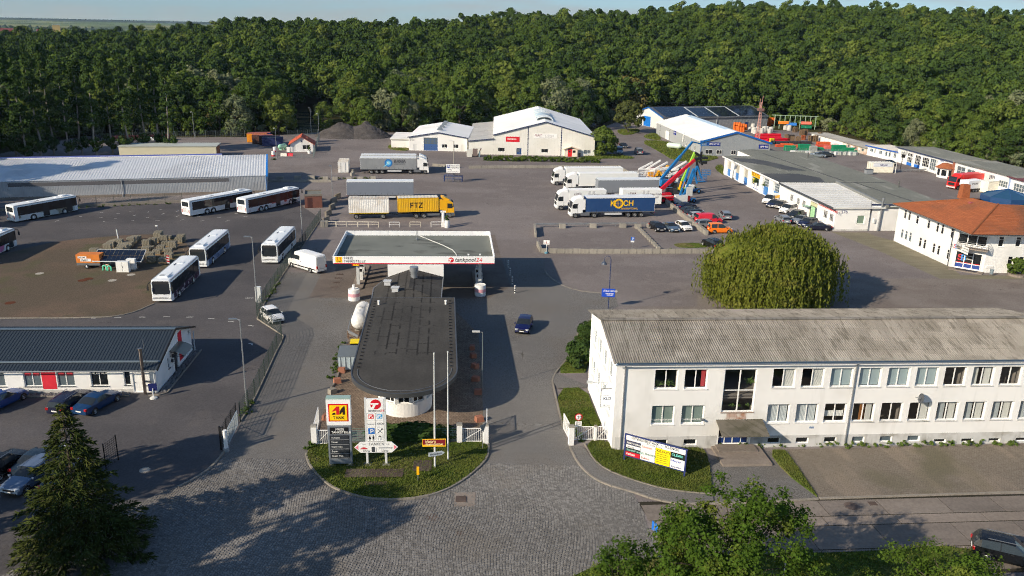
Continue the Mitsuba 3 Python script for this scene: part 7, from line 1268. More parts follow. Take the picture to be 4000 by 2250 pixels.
# price pylon
t=thing('price_pylon','tall grey price pylon with yellow and red logo panel on the grass island','sign',(-13.58,59.23),math.radians(4));f0=-.27
part(t,'body',MB().box(-.92,.92,-.25,.25,.3,3.75),C(134,142,152,.4,0,.3));part(t,'logo_panel',MB().box(-.95,.95,-.28,.28,3.75,6.0),signw);part(t,'top_cap',MB().box(-.95,.95,-.28,.28,6.0,6.12),C(150,176,168))
for x in(-.7,.7):part(t,'foot',MB().box(x-.12,x+.12,-.15,.15,0,.3),white);part(t,'foot_plate',MB().box(x-.3,x+.3,-.3,.3,.0,.12),conc_m)
part(t,'red_frame',MB().box(-.78,.78,-.3,-.28,4.1,5.62),C(206,24,36));part(t,'yellow_field',MB().box(-.68,.68,-.32,-.3,4.2,5.52),C(250,206,10))
part(t,'lettering',MB().prism([(-.5,4.98),(-.12,5.42),(.08,5.42),(.08,4.7),(-.16,4.7),(-.16,5.08),(-.5,4.98)],0,.02,(np.array([0,-.32,0]),X3,Z3,-Y3)),C(208,26,36));part(t,'lettering',MB().prism([(-.5,4.7),(-.24,4.7),(-.24,4.86),(-.42,4.86)],0,.021,(np.array([0,-.32,0]),X3,Z3,-Y3)).prism([(.12,4.7),(.12,5.02),(.4,5.42),(.52,5.42),(.52,4.7),(.34,4.7),(.34,4.98)],0,.021,(np.array([0,-.32,0]),X3,Z3,-Y3)),C(44,26,24));part(t,'lettering',text('TANK',.24,(-.45,-.32,4.32),X3,Z3,-Y3,True),C(44,26,24))
k=part(t,'dark_panel',MB().box(-.74,.74,-.27,-.25,2.95,3.55),black);part(k,'lettering',text('FREIE',.18,(-.3,-.27,3.3),X3,Z3,-Y3,True),white);part(k,'lettering',text('TANKSTELLE',.18,(-.64,-.27,3.04),X3,Z3,-Y3,True),white)
part(t,'price_field',MB().box(-.78,.78,-.262,-.25,.75,2.85),black)
for i,w in enumerate(('Autogas','Diesel','Super E10','Super','Super Plus')):k=part(t,'price_row',MB().box(-.72,.72,-.28,-.262,2.5-i*.41,2.8-i*.41),C(52,56,62,.3));part(k,'lettering',text(w,.13,(-.66,-.28,2.6-i*.41),X3,Z3,-Y3),white);part(k,'row_edge',MB().box(-.74,.74,-.285,-.262,2.44-i*.41,2.47-i*.41),C(150,154,158))
# white station sign with pictograms
t=thing('station_sign','white station sign on two posts with round red logo, pictograms and arrow board','sign',(-10.71,59.41),math.radians(4));F=(np.array([0,-.1,0]),X3,Z3,-Y3)
for x in(-.76,.76):part(t,'post',MB().box(x-.09,x+.09,-.08,.08,0,6.0),C(206,208,208));part(t,'foot_plate',MB().box(x-.3,x+.3,-.3,.3,0,.12),conc_m)
part(t,'top_panel',MB().box(-.68,.68,-.1,.04,4.72,5.95),signw);part(t,'round_logo',MB().prism(sg.Point(.05,5.48).buffer(.42),0,.02,F),RED);part(t,'letter_shape',MB().prism([(-.36,5.6),(.3,5.6),(.27,5.46),(.08,5.46),(-.1,5.08),(-.28,5.15),(-.13,5.46),(-.33,5.46)],.02,.035,F),signw);part(t,'lettering',text('tankpool',.17,(-.55,-.1,4.84),X3,Z3,-Y3,True,lean=.2),dgrey);part(t,'lettering',text('24',.17,(.4,-.1,4.84),X3,Z3,-Y3,True,lean=.2),RED)
for j in range(4):
 for i in range(2):
  x0,z0=-.66+i*.68,4.08-j*.62;k=part(t,'small_panel',MB().box(x0,x0+.64,-.1,.04,z0,z0+.58),signw);c=np.array([x0+.32,z0+.29])
  if j==0:part(k,'fuel_pictogram',MB().box(x0+.1,x0+.54,-.112,-.1,z0+.14,z0+.52),(RED,C(70,160,216))[i]);part(k,'nozzle_shape',MB().box(x0+.14,x0+.42,-.122,-.112,z0+.36,z0+.44).box(x0+.14,x0+.24,-.122,-.112,z0+.2,z0+.36).cyl((x0+.43,-.122,z0+.25),(x0+.43,-.112,z0+.25),.06,10),signw)
  if j==1:part(k,'lettering',text(('tankpool 24','KECK')[i],(.09,.15)[i],(x0+(.03,.09)[i],-.1,z0+.24),X3,Z3,-Y3,i==1,lean=.2),dgrey)
  if j==2 and i==0:part(k,'blue_field',MB().box(x0+.06,x0+.58,-.112,-.1,z0+.03,z0+.55),C(46,110,190));part(k,'lettering',text('P',.34,(x0+.2,-.112,z0+.12),X3,Z3,-Y3,True),signw)
  if j==2 and i==1:part(k,'cutlery_pictogram',MB().bar((c[0]-.2,-.108,c[1]-.2),(c[0]+.2,-.108,c[1]+.2),.05,.016).bar((c[0]-.2,-.106,c[1]+.2),(c[0]+.2,-.106,c[1]-.2),.06,.016).box(c[0]+.1,c[0]+.24,-.116,-.1,c[1]+.12,c[1]+.22),black)
  if j==3 and i==0:
   for q in(-.14,.14):part(k,'figure_pictogram',MB().cyl((c[0]+q,-.112,c[1]+.19),(c[0]+q,-.1,c[1]+.19),.045,10).prism([(q-.1+(.03 if q>0 else 0),-.08),(q+.1-(.03 if q>0 else 0),-.08),(q+.05+(.03 if q>0 else 0),.13),(q-.05-(.03 if q>0 else 0),.13)],.1,.112,(np.array([c[0],0,c[1]]),X3,Z3,-Y3)).box(c[0]+q-.05,c[0]+q-.015,-.112,-.1,c[1]-.24,c[1]-.08).box(c[0]+q+.015,c[0]+q+.05,-.112,-.1,c[1]-.24,c[1]-.08),black)
  if j==3 and i==1:part(k,'shower_pictogram',MB().prism([(-.16,.1),(.12,.1),(.04,.2),(-.08,.2)],.1,.112,(np.array([c[0],0,c[1]]),X3,Z3,-Y3)),black);part(k,'water_lines',MB().bar((c[0]-.1,-.106,c[1]+.06),(c[0]-.16,-.106,c[1]-.22),.02).bar((c[0],-.106,c[1]+.06),(c[0],-.106,c[1]-.22),.02).bar((c[0]+.08,-.106,c[1]+.06),(c[0]+.13,-.106,c[1]-.22),.02).bar((c[0]+.22,-.106,c[1]+.25),(c[0]+.22,-.106,c[1]-.22),.025),C(120,130,140))
k=part(t,'arrow_board',MB().prism([(-1.75,1.72),(-1.25,2.2),(1.25,2.2),(1.75,1.72),(1.25,1.24),(-1.25,1.24)],.1,.15,(np.array([0,-.05,0]),X3,Z3,-Y3)),signw);part(k,'lettering',text('TANKEN',.23,(-.62,-.2,1.9),X3,Z3,-Y3),dgrey);part(k,'lettering',text('Pkw',.21,(-1.05,-.2,1.3),X3,Z3,-Y3),dgrey);part(k,'lettering',text('Lkw',.21,(.42,-.2,1.3),X3,Z3,-Y3),dgrey)
part(k,'pump_pictogram',MB().box(-.36,-.1,-.21,-.2,1.3,1.76).box(-.02,.02,-.21,-.2,1.32,1.7),dgrey);part(k,'car_pictogram',MB().box(-1.25,-.7,-.21,-.2,1.56,1.66).box(-1.1,-.85,-.21,-.2,1.66,1.74),C(196,50,60));part(k,'lorry_pictogram',MB().box(.2,1.1,-.21,-.2,1.62,1.72).box(1.14,1.3,-.21,-.2,1.58,1.72),C(150,154,158))
for s in(-1,1):part(k,'arrow_tip',MB().prism([(s*1.68,1.72),(s*1.42,1.5),(s*1.42,1.94)]if s<0 else[(1.68,1.72),(1.42,1.94),(1.42,1.5)],.2,.21,(np.zeros(3),X3,Z3,-Y3)),C(230,130,145));part(k,'chevron',text('<<' if s<0 else '>>',.16,(s*.95-.15,-.2,1.93),X3,Z3,-Y3),dgrey)
for p,h,lab in(((-5.94,59.07),10.0,'tall white flagpole carrying the yellow cafe sign'),((-4.99,60.42),9.6,'tall white flagpole, right of the one with signs')):single('flagpole',lab,'flagpole',MB().cyl((0,0,0),(0,0,h*.45),.085,10,.075).cyl((0,0,h*.45),(0,0,h),.06,10,.04).cyl((0,0,h),(0,0,h+.1),.06,8),C(206,208,206,.4),p)
pf=(-5.94,59.07)
k=thing('cafe_sign','yellow and maroon cafe sign hung on the flagpole','sign',(pf[0],pf[1],0),.08);part(k,'board',MB().box(-1.0,.9,-.16,-.1,2.05,2.72),C(246,190,30));part(k,'maroon_field',MB().prism([(-.95,2.25),(.85,2.15),(.85,2.68),(-.95,2.68)],.16,.172,(np.zeros(3),X3,Z3,-Y3)),C(130,30,40));part(k,'lettering',text("Viola's",.2,(-.8,-.172,2.42),X3,Z3,-Y3,True,lean=.2),C(250,230,170));part(k,'lettering',text('Raststübchen',.16,(-.75,-.172,2.2),X3,Z3,-Y3,True,lean=.2),C(250,230,170))
k=thing('arrow_sign','grey arrow sign below the yellow cafe sign','sign',(pf[0],pf[1],0),.35);part(k,'board',MB().prism([(-.55,1.2),(.55,1.2),(.8,1.38),(.55,1.56),(-.55,1.56)],.1,.13,(np.zeros(3),X3,Z3,-Y3)),C(196,204,210));part(k,'lettering',text('Metallbau',.16,(-.45,-.13,1.3),X3,Z3,-Y3),dgrey)
t=thing('marker_post','small yellow gas marker post in the island grass','post',(-7.07,57.00));part(t,'post',MB().cyl((0,0,0),(0,0,.7),.03,6),galv);part(t,'yellow_plate',MB().box(-.1,.1,-.04,.04,.6,1.3),C(240,180,20))
# gates and mesh fence of the island
def pillar(lab,p,w=.45,h=1.75,rz=.08):t=thing('gate_pillar',lab,'pillar',p,rz);part(t,'shaft',MB().cbox((0,0,h/2),(w,w,h)),plaster2);part(t,'cap',MB().cbox((0,0,h+.05),(w+.08,w+.08,.1),0,.85),conc_m)
def bar_gate(label,a,b,h=1.35,name='bar_gate',m=None):
 a,b=np.array(a),np.array(b);L_=np.linalg.norm(b-a);t=thing(name,label,'gate',tuple(a),math.atan2(b[1]-a[1],b[0]-a[0]));m=m or W_fr
 part(t,'frame',MB().bar((0,0,.12),(L_,0,.12),.06).bar((0,0,h),(L_,0,h),.06).bar((.03,0,.12),(.03,0,h),.07).bar((L_-.03,0,.12),(L_-.03,0,h),.07).bar((.05,.02,.15),(L_-.05,.02,h-.05),.04),m)
 n=int(L_/.16)
 for i in range(1,n):part(t,'bar',MB().bar((L_*i/n,0,.15),(L_*i/n,0,h-.03),.03),m)
 return t
for q,lab in(((-16.55,62.61),'white gate pillar at the left end of the island fence'),((-4.25,63.49),'white gate pillar at the right of the mesh fence'),((-1.98,63.48),'weathered gate pillar at the island corner near the road')):pillar(lab,q)
bar_gate('white barred gate left of the price pylon',(-16.39,62.61),(-15.24,62.67));bar_gate('white barred gate at the right end of the island fence',(-4.09,63.52),(-2.26,63.64));bar_gate('open white gate leaf swung back at the island left end',(-16.70,63.04),(-17.15,66.75),1.5);bar_gate('open white gate leaf swung back at the island right end',(-1.95,64.04),(-2.02,66.97),1.6)
def mesh_fence(name,label,pts,h=2.0,step=2.5,m=None,vs=.22,hs=.2,post_m=None):
 m=m or fence_g;ln=sg.LineString(pts);n=max(1,int(round(ln.length/step)));t=thing(name,label,'fence');P_=[np.array(ln.interpolate(i/n,True).coords[0])for i in range(n+1)]
 for p in P_:part(t,'post',MB().cbox((p[0],p[1],h/2+.04),(.07,.07,h+.08)),post_m or m)
 for a,b in zip(P_[:-1],P_[1:]):
  mb=MB();L_=np.linalg.norm(b-a);k=int(L_/vs)
  for j in range(1,k):q=a+(b-a)*j/k;mb.bar((*q,.08),(*q,h-.03),.016)
  for j in range(int(h/hs)+1):mb.bar((*a,.08+(h-.11)*j/int(h/hs)),(*b,.08+(h-.11)*j/int(h/hs)),.02)
  part(t,'mesh_panel',mb,m)
 return t
mesh_fence('mesh_fence','grey-green wire fence across the back of the grass island',[(-13.61,63.27),(-4.32,63.69)],1.25,2.4,C(120,150,140),.5,.17)
t=thing('give_way_sign','back of a triangular road sign at the island corner','sign',(-2.21,62.37),.9);part(t,'post',MB().cyl((0,0,0),(0,0,2.3),.035,8),galv);part(t,'plate',MB().prism([(-.45,2.4),(.45,2.4),(0,1.62)],.03,.05,(np.zeros(3),X3,Z3,-Y3)),C(120,130,132))
# white gate, pillar and signs by the office
pillar('white gate pillar left of the office signs',(5.38,63.64),.45,1.7);bar_gate('white barred gate beside the office gable',(5.63,64.31),(7.44,64.44));bar_gate('right half of the white barred gate, next to the gable',(7.64,64.45),(8.69,64.44));bar_gate('open white gate leaf along the lawn edge',(5.25,64.51),(4.88,66.48),1.55);pillar('narrow white post between the two gate halves',(7.54,64.45),.2,1.35)
t=thing('speed_limit_sign','round red-edged 10 speed limit sign on a post','sign',(5.99,64.21),.1);part(t,'post',MB().cyl((0,0,0),(0,0,2.6),.035,8),galv);part(t,'disc',MB().cyl((0,-.05,2.35),(0,-.03,2.35),.33,24),RED);part(t,'white_disc',MB().cyl((0,-.06,2.35),(0,-.05,2.35),.25,24),signw);part(t,'lettering',text('10',.24,(-.16,-.062,2.23),X3,Z3,-Y3,True),black);part(t,'lower_plate',MB().box(-.3,.3,-.05,-.03,1.5,1.95),signw);part(t,'lower_plate/pictogram',MB().box(-.22,-.08,-.056,-.05,1.76,1.84).box(-.22,-.08,-.056,-.05,1.58,1.66).box(-.02,.22,-.056,-.05,1.78,1.82).box(-.02,.22,-.056,-.05,1.6,1.64),dgrey)if False else None
part(part(t,'small_plate',MB().box(-.28,.28,-.052,-.03,1.52,1.94),C(226,226,224)),'pictogram',MB().box(-.2,-.06,-.058,-.052,1.76,1.84).box(-.2,-.06,-.058,-.052,1.6,1.66).box(-.01,.22,-.058,-.052,1.78,1.81).box(-.01,.22,-.058,-.052,1.6,1.63),dgrey)
t=post_sign('company_pole_sign','white business park sign on tall poles at the office corner',(8.87,64.23),5,-1.1,.75,3.35,5.1,C(40,44,52),(),(-.05,.18),pr=.07);part(t,'face',MB().box(-1.06,.71,-.06,-.04,3.4,5.05),C(238,242,246));part(t,'lettering',text('GEWERBEPARK',.13,(-.86,-.06,4.4),X3,Z3,-Y3),C(150,156,164));part(t,'lettering',text('KLINGE',.25,(-.88,-.06,4.05),X3,Z3,-Y3,True),C(26,34,70));part(t,'lettering',text('Tel. 03621-73 73 950',.11,(-.9,-.06,3.5),X3,Z3,-Y3),dgrey)
t=thing('logo_sign','small white sign with three-part knot logo on the pole below','sign',(8.87,64.23),.08);part(t,'board',MB().box(-.42,.45,-.12,-.06,1.7,2.3),C(232,234,236))
for a in range(3):part(t,'logo_ring',MB().lathe([(.1,0),(.17,0),(.17,.01),(.1,.01)],16).xf(np.array([[1,0,0,.08+.1*math.cos(a*2.094+1.57)],[0,0,1,-.132],[0,1,0,2.0+.1*math.sin(a*2.094+1.57)],[0,0,0,1]])),(C(40,50,100),C(120,110,130),C(90,96,104))[a])
a,b=np.array((9.66,60.97)),np.array((14.27,58.39));L_=np.linalg.norm(b-a);t=thing('company_board','long multi-coloured company signboard in a blue frame on the lawn','sign',tuple(a),math.atan2(b[1]-a[1],b[0]-a[0]));bf=C(44,56,110)
for x in(0,L_*.98):part(t,'post',MB().box(x-.06,x+.06,-.06,.06,0,2.55),bf)
part(t,'frame',MB().bar((0,0,2.5),(L_,0,2.5),.1).bar((0,0,.55),(L_,0,.55),.08),bf);part(t,'back_board',MB().box(.06,L_-.06,-.03,.03,.58,2.46),C(80,84,92));part(t,'header',MB().box(.08,L_-.08,-.05,-.03,2.02,2.45),signw);part(t,'lettering',text('GEWERBEPARK  –  KLINGE',L_*.044,(L_*.1,-.05,2.2),X3,Z3,-Y3,True),dgrey);part(t,'lettering',text('Ohrdrufer Straße',L_*.024,(L_*.34,-.05,2.05),X3,Z3,-Y3),dgrey)
q=L_/4;blocks=[(0,1,1.62,2.0,C(70,74,96),'FERIT & Söhne',white),(0,1,1.35,1.6,signw,'SERVICE',dgrey),(0,1,1.0,1.33,C(34,40,40),'SCHARF GmbH',C(150,200,190)),(0,1,.6,.98,C(190,26,44),'Farbes',white),(1,2,1.4,2.0,signw,'Fliesen',C(220,120,110)),(1,2,.98,1.38,signw,'KLINGNER',C(70,110,100)),(1,2,.6,.96,signw,'Elektro',C(150,60,70)),(2,3,.6,2.0,C(250,220,10),'KILOUTOU',C(50,40,30)),(3,4,1.5,2.0,C(22,34,32),'CLEAN',C(120,220,210)),(3,4,.95,1.48,signw,'Meyer',C(60,80,170)),(3,4,.6,.93,signw,'Spedition',C(50,60,130))]
for i0,i1,z0,z1,m_,w,wm in blocks:
 k=part(t,'panel',MB().box(.1+i0*(q-.04),.06+i1*(q-.04),-.05,-.03,z0,z1),m_);part(k,'lettering',text(w,min(.2,(z1-z0)*.45,1.25*q/len(w)),(.16+i0*(q-.04),-.05,z1-.1-min(.2,(z1-z0)*.45)),X3,Z3,-Y3,True),wm)
 if w=='KILOUTOU':
  for j in range(5):part(k,'text_line',MB().box(.2+i0*(q-.04),i1*(q-.04)-.1-.1*(j%2),-.055,-.05,.78+j*.18,.83+j*.18),C(120,110,30))
t=thing('street_sign','blue parking sign edge-on on a leaning grey pole beside the maple','sign',(9.71,47.41),.5);part(t,'post',MB().cyl((0,0,0),(.12,-.1,3.0),.045,8),galv);part(t,'plate',MB().box(.1,.14,-.45,.2,2.35,3.0),C(36,110,205))
t=thing('street_sign','back of a white plate sign behind the maple crown','sign',(17.6,44.2),1.2);part(t,'post',MB().cyl((0,0,0),(0,0,2.6),.04,8),galv);part(t,'plate',MB().box(-.3,.3,-.02,.02,1.9,2.6),signw)
# depot fence, gate and lamp posts
fl=[(-35.69,148.52),(-33.97,127.67),(-33.03,114.13),(-31.97,101.82),(-31.00,93.75),(-25.87,87.73),(-25.76,84.51),(-24.39,71.89),(-24.14,67.94),(-24.15,66.57)]
mesh_fence('mesh_fence','grey mesh fence between bus depot and cobbled road',fl,1.9,2.5);kerb('kerb','concrete edging under the depot mesh fence',fl,2.4,.12,.14)
mesh_fence('mesh_fence','mesh fence in front of the long storage hall',[(-83.77,154.86),(-73.83,158.28),(-66.37,161.29)],1.8,3.0);kerb('kerb','low concrete footing of the fence before the storage hall',[(-83.65,154.63),(-66.27,161.05)],3.0,.25,.5);kerb('kerb','concrete footing left of the storage hall fence',[(-97.73,148.89),(-83.65,154.63)],3.0,.25,.4)
t=bar_gate('grey sliding depot gate standing open beside the white post',(-24.10,65.72),(-23.76,62.26),1.5,'sliding_gate',C(170,180,186));t=thing('gate_drive','white and grey gate drive pillar at the depot entrance','pillar',(-23.57,61.13));part(t,'cabinet',MB().lathe([(.0,1.95),(.16,1.95),(.17,1.9),(.17,.35),(.2,.33),(.22,0)],18),W_fr,40);part(t,'base',MB().lathe([(.23,0),(.23,.36),(.1,.37)],18),C(150,154,158));t=thing('gate_post','black gate frame post left of the white drive pillar','post',(-23.97,61.33));part(t,'post',MB().cbox((-.1,0,1.1),(.12,.12,2.2)).cbox((.18,0,1.1),(.08,.08,2.2)),black);part(t,'brace',MB().bar((-.1,0,2.1),(.18,0,2.1),.08),black)
mesh_fence('mesh_panel_gate','dark mesh gate panel by the depot entrance',[(-24.13,61.64),(-24.40,66.31)],1.9,1.6,black);mesh_fence('mesh_panel_gate','dark mesh gate leaf standing behind the conifer',[(-31.77,59.33),(-32.05,57.84)],2.2,2.2,black)
def lamp(label,p,h,dx,dy,m=None,head=None,name='street_lamp',r=.07):
 t=thing(name,label,'street lamp',p);m=m or galv;part(t,'post',MB().cyl((0,0,0),(0,0,h*.35),r*1.25,8).cyl((0,0,h*.35),(0,0,h),r,8,r*.7),m);d=np.array([dx,dy,0.]);part(t,'arm',MB().cyl((0,0,h-.05),tuple(d*.3+[0,0,h]),.04,6),m);part(t,'head',MB().cbox(tuple(d*.65+[0,0,h+.02]),(.75 if abs(dx)>.5 else.3,.3 if abs(dx)>.5 else.75,.1)),head or C(120,126,132,.4,0,.4));return t
SL_=(880,900,2.07)
lamp('grey street lamp behind the depot fence, beside the white hatchback',((-32.12,97.85)),9.2,-1,.1);lamp('grey street lamp behind the depot fence, nearer than the white car',((-24.37,69.17)),8.8,-1,.1);lamp('street lamp at the depot fence corner beside the small brick hut',(-37.57,167.36),7.0,-.2,-1);lamp('street lamp behind the depot fence left of the canopy',(-34.47,130.16),7.6,-1,-.2)
for p,h,lab in(((-64.10,220.86),8.,'white-headed lamp post at the gatehouse yard entrance'),((-67.95,275.37),8.5,'lamp post in front of the pond'),((-60.90,256.44),8.5,'lamp post beside the gatehouse roof'),((-95.66,231.25),6.5,'lamp post in the dark yard behind the storage hall'),((-100.50,258.53),8.,'lamp post by the wood edge fence')):lamp(lab,p,h,-.5,0,None,C(206,208,208))
lamp('concrete lamp post with double head on the lorry park',(-14.22,191.52),9.4,-1,0,conc_m,C(206,208,206),r=.12);lamp('thin crooked lamp post right of the station building',(-2.74,74.29),6.2,-1,.1,C(110,112,112),C(190,190,186),r=.05)
t=thing('bell_lamp','blue lamp post with hanging bell shade at the road bend','street lamp',(12.51,100.51));bl2=C(46,58,96);part(t,'post',MB().cyl((0,0,0),(0,0,6.6),.06,8),bl2);part(t,'arm',MB().tube([(.0,0,6.6),(-.15,0,6.95),(-.5,0,7.05),(-.8,0,6.8),(-.85,0,6.4)],.035,6),bl2);part(t,'lamp_shade',MB().lathe([(.08,.35),(.12,.2),(.3,.05),(.38,-.15),(.34,-.15),(.0,.1)],14,(-.85,0,6.1)),C(70,80,96))
t=thing('blue_sign','blue sign with white lettering on the bell lamp post','sign',(12.51,100.51),-.05);part(t,'board',MB().box(-.95,.75,-.1,-.06,1.6,2.7),C(28,74,190));part(t,'lettering',text('JÖRG UPP KG',.2,(-.8,-.1,2.3),X3,Z3,-Y3,True),signw);part(t,'text_line',MB().box(-.5,.6,-.105,-.1,2.0,2.08).box(-.3,.5,-.105,-.1,1.82,1.9),signw)
t=thing('parking_sign','large white reserved-parking board on the lorry park','sign',(-14.25,190.69),.05);part(t,'board',MB().box(-1.7,1.5,-.3,-.24,2.2,4.2),signw);part(t,'blue_square',MB().box(-1.55,-.85,-.32,-.3,3.3,4.05),C(30,60,140));part(t,'lettering',text('P',.5,(-1.4,-.32,3.42),X3,Z3,-Y3,True),signw);part(t,'lettering',text('Reservierte',.3,(-.7,-.3,3.7),X3,Z3,-Y3,True),dgrey);part(t,'lettering',text('Parkplätze',.3,(-.7,-.3,3.25),X3,Z3,-Y3,True),dgrey);part(t,'lettering',text('44 to',.3,(-1.4,-.3,2.8),X3,Z3,-Y3,True),dgrey);part(t,'text_line',MB().box(-1.4,1.3,-.305,-.3,2.45,2.52),dgrey)
for x in(-1.4,1.2):part(t,'post',MB().box(x-.05,x+.05,-.24,-.14,0,2.4),steel)
t=thing('impact_guard','blue tubular guard rail round the lamp post base','barrier',(-14.33,191.01));part(t,'rail',MB().tube([(-2.1,-.6,1.4),(2.1,-.6,1.4),(2.1,.9,1.4),(-2.1,.9,1.4),(-2.1,-.6,1.4)],.09,6).tube([(-2.1,-.6,.75),(2.1,-.6,.75)],.08,6),C(40,62,110));part(t,'legs',MB().cyl((-2.1,-.6,0),(-2.1,-.6,1.4),.09,6).cyl((2.1,-.6,0),(2.1,-.6,1.4),.09,6).cyl((0,-.6,0),(0,-.6,1.4),.09,6).cyl((-2.1,.9,0),(-2.1,.9,1.4),.09,6).cyl((2.1,.9,0),(2.1,.9,1.4),.09,6),C(40,62,110))
for i,(p,lab)in enumerate((((-0.63,118.87),'farthest of four black and white bollards in the canopy shade'),((-0.33,114.63),'second of four black and white bollards in the canopy shade'),((0.03,110.39),'third of four black and white bollards at the shade edge'),((0.40,106.19),'sunlit black and white bollard, nearest of four'))):
 t=thing('bollard',lab,'bollard',p);part(t,'post',MB().cyl((0,0,0),(0,0,1.12),.1,12),signw)
 for z in(.18,.5,.82):part(t,'black_band',MB().lathe([(.102,z),(.102,z+.15)],12),black)
t=thing('notice_stand','white notice board on a foot beside the concrete wall','sign',(5.39,127.50),-.1);part(t,'post',MB().cyl((0,0,0),(0,0,1.7),.07,8),C(200,204,204));part(t,'board',MB().box(-.48,.48,-.08,-.04,1.5,2.2),signw);part(t,'pictogram',MB().box(-.06,.06,-.09,-.08,1.62,2.0).box(-.4,-.15,-.09,-.08,1.7,1.76).box(.15,.4,-.09,-.08,1.7,1.76),C(150,60,60));part(t,'foot',MB().cyl((0,0,0),(0,0,.25),.28,12),C(90,140,160))
t=thing('parking_sign','small blue P sign in the empty fenced car park','sign',(19.73,131.55));part(t,'post',MB().cyl((0,0,0),(0,0,1.9),.03,6),galv);part(t,'plate',MB().box(-.28,.28,-.05,-.03,1.45,2.05),C(40,100,200));part(t,'lettering',text('P',.36,(-.12,-.05,1.56),X3,Z3,-Y3,True),signw);part(t,'lower_plate',MB().box(-.28,.28,-.05,-.03,1.15,1.4),signw)
# concrete walls and barriers
def blockwall(name,label,pts,L,w,h,m=None,gap=.04,piece='panel',cat='wall',slope=0.):
 t=thing(name,label,cat);ln=sg.LineString(pts);n=max(1,int(ln.length/L));g=np.random.default_rng(len(label))
 for i in range(n):
  a,b=ln.interpolate(i*ln.length/n+gap),ln.interpolate((i+1)*ln.length/n-gap);hh=h*g.uniform(.95,1.03);q=g.normal(0,.02,2);part(t,piece,MB().bar((a.x+q[0],a.y+q[1],hh/2),(b.x,b.y,hh/2),w,hh),m or conc_m)
 return t
blockwall('retaining_wall','low wall of upright concrete elements in front of the empty car park',[(4.50,127.66),(13.87,128.05),(34.29,129.90)],1.25,.14,.8,None,.035);kerb('kerb','rear foot of the low concrete element wall',[(4.70,129.00),(34.63,131.76)],1.25,.5,.12)
blockwall('retaining_wall','diagonal concrete block wall behind the parked orange van',[(31.65,175.65),(32.46,165.94),(33.38,153.93),(34.51,142.36)],1.6,.55,.85,piece='block')
blockwall('stone_row','diagonal row of cut concrete stones across the empty car park',[(22.75,147.04),(24.16,131.12)],1.55,.55,.45,gap=.35,piece='block',cat='barrier')
for p,q,lab in(((3.85,144.97),(3.92,137.98),'short concrete wall piece at the car park corner, far one'),((4.07,132.41),(4.51,128.05),'short concrete wall piece at the car park corner, near one')):blockwall('retaining_wall',lab,[p,q],1.4,.3,.9)
blockwall('retaining_wall','long low concrete wall before the hedge and large white hall',[(-11.81,210.61),(-0.67,212.91),(12.97,214.95),(27.15,216.66)],1.6,.2,.75);blockwall('retaining_wall','concrete wall running back from the white lorries',[(27.38,215.87),(28.65,206.64),(29.88,194.40)],1.5,.25,1.0);blockwall('retaining_wall','low concrete wall right of the parked grey lorry',[(-21.49,213.35),(-14.08,211.10)],1.6,.25,.7)
def guardrail(label,pts,blocks=()):
 t=thing('guardrail',label,'barrier');a,b=np.array(pts[0]),np.array(pts[1]);part(t,'rail',MB().bar((*a,.62),(*b,.62),.1,.3).bar((*a,.62),(*b,.62),.16,.08),galv)
 for i in range(7):p=a+(b-a)*(i+.5)/7;part(t,'post',MB().cbox((p[0],p[1]+.1,.3),(.1,.1,.6)),galv)
guardrail('long galvanised guardrail at the back of the empty car park',[(4.04,145.68),(22.87,148.25)]);guardrail('galvanised guardrail behind the three parked cars',[(23.54,148.11),(34.06,150.32)])
for p,lab in(((8.93,145.74),'leftmost'),((14.59,146.47),'second from left'),((20.11,147.19),'third from left'),((22.84,146.75),'fourth from left'),((25.18,147.66),'rightmost')):single('concrete_block',lab+' concrete block set into the car park guardrail','concrete block',MB().cbox((0,0,.4),(1.15,.8,.8),.07,.94),conc_m,p)
for i,x in enumerate((553,640,770,848,948)):single('concrete_block','squat concrete block number %s from the left in the row behind the grey trailer'%('one','two','three','four','five')[i],'concrete block',MB().cbox((0,0,.38),(1.3,.7,.76),.1,.95),conc_m,((-44.09,190.00),(-41.86,189.94),(-38.63,190.01),(-36.12,190.65),(-33.25,191.68))[i])
for p,q,lab in(((-42.16,187.09),(-56.36,185.35),'shaded low concrete wall right of the storage hall'),):blockwall('retaining_wall',lab,[q,p],2.4,.3,.55)
for i,p in enumerate(((-54.01,187.60),(-50.31,188.85),(-47.34,189.62))):single('concrete_block',('left','middle','right')[i]+' block on the shaded wall beside the storage hall','concrete block',MB().cbox((0,0,.5),(1.6,.6,1.0),.1),conc_m,p)
for i,p in enumerate(((-39.19,197.91),(-39.79,200.57),(-39.08,195.78))):single('parking_stone',('middle','farthest','nearest')[i]+' dark concrete stop behind the grey lorry row','concrete block',MB().cbox((0,0,.4),(.45,1.0,.8),.6),conc_m,p)
for i,p in enumerate(((-36.29,164.92),(-35.26,158.88),(-34.80,153.19),(-33.95,147.39),(-36.47,169.47))):blockwall('angle_wall',('L-shaped concrete element along the depot fence, second from the back','L-shaped concrete element along the depot fence, in the middle','L-shaped concrete element along the depot fence, second from the front','L-shaped concrete element along the depot fence, frontmost','L-shaped concrete element beside the grey trailer')[i],[p,(p[0]-.5,p[1]-2.6)],2.6,.35,1.05,M('mossy_concrete%d'%i,weathered((.24,.21,.17),(.12,.10,.07),.8,.4),.95)if i==0 else 'mat_mossy_concrete0')
single('concrete_block','concrete block at the left end of the hoop railings','concrete block',MB().cbox((0,0,.5),(1.3,1.2,1.0),.08),conc_m,(-33.78,142.90))
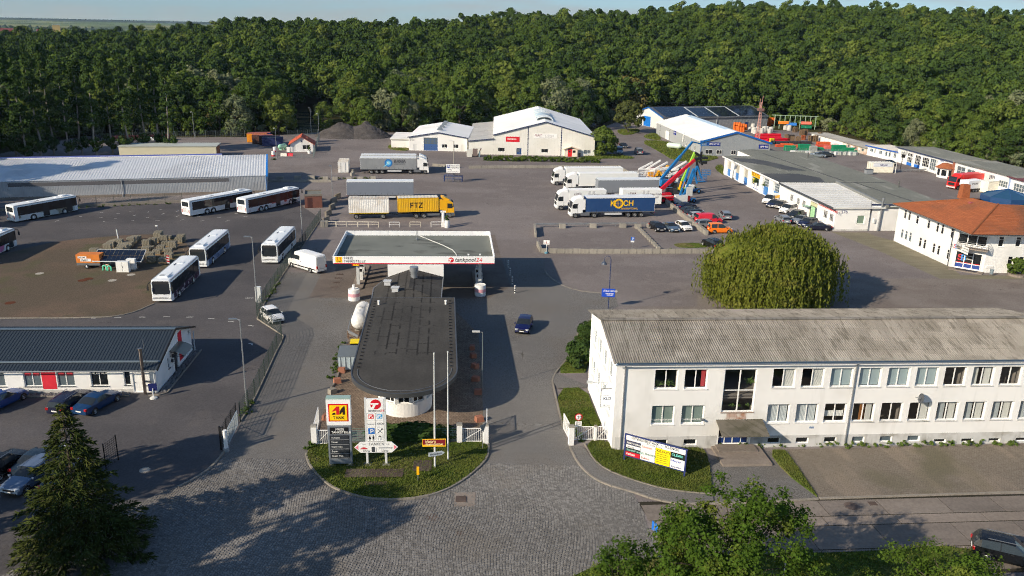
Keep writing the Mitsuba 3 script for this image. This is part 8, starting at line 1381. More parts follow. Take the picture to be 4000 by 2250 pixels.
hoops=(((-31.60,142.71),(-29.74,142.79)),((-29.65,142.90),(-27.85,142.97)),((-27.78,142.98),(-25.96,143.05)),((-25.91,143.05),(-24.11,143.13)),((-22.23,143.30),(-20.43,143.47)),((-18.56,143.75),(-16.71,143.92)),((-14.81,144.10),(-12.96,144.37)),((-33.37,142.74),(-31.66,142.80)))
for i,(p,q)in enumerate(hoops):
 p,q=np.array(p),np.array(q);single('hoop_railing','%s pale hoop railing behind the station canopy'%('second','third','fourth','fifth','sixth, tall white','seventh','rightmost, white','leftmost')[i],'railing',MB().tube([(*p,0),(*p,.95),(*q,.95),(*q,0)],.05,6).bar((*p,.5),(*q,.5),.05),C(222,214,196)if i not in(4,6)else W_fr)
t=thing('planter','white barrel planter with small evergreen behind the canopy','planter',(-11.93,143.98));part(t,'barrel',MB().lathe([(.42,0),(.5,.5),(.42,1.35),(.36,1.35),(.3,1.2),(0,1.2)],16),plaster2,40);part(t,'plant',crown(70,.4,1.2,2.3,10,40,.12,rcl=.5),LB)
t=thing('lamp_column','white column with a cluster of lights beside the barrel planter','column',(-12.66,144.69));part(t,'column',MB().cyl((0,0,0),(0,0,2.6),.28,12),plaster2)
for dx in(-.35,0,.35):part(t,'lamp_head',MB().cbox((dx,-.1,2.8),(.28,.25,.3)),W_fr)
t=thing('brick_hut','small red-brown hut with flat roof and open parapet at the depot edge','hut',(-40.98,158.04),math.radians(13));hb=M('hut_brick',weathered((.16,.062,.045),(.12,.05,.04),1.5,.3),.9);part(t,'wall',MB().box(0,3.3,0,4.6,0,2.35),hb);part(t,'parapet',MB().prism(rect(-.1,3.4,-.1,4.7).difference(rect(.1,3.2,.1,4.5)),2.35,2.75,(np.zeros(3),X3,Y3,Z3)),C(120,112,104));part(t,'roof',MB().box(.1,3.2,.1,4.5,2.35,2.5),froof);part(t,'door',MB().box(.5,1.5,-.02,.0,.02,2.0),C(70,40,36))
# station clutter
t=thing('gas_tank','white horizontal gas tank beside the black-roofed station','tank',(-17.74,89.97),math.radians(94));g_=M('tank_white',weathered((.74,.74,.72),(.55,.54,.5),.8,.3),.4,0,.4);part(t,'vessel',MB().lathe([(0,-3.1),(.35,-3.05),(.7,-2.85),(.9,-2.5),(.95,-2.2),(.95,2.2),(.9,2.5),(.7,2.85),(.35,3.05),(0,3.1)],22).xf(np.array([[0,0,1,2.2],[1,0,0,0],[0,1,0,1.35],[0,0,0,1.]])),g_,True);part(t,'saddle',MB().box(.3,.6,-.6,.6,0,.7).box(3.8,4.1,-.6,.6,0,.7),conc_m);part(t,'valve_cover',MB().cyl((2.2,0,2.2),(2.2,0,2.42),.25,10).cyl((1.2,.1,2.2),(1.2,.1,2.35),.12,8),C(190,190,188))
a_,b_,c__=(-18.68,87.89),(-19.30,93.52),(-17.19,86.22);t=thing('tank_guardrail','galvanised guardrail round the white gas tank','barrier');part(t,'rail',MB().bar((*a_,.85),(*b_,.85),.08,.3).bar((*a_,.85),(*c__,.85),.08,.3),galv)
for p in(a_,b_,c__):part(t,'post',MB().cbox((p[0],p[1],.45),(.14,.14,.9)),C(110,84,64))
single('mesh_screen','grey wire screen panel behind the white gas tank','screen',MB().box(-.75,.75,0,.04,.9,1.6).box(-.7,-.65,0,.05,0,.9).box(.65,.7,0,.05,0,.9),C(140,140,136),(-18.28,95.39))
t=thing('yellow_bin','black wheeled bin with bright yellow lid beside the station','bin',(-16.85,83.92),.1);part(t,'body',MB().box(-.7,.7,-.5,.5,.1,1.15),black);part(t,'lid',MB().box(-.75,.75,-.55,.55,1.15,1.28),C(240,214,20))
t=thing('refuse_skip','pale grey-blue metal refuse container beside the station roof edge','container',(-16.88,79.20),math.radians(5));part(t,'body',MB().cbox((.2,.3,.85),(2.3,1.9,1.5),0,1.06),C(160,174,182,.5));part(t,'lid',MB().add([(-1.05,-.75,1.62),(1.45,-.75,1.62),(1.45,1.35,2.05),(-1.05,1.35,2.05),(-1.05,-.75,1.56),(1.45,-.75,1.56)],[[0,1,2,3],[4,5,1,0]]),C(104,112,118))
for i in range(5):part(t,'rib',MB().cbox((-.8+i*.5,-.72,.85),(.07,.1,1.4)),C(176,188,194))
rb=C(150,100,80,.9)
for i,(p,lab)in enumerate((((-17.43,78.12),'reddish stone block left of the station, farthest of four'),((-17.32,75.44),'reddish stone block left of the station, second of four'),((-17.27,72.97),'pale stone block left of the station, third of four'),((-16.60,67.39),'reddish flat stone left of the price pylon'),((-4.30,85.27),'stone block in the shade right of the station, farthest'),((-4.08,82.92),'stone block in the shade right of the station, second'),((-3.74,80.01),'stone block in the shade right of the station, third'),((-3.51,76.66),'stone block in the shade right of the station, fourth'),((-3.11,73.55),'stone block in the shade right of the station, nearest'),((-2.73,67.68),'stone block at the terrace corner by the right gate'))):single('stone_block',lab,'stone block',MB().cbox((0,0,.25),(.75,.6,.5),i*.4,.86),rb if i!=2 else kerb_m,p)
kerb('kerb','row of pale stones along the weedy strip left of the station',[(-18.13,83.37),(-17.79,80.08),(-17.50,75.31),(-17.69,73.37)],.9,.14,.16)
single('meter_cabinet','grey cabinet at the depot fence beside the lane','cabinet',MB().box(-.35,.35,-.25,.25,0,2.1),C(196,200,200),((-32.58,100.08)))
t=thing('blue_stand_sign','dark blue sign on a white foot before the depot office','sign',(-33.83,70.97),.2);part(t,'post',MB().cyl((0,0,.1),(0,0,1.0),.05,8),W_fr);part(t,'board',MB().box(-.38,.38,.05,.1,.75,1.5),C(24,34,96));part(t,'foot',MB().lathe([(.36,0),(.34,.1),(.1,.18),(0,.18)],14),C(206,206,202))
t=thing('litter_bin','grey litter bin with pole at the tiled office corner','bin',(72.82,119.93));part(t,'bin',MB().lathe([(.0,.3),(.2,.3),(.24,.9),(.24,1.0),(0,1.0)],14),C(120,136,144));part(t,'pole',MB().tube([(-.3,0,0),(-.3,0,1.3),(-.05,0,1.3)],.03,6),galv)
for p,lab in(((87.47,224.37),'dark flue on the far roof edge of the garage row'),((92.43,185.24),'dark flue on the near roof edge of the garage row')):single('roof_flue',lab,'flue',MB().cyl((0,0,0),(0,0,1.5),.16,8).cyl((0,0,1.0),(0,0,1.1),.2,8),C(90,90,88),(p[0],p[1]-.0,0)if False else((75.2,211.2,4.4)if 'far ' in lab else(80.2,170.0,4.4)))
t=thing('waste_container','grey four-wheeled waste container beside the advertising container','bin',(93.07,215.17),.1);part(t,'body',MB().cbox((0,0,.65),(1.7,1.1,1.1),0,1.12),C(140,146,152));part(t,'lid',MB().cbox((0,.1,1.28),(2.0,1.3,.18)),C(70,74,80))
t=thing('crossing_sign','dark post with white angled boards before the workshop row','sign',(104.62,222.55));part(t,'post',MB().cyl((0,0,0),(.4,0,5.2),.09,8),black);part(t,'board',MB().bar((-.1,0,4.5),(1.3,0,5.2),.1,.5).bar((.2,0,3.9),(1.3,0,4.7),.1,.4),C(200,200,196));part(t,'lamp_box',MB().cbox((.3,-.1,4.0),(.9,.3,.9)),black)
lamp('slim white lamp post beside the advertising container',(101.47,218.22),5.2,.4,0,C(214,214,210),C(214,214,210),r=.09)
guardrail('low white guardrail between the car park and workshop lane',[(102.14,219.56),(111.43,221.96)])
# gatehouse yard
for i,(p,q,lab)in enumerate(((((-54.70,222.44)),((-61.50,258.09)),'tall wire fence beside the gatehouse'),((-90.30,262.15),(-86.64,264.33),'tall wire fence at the foot of the wood, left part'),((-73.50,266.63),(-64.96,271.32),'tall wire fence between the gatehouse and the pond'),((-125.69,249.72),(-100.58,259.92),'wire fence along the wood behind the dark yard'),((-100.58,259.92),(-87.02,265.38),'wire fence along the wood behind the gravel court'),((-64.04,221.09),(-54.70,222.44),'low wire fence before the gatehouse yard'))):mesh_fence('wire_fence',lab,[p,q],2.0 if i!=5 else 1.1,3.0,C(110,124,124),.6,.3)
t=thing('green_tank','mint green gas tank beside the gatehouse','tank',(-67.62,235.86),math.radians(70));part(t,'vessel',MB().lathe([(0,-1.7),(.4,-1.6),(.62,-1.3),(.66,-1.1),(.66,1.1),(.62,1.3),(.4,1.6),(0,1.7)],18).xf(np.array([[0,0,1,1.5],[1,0,0,0],[0,1,0,1.0],[0,0,0,1.]])),C(150,205,180,.4),True);part(t,'leg',MB().box(.5,.7,-.4,.4,0,.5).box(2.3,2.5,-.4,.4,0,.5),C(150,205,180,.4))
t=thing('green_tank','pale green gas tank on the bank beside the grey hall','tank',(50.34,254.71),math.radians(148));part(t,'vessel',MB().lathe([(0,-2.4),(.5,-2.3),(.75,-1.9),(.8,-1.7),(.8,1.7),(.75,1.9),(.5,2.3),(0,2.4)],18).xf(np.array([[0,0,1,1.3],[1,0,0,0],[0,1,0,1.25],[0,0,0,1.]])),C(206,222,206,.4),True);part(t,'leg',MB().box(.0,.2,-.4,.4,0,.6).box(2.4,2.6,-.4,.4,0,.6),C(196,206,120,.5))
for p,lab in(((-66.18,224.65),'white drum with red foot, nearer the lane'),((-68.09,232.86),'white drum with red foot, beside the green tank')):t=thing('traffic_drum',lab,'drum',p);part(t,'drum',MB().lathe([(.0,1.35),(.45,1.35),(.45,.35)],14),signw);part(t,'red_base',MB().lathe([(.47,.35),(.55,0),(0,0)],14),C(190,40,50))
for p,m_,lab in(((-63.42,225.17),C(222,220,210),'pale water-filled barrier before the gatehouse'),((-61.80,225.41),C(206,40,60),'red water-filled barrier before the gatehouse')):single('road_barrier',lab,'barrier',MB().prism([(-.3,0),(.3,0),(.14,.45),(.12,.8),(-.12,.8),(-.14,.45)],-.85,.85,(np.zeros(3),Y3,Z3,X3)),m_,p)
single('white_cabinet','white box cabinet left of the gatehouse door','cabinet',MB().box(-.45,.45,-.4,.4,0,1.2).box(-.5,.5,-.45,.45,1.2,1.3),C(226,226,222),(-64.30,233.44));t=thing('planter','white pot with conical evergreen before the gatehouse window','planter',(-57.74,230.86));part(t,'pot',MB().lathe([(0,0),(.5,0),(.55,.75),(.48,.75),(.4,.6),(0,.6)],16),plaster2);part(t,'cone_plant',crown(71,.36,.6,2.4,14,40,.12,rcl=.5,shape=lambda t_:1-t_*.8),LB)
def heap(name,label,p,rx,ry,h,seed,m):
 s=trimesh.creation.icosphere(4);v=np.array(s.vertices);v[:,2]=np.maximum(v[:,2],-.05);r=np.hypot(v[:,0],v[:,1]);z=np.maximum(0,1-r)**.85;w=np.stack([v[:,0]*rx,v[:,1]*ry,z*h*(v[:,2]>0)],1);w[:,2]*=.8+.45*meshkit.fbm(w*.45,3,seed);w+=(meshkit.noise(w*2.2,seed)[:,None]-.5)*.4*(w[:,2:]>.05);single(name,label,'heap',MB().add(w,np.array(s.faces)),m,p)
gv=D('dark_gravel',proc(lambda p,n,uv:mix((.06,.055,.055),(.12,.11,.105),noise(p.x*5.,p.y*5.,p.z*5.))*(.7+.6*noise(p.x*.7,p.y*.7,p.z))))
heap('gravel_heap','dark gravel heap left of a pair before the wood',(-56.67,271.12),9.0,8,4.6,3,gv);heap('gravel_heap','dark gravel heap with pale top, right of a pair',(-49.27,271.75),8.4,7.5,4.7,8,gv)
t=thing('scrap_oven','rusty metal frame with white box against the hall corner','machinery',(-12.14,231.76));part(t,'box',MB().box(-1.4,.1,-.8,.6,0,1.9),C(196,196,190));part(t,'frame',MB().box(.3,1.6,-.6,.6,.3,2.2).bar((1.6,0,0),(2.6,0,2.4),.3),C(110,96,92));part(t,'gas_bottle',MB().cyl((2.2,-.5,0),(2.2,-.5,1.5),.2,8),C(120,140,150))
t=thing('garden_bench','brown bench against the large white hall','bench',(-0.76,237.11));part(t,'seat',MB().box(-1.1,1.1,-.3,.2,.45,.55),brown_door);part(t,'leg',MB().box(-1,-.85,-.25,.15,0,.45).box(.85,1,-.25,.15,0,.45),brown_door)
single('black_bin','black wheeled bin beside the blue hall door','bin',MB().box(-.3,.3,-.3,.3,0,1.0).box(-.34,.34,-.34,.34,1.0,1.1),black,(0.47,237.29));single('black_bin','black bin beside the red porch of the large hall','bin',MB().box(-.3,.3,-.3,.3,0,1.0).box(-.34,.34,-.34,.34,1.0,1.1),black,(18.50,235.55))
# yard behind the storage hall
for i,(p,q,h,lab)in enumerate((((-120.51,245.90),(-105.83,253.09),1.6,'long dark maroon flatbed load by the wood'),((-116.01,236.86),(-103.48,241.48),1.4,'low dark row of concrete bays behind the storage hall'),((-129.26,247.22),(-125.95,250.24),1.2,'dark row of pipes at the far left by the wood'))):blockwall('storage_bay',lab,[p,q],4.5,2.2,h,(C(70,36,40),C(92,94,100),C(50,52,54))[i],.12,'unit','storage')
for i in range(9):single('white_bag','white bulk bag number %s from the left on the dark bays'%('one','two','three','four','five','six','seven','eight','nine')[i],'bag',MB().add(np.array(trimesh.creation.icosphere(1).vertices)*[.7,.6,.55],np.array(trimesh.creation.icosphere(1).faces)),C(214,214,212,.8),(*(np.array((-109.22,239.68))+(np.array((-104.57,241.31))-np.array((-109.22,239.68)))*i/8),1.7+.15*(i%2)))
t=thing('site_cabin','long cream flat-roofed cabin behind the storage hall','cabin',(-104.28,216.00),math.radians(10));part(t,'wall',MB().box(0,24.5,0,6,0,2.9),C(200,196,170,.7));part(t,'roof',MB().box(-.2,24.8,-.2,6.3,2.9,3.1),C(170,176,170));part(t,'end_panel',MB().box(24.5,24.55,.5,5.5,.3,2.7),C(150,90,60))
# depot centre: pallets of paving stones, trailers, cabinets
stone_t=D('paver_stone',conc((.26,.235,.18),(.36,.33,.26)))
def pallet(courses,seed):
 k=Kit();g=np.random.default_rng(seed);k.add('pallet',MB().box(-.6,.6,-.5,-.4,0,.14).box(-.6,.6,-.05,.05,0,.14).box(-.6,.6,.4,.5,0,.14).box(-.62,.62,-.52,.52,.1,.14),C(150,126,90,.9))
 for c in range(courses):
  mb=MB();z0=.15+c*.2
  for i in range(5):
   for j in range(2):o=.5*(c%2);mb.cbox((-.5+(i+o*.5)*.235+.02,-.26+j*.52+g.normal(0,.01),z0+.095),(.16,.5,.19));
  mb.box(-.56,.56,-.42,.42,z0,z0+.05);k.add('course',mb,stone_t)
 return k
pk_=[pallet(c,i)for i,c in enumerate((3,4,5,2))]
ps='630,515,2 430,600,0 580,600,3 690,440,1 590,600,0 770,395,1 860,430,0 930,420,2 960,535,1 1060,430,2 1000,500,2 1130,350,2 1190,300,2 1230,260,2 790,590,3 880,590,1 1290,640,2 1300,690,3 1400,420,2 1480,490,1 1430,560,2 1490,690,2 1500,745,3 1620,520,2 1680,470,2 1540,400,2 1590,290,2 1650,250,1 1760,350,2 1830,280,2 1790,400,3 1940,460,2 1950,380,2 1880,590,2 1850,680,3 2050,350,2 2110,300,1 2120,280,2 1720,560,2'
cells=[((u,v),c)for u,v,c in((1,1,1),)]
PP=[(-63.83,120.47),(-64.22,122.35),(-62.36,120.88),(-63.15,123.34),(-63.76,125.61),(-64.06,127.01),(-63.49,126.90),(-62.75,126.32),(-62.11,126.22),(-60.92,123.38),(-60.42,122.97),(-60.99,124.91),(-61.09,126.15),(-61.47,127.71),(-61.71,129.33),(-61.71,130.33),(-60.80,121.30),(-60.35,121.49),(-57.02,121.03),(-56.16,119.09),(-58.41,126.38),(-57.18,124.61),(-57.20,123.39),(-54.60,118.93),(-53.89,117.45),(-54.94,122.08),(-55.07,123.87),(-57.89,127.38),(-58.22,129.30),(-58.64,131.27),(-56.82,129.26),(-57.20,131.57),(-55.63,126.94),(-53.98,125.81),(-53.23,122.22),(-52.24,119.97),(-54.41,129.31),(-54.39,130.30),(-52.11,117.46),(-58.89,132.28)]
for i,p in enumerate(PP):
 c_i=(2,3,0,2,1,0,1,2,0,2)[i%10];lbp=('three-course','four-course','five-course','low two-course')[c_i]+' pallet of grey perforated paving stones in the %s group on the gravel'%('left' if p[0]<-59.4 else 'right')
 pk_[c_i].put('stone_pallet',lbp,'pallet',p,.12+.05*math.sin(i*3.),lbp)
t=thing('covered_trailer','small trailer with orange tarpaulin cover on the gravel','trailer',(-61.17,114.19),math.radians(3));org=M('orange_tarp',weathered((.66,.2,.03),(.5,.16,.03),1.2,.4),.5);part(t,'bed',MB().box(-1.7,1.6,-.75,.75,.5,.85),steel);part(t,'tarpaulin',MB().box(-1.7,1.6,-.78,.78,.85,2.1),org);part(t,'print_panel',MB().box(-1.4,-.2,-.8,-.78,1.55,1.85).box(-1.1,.4,-.8,-.78,1.1,1.5),signw);part(t,'lettering',text('Ich hab',.2,(-1.35,-.8,1.6),X3,Z3,-Y3,True),black);part(t,'lettering',text('mehr',.3,(-1.0,-.8,1.15),X3,Z3,-Y3,True),black);kk=Kit();wheel_parts(kk,'a',-.3,-.85,.32,.2);wheel_parts(kk,'b',-.3,.85,.32,.2)
names={}
for path,mb,m_,sm,mm,kd in kk.parts:h_,_,l_=path.rpartition('/');names[path]=part(names[h_]if h_ else t,l_.split('#')[0],mb,m_,sm)
part(t,'drawbar',MB().bar((1.6,0,.6),(2.9,0,.55),.08),steel)
t=thing('solar_trailer','trailer carrying a long tilted solar panel array on the gravel','trailer',(-57.30,114.89),math.radians(4));part(t,'frame',MB().box(-3.2,3.2,-.9,.9,.75,.95),C(110,112,114));part(t,'wheel',MB().cyl((-2.2,-1.0,.45),(-2.2,-.75,.45),.45,16).cyl((-2.2,.75,.45),(-2.2,1.0,.45),.45,16),C(70,40,38))
for i in range(11):
 for j in range(2):s0,s1=j*.5+.01,j*.5+.49;P3=lambda x,s:np.array([x,-1.3+2.3*s,1.15+1.1*s]);x0,x1_=-3.3+i*.62,-3.3+i*.62+.58;part(t,'solar_panel',MB().add([P3(x0,s0),P3(x1_,s0),P3(x1_,s1),P3(x0,s1)],[[0,1,2,3]]),pv)
part(t,'panel_frame',MB().bar((-3.35,-1.32,1.13),(3.55,-1.32,1.13),.08,.14).bar((-3.35,1.02,2.24),(3.55,1.02,2.24),.08).bar((-3.35,-1.3,1.15),(-3.35,1.0,2.25),.06).bar((3.55,-1.3,1.15),(3.55,1.0,2.25),.06),C(200,204,206));part(t,'support',MB().bar((-2.5,.5,.9),(-2.5,.5,1.95),.08).bar((2.5,.5,.9),(2.5,.5,1.95),.08),steel)
for p,w,lab in(((-55.58,112.17),.85,'large white cable cabinet before the solar trailer'),((-55.03,113.62),.6,'smaller white cabinet with cables behind the large one')):t=thing('cable_cabinet',lab,'cabinet',p,.05);part(t,'body',MB().box(-w,w,-.35,.35,.08,1.6),C(230,231,228,.4));part(t,'base',MB().box(-w-.05,w+.05,-.4,.4,0,.1),conc_m);part(t,'door_gap',MB().box(-.015,.015,-.36,-.35,.15,1.5).box(.05,.1,-.37,-.35,.7,1.0),dgrey);part(t,'cable',MB().tube([(-w,.1,1.5),(-w-.25,.2,1.0),(-w-.05,.2,.3),(-w-.35,.1,.1)],.04,5),black)if w<.7 else None
for p,m_,lab in(((-58.60,112.83),C(90,205,170),'mint green hoop stub left of the cabinets'),((-57.83,112.63),C(90,205,170),'mint green bollards stub beside the cabinets'),((-58.37,113.23),C(220,180,150),'pale pink hoop stub beside the green ones')):single('coloured_hoop',lab,'hoop',MB().tube([(-.25,0,0),(-.25,0,.6),(0,0,.75),(.25,0,.6),(.25,0,0)],.1,7),m_,p)
t=thing('warning_board','red and white striped warning board beside the pallets','sign',(-50.93,116.46),.3)
for i in range(6):part(t,'stripe',MB().prism([(-.18,.25+i*.2),(.18,.15+i*.2),(.18,.35+i*.2),(-.18,.45+i*.2)],-.02,.02,(np.zeros(3),X3,Z3,-Y3)),RED if i%2 else signw)
part(t,'foot',MB().box(-.4,.4,-.2,.2,0,.14),black);single('marker_pole','white curved marker pole behind the pallets','pole',MB().cyl((0,0,0),(-.15,0,1.6),.09,8).cyl((-.15,0,1.6),(-.2,0,1.9),.09,8,.03),signw,(-64.63,130.07));t=thing('small_lamp','small work light on a bent pole behind the pallets','lamp',(-59.64,134.48));part(t,'pole',MB().cyl((0,0,0),(-.45,0,1.5),.03,6),galv);part(t,'head',MB().cbox((-.5,0,1.5),(.4,.2,.15)),signw)
# ---- hire machines on the lorry park ---------------------------------------------------------
blu=C(26,108,170,.4);redm=C(196,18,40,.4);grn=C(150,200,60,.4);wht=C(222,222,220,.4);yl=C(236,170,20,.4)
def cage(t,c,m):
 mb=MB().cbox(np.array(c)+[0,0,.05],(1.8,.9,.1))
 for z in(.55,1.1):mb.tube([np.array(c)+q for q in((-.9,-.45,z),(.9,-.45,z),(.9,.45,z),(-.9,.45,z),(-.9,-.45,z))],.04,5)
 for x in(-.9,0,.9):
  for y in(-.45,.45):mb.cyl(np.array(c)+(x,y,0),np.array(c)+(x,y,1.1),.04,5)
 part(t,'work_cage',mb,m)
def under(t,m,L=3.6,w=1.7,r=.55,hgt=1.0,m2=None):
 part(t,'chassis',MB().cbox((0,0,hgt*.75),(L,w*.8,hgt*.5)),m)
 for x in(-L*.33,L*.33):
  for s in(-1,1):part(t,'wheel',MB().cyl((x,s*w*.45,r),(x,s*(w*.45+.35),r),r,14),rubber);part(t,'wheel_hub',MB().cyl((x,s*(w*.45+.34),r),(x,s*(w*.45+.37),r),r*.5,10),m)
 part(t,'engine_housing',MB().cbox((-L*.2,w*.2,hgt+.45),(L*.55,w*.45,.9),0,.92).cbox((-L*.2,-w*.2,hgt+.45),(L*.55,w*.4,.9),0,.92),m2 or m)
def hgt(base,k,u,v):return 0
t=thing('boom_lift','blue boom lift with long raised arm reaching up to the right','machine',(35.54,189.56),math.radians(20));under(t,blu,4,2.2);A_=np.array([-1.6,0,2.0]);B_=np.array([6.8,1.4,10.2]);part(t,'boom',MB().bar(A_,A_+(B_-A_)*.62,.5,.6).bar(A_+(B_-A_)*.55,B_,.36,.42),blu);part(t,'jib',MB().bar(B_,B_+[2.6,.4,-.6],.25,.3),blu);part(t,'boom_stay',MB().bar(A_+[0,0,-.4],A_+(B_-A_)*.5+[0,0,-.55],.14),black);cage(t,B_+[3.6,.5,-1.0],blu)
t=thing('telehandler','red telehandler with raised arm and dark fork head','machine',(32.75,171.87),math.radians(14));under(t,redm,5.2,2.3,.7,1.2);part(t,'cab_glass',MB().cbox((.4,.65,2.3),(1.5,.9,1.4),0,.9),car_glass);A_=np.array([-2.6,-.2,2.2]);B_=np.array([5.8,.9,8.8]);part(t,'boom',MB().bar(A_,A_+(B_-A_)*.7,.55,.7).bar(A_+(B_-A_)*.6,B_,.42,.55),redm);part(t,'fork_head',MB().bar(B_,B_+[1.2,.1,.3],.5).cbox(B_+[2.0,.1,-.6],(1.4,1.2,.5)).bar(B_+[1.3,.1,.3],B_+[1.9,.1,-1.2],.3),black);part(t,'side_panel',MB().box(-2.4,2.4,-1.22,-1.16,1.1,1.7),redm);part(t,'stripe',MB().box(-2.2,.4,-1.24,-1.22,1.55,1.66),signw);part(t,'bucket',MB().prism(sg.Point(0,0).buffer(1.1).intersection(sg.box(-1.1,-1.1,1.1,.5)),-1.2,1.2,(np.array([3.4,0,1.0]),X3,Z3,-Y3)),C(120,20,26,.5))
t=thing('telehandler','light green telehandler with raised arm, behind the red one','machine',(38.92,184.97),math.radians(12));under(t,grn,4.8,2.2,.65,1.1,dgrey);part(t,'cab_glass',MB().cbox((-.4,.5,2.3),(1.5,.9,1.5),0,.9),car_glass);A_=np.array([-1.0,-.2,2.4]);B_=np.array([1.6,0,8.8]);part(t,'boom',MB().bar(A_,B_,.4,.5),grn);part(t,'fork_head',MB().bar(B_,B_+[1.2,0,-.7],.5).cbox(B_+[2.1,0,-1.2],(1.9,1.2,.4)).bar(B_+[1.6,0,.2],B_+[1.6,0,-1.2],.4),black)
t=thing('boom_lift','blue articulated lift folded upright with white engine boxes','machine',(37.13,172.62),math.radians(8));under(t,blu,3.0,1.6,.4,.8);part(t,'mast_box',MB().cbox((-.1,-.2,2.4),(1.4,1.2,1.9),0,.95),C(190,192,190));part(t,'boom',MB().bar((-1.4,-.5,.9),(.5,-.4,7.2),.36).bar((.5,-.3,7.2),(1.6,-.2,4.0),.32),blu);cage(t,np.array([2.6,0,4.4]),blu)
t=thing('boom_lift','blue and white articulated lift behind, with two folded arms','machine',(40.31,183.52),math.radians(10));under(t,blu,3.2,1.8,.5,.9,wht);part(t,'boom',MB().bar((-.8,0,2.0),(.6,0,6.0),.4).bar((.6,0,6.0),(1.9,0,3.2),.36),blu);part(t,'upper_arm',MB().bar((.8,.2,3.4),(.4,.2,7.4),.24).bar((.4,.2,7.4),(1.6,.2,4.2),.24),black);cage(t,np.array([2.8,0,4.0]),blu)
t=thing('boom_lift','small pale grey lift with blue base at the wall corner','machine',(34.81,169.02),math.radians(8));under(t,blu,2.4,1.4,.35,.6,C(196,198,198));part(t,'mast_box',MB().cbox((0,0,1.5),(2.6,1.2,1.3)),C(196,198,198));part(t,'boom',MB().bar((-.3,-.2,2.1),(1.2,-.2,7.9),.34),blu);part(t,'arm_sticker',MB().bar((.1,-.4,3.7),(.45,-.4,5.0),.08,.25),C(200,120,60))
t=thing('telehandler','compact dark-armed loader with yellow cylinder behind the red telehandler','machine',(35.34,178.60),math.radians(14));under(t,C(60,62,64),3.6,1.8,.5,1.0);part(t,'boom',MB().bar((-1.4,0,1.5),(1.0,0,6.2),.4),black);part(t,'cylinder',MB().cyl((.8,-.5,1.6),(1.2,-.5,3.4),.25,8),yl);part(t,'cab_glass',MB().cbox((0,.4,2.3),(1.2,.9,1.4),0,.9),car_glass)
for i,(p,a0,col,lab)in enumerate((((30.93,193.88),15,wht,'white trailer lift with folded arm, leftmost of the machines'),((32.73,194.09),10,wht,'white trailer lift with stacked arms, second from left'),((34.66,194.33),20,wht,'white trailer lift with long flat arm behind the blue boom'),((38.67,193.39),8,wht,'white spider lift behind the red arm'))):
 t=thing('trailer_lift',lab,'machine',p,math.radians(a0));under(t,C(190,192,194),3.4,1.5,.36,.7,wht);part(t,'boom',MB().bar((-2.2,0,2.2),(2.4,.1,3.4+i*.2),.4).bar((2.4,.1,3.4+i*.2),(-1.6,.2,3.4),.34).bar((-1.4,.4,3.4),(2.0,.4,5.0+.5*(i%2)),.36),col);part(t,'outrigger',MB().bar((-1.6,-1.2,1.5),(-1.9,-1.8,.1),.16).bar((1.6,-1.2,1.5),(1.9,-1.8,.1),.16).bar((-1.6,1.2,1.5),(-1.9,1.8,.1),.16),col);cage(t,np.array([-2.8,0,1.9]),C(200,202,204))
 if i==2:part(t,'lettering',text('ARBEITSBÜHNE',.45,(-1.6,-.25,2.7),X3,Z3,-Y3,True),dgrey)
t=thing('red_loader','small red loader half hidden behind the white lifts','machine',(33.69,198.58),.2);under(t,redm,2.6,1.5,.45,.8);part(t,'roll_cage',MB().prism([(-.8,1.6),(.8,1.6),(.6,3.0),(-.6,3.0)],-.6,.6,(np.zeros(3),X3,Z3,-Y3)),redm)
for p,lab in(((36.05,201.89),'yellow excavator with folded arm behind the white lifts'),((32.49,193.36),'yellow-orange mini excavator between the white lifts')):t=thing('mini_excavator',lab,'machine',p,.3);part(t,'track',MB().box(-1.2,1.2,-.8,-.4,0,.6).box(-1.2,1.2,.4,.8,0,.6),rubber);part(t,'body',MB().cbox((-.2,0,1.2),(1.8,1.4,1.0),0,.9),yl);part(t,'arm',MB().bar((.6,0,1.4),(1.8,0,3.2),.3).bar((1.8,0,3.2),(3.0,0,1.6),.26),yl);part(t,'cab',MB().cbox((-.2,.2,2.2),(1.2,1.0,1.3),0,.9),C(220,150,30))
# ---- builders' yard at the wood edge ---------------------------------------------------------
orange=C(222,110,30,.6);cpipe=D('concrete_pipe',conc((.5,.49,.46),(.6,.59,.56)))
def stack(name,label,p,n,m,r=.3,L=2.2,group=None,vertical=False,deg=0):
 t=thing(name,label,'pipe stack',p,math.radians(deg),group);k=0
 for row in range(n):
  for i in range(n-row if not vertical else 3):
   x=(i-(n-row)/2)*2*r if not vertical else(i-1)*2*r;z=r+row*r*1.75
   part(t,'pipe',MB().cyl((x,-L/2,z),(x,L/2,z),r*.96,9)if not vertical else MB().cyl((x,(row%2)*r,row*1.05),(x,(row%2)*r,row*1.05+1),r,9),m)
 return t
for i,(p,n,vert)in enumerate((((83.30,312.82),3,True),((83.85,308.57),3,True),((86.86,316.09),2,True),((95.19,328.61),2,True),((100.29,331.02),3,True),((102.88,334.41),3,True),((84.63,326.56),2,False),((83.05,329.09),2,False))):stack('pipe_stack','orange plastic pipe stack in the builders yard',p,n,orange,.45,4 if not vert else 2,'orange pipe stacks',vert,90 if not vert else 0)
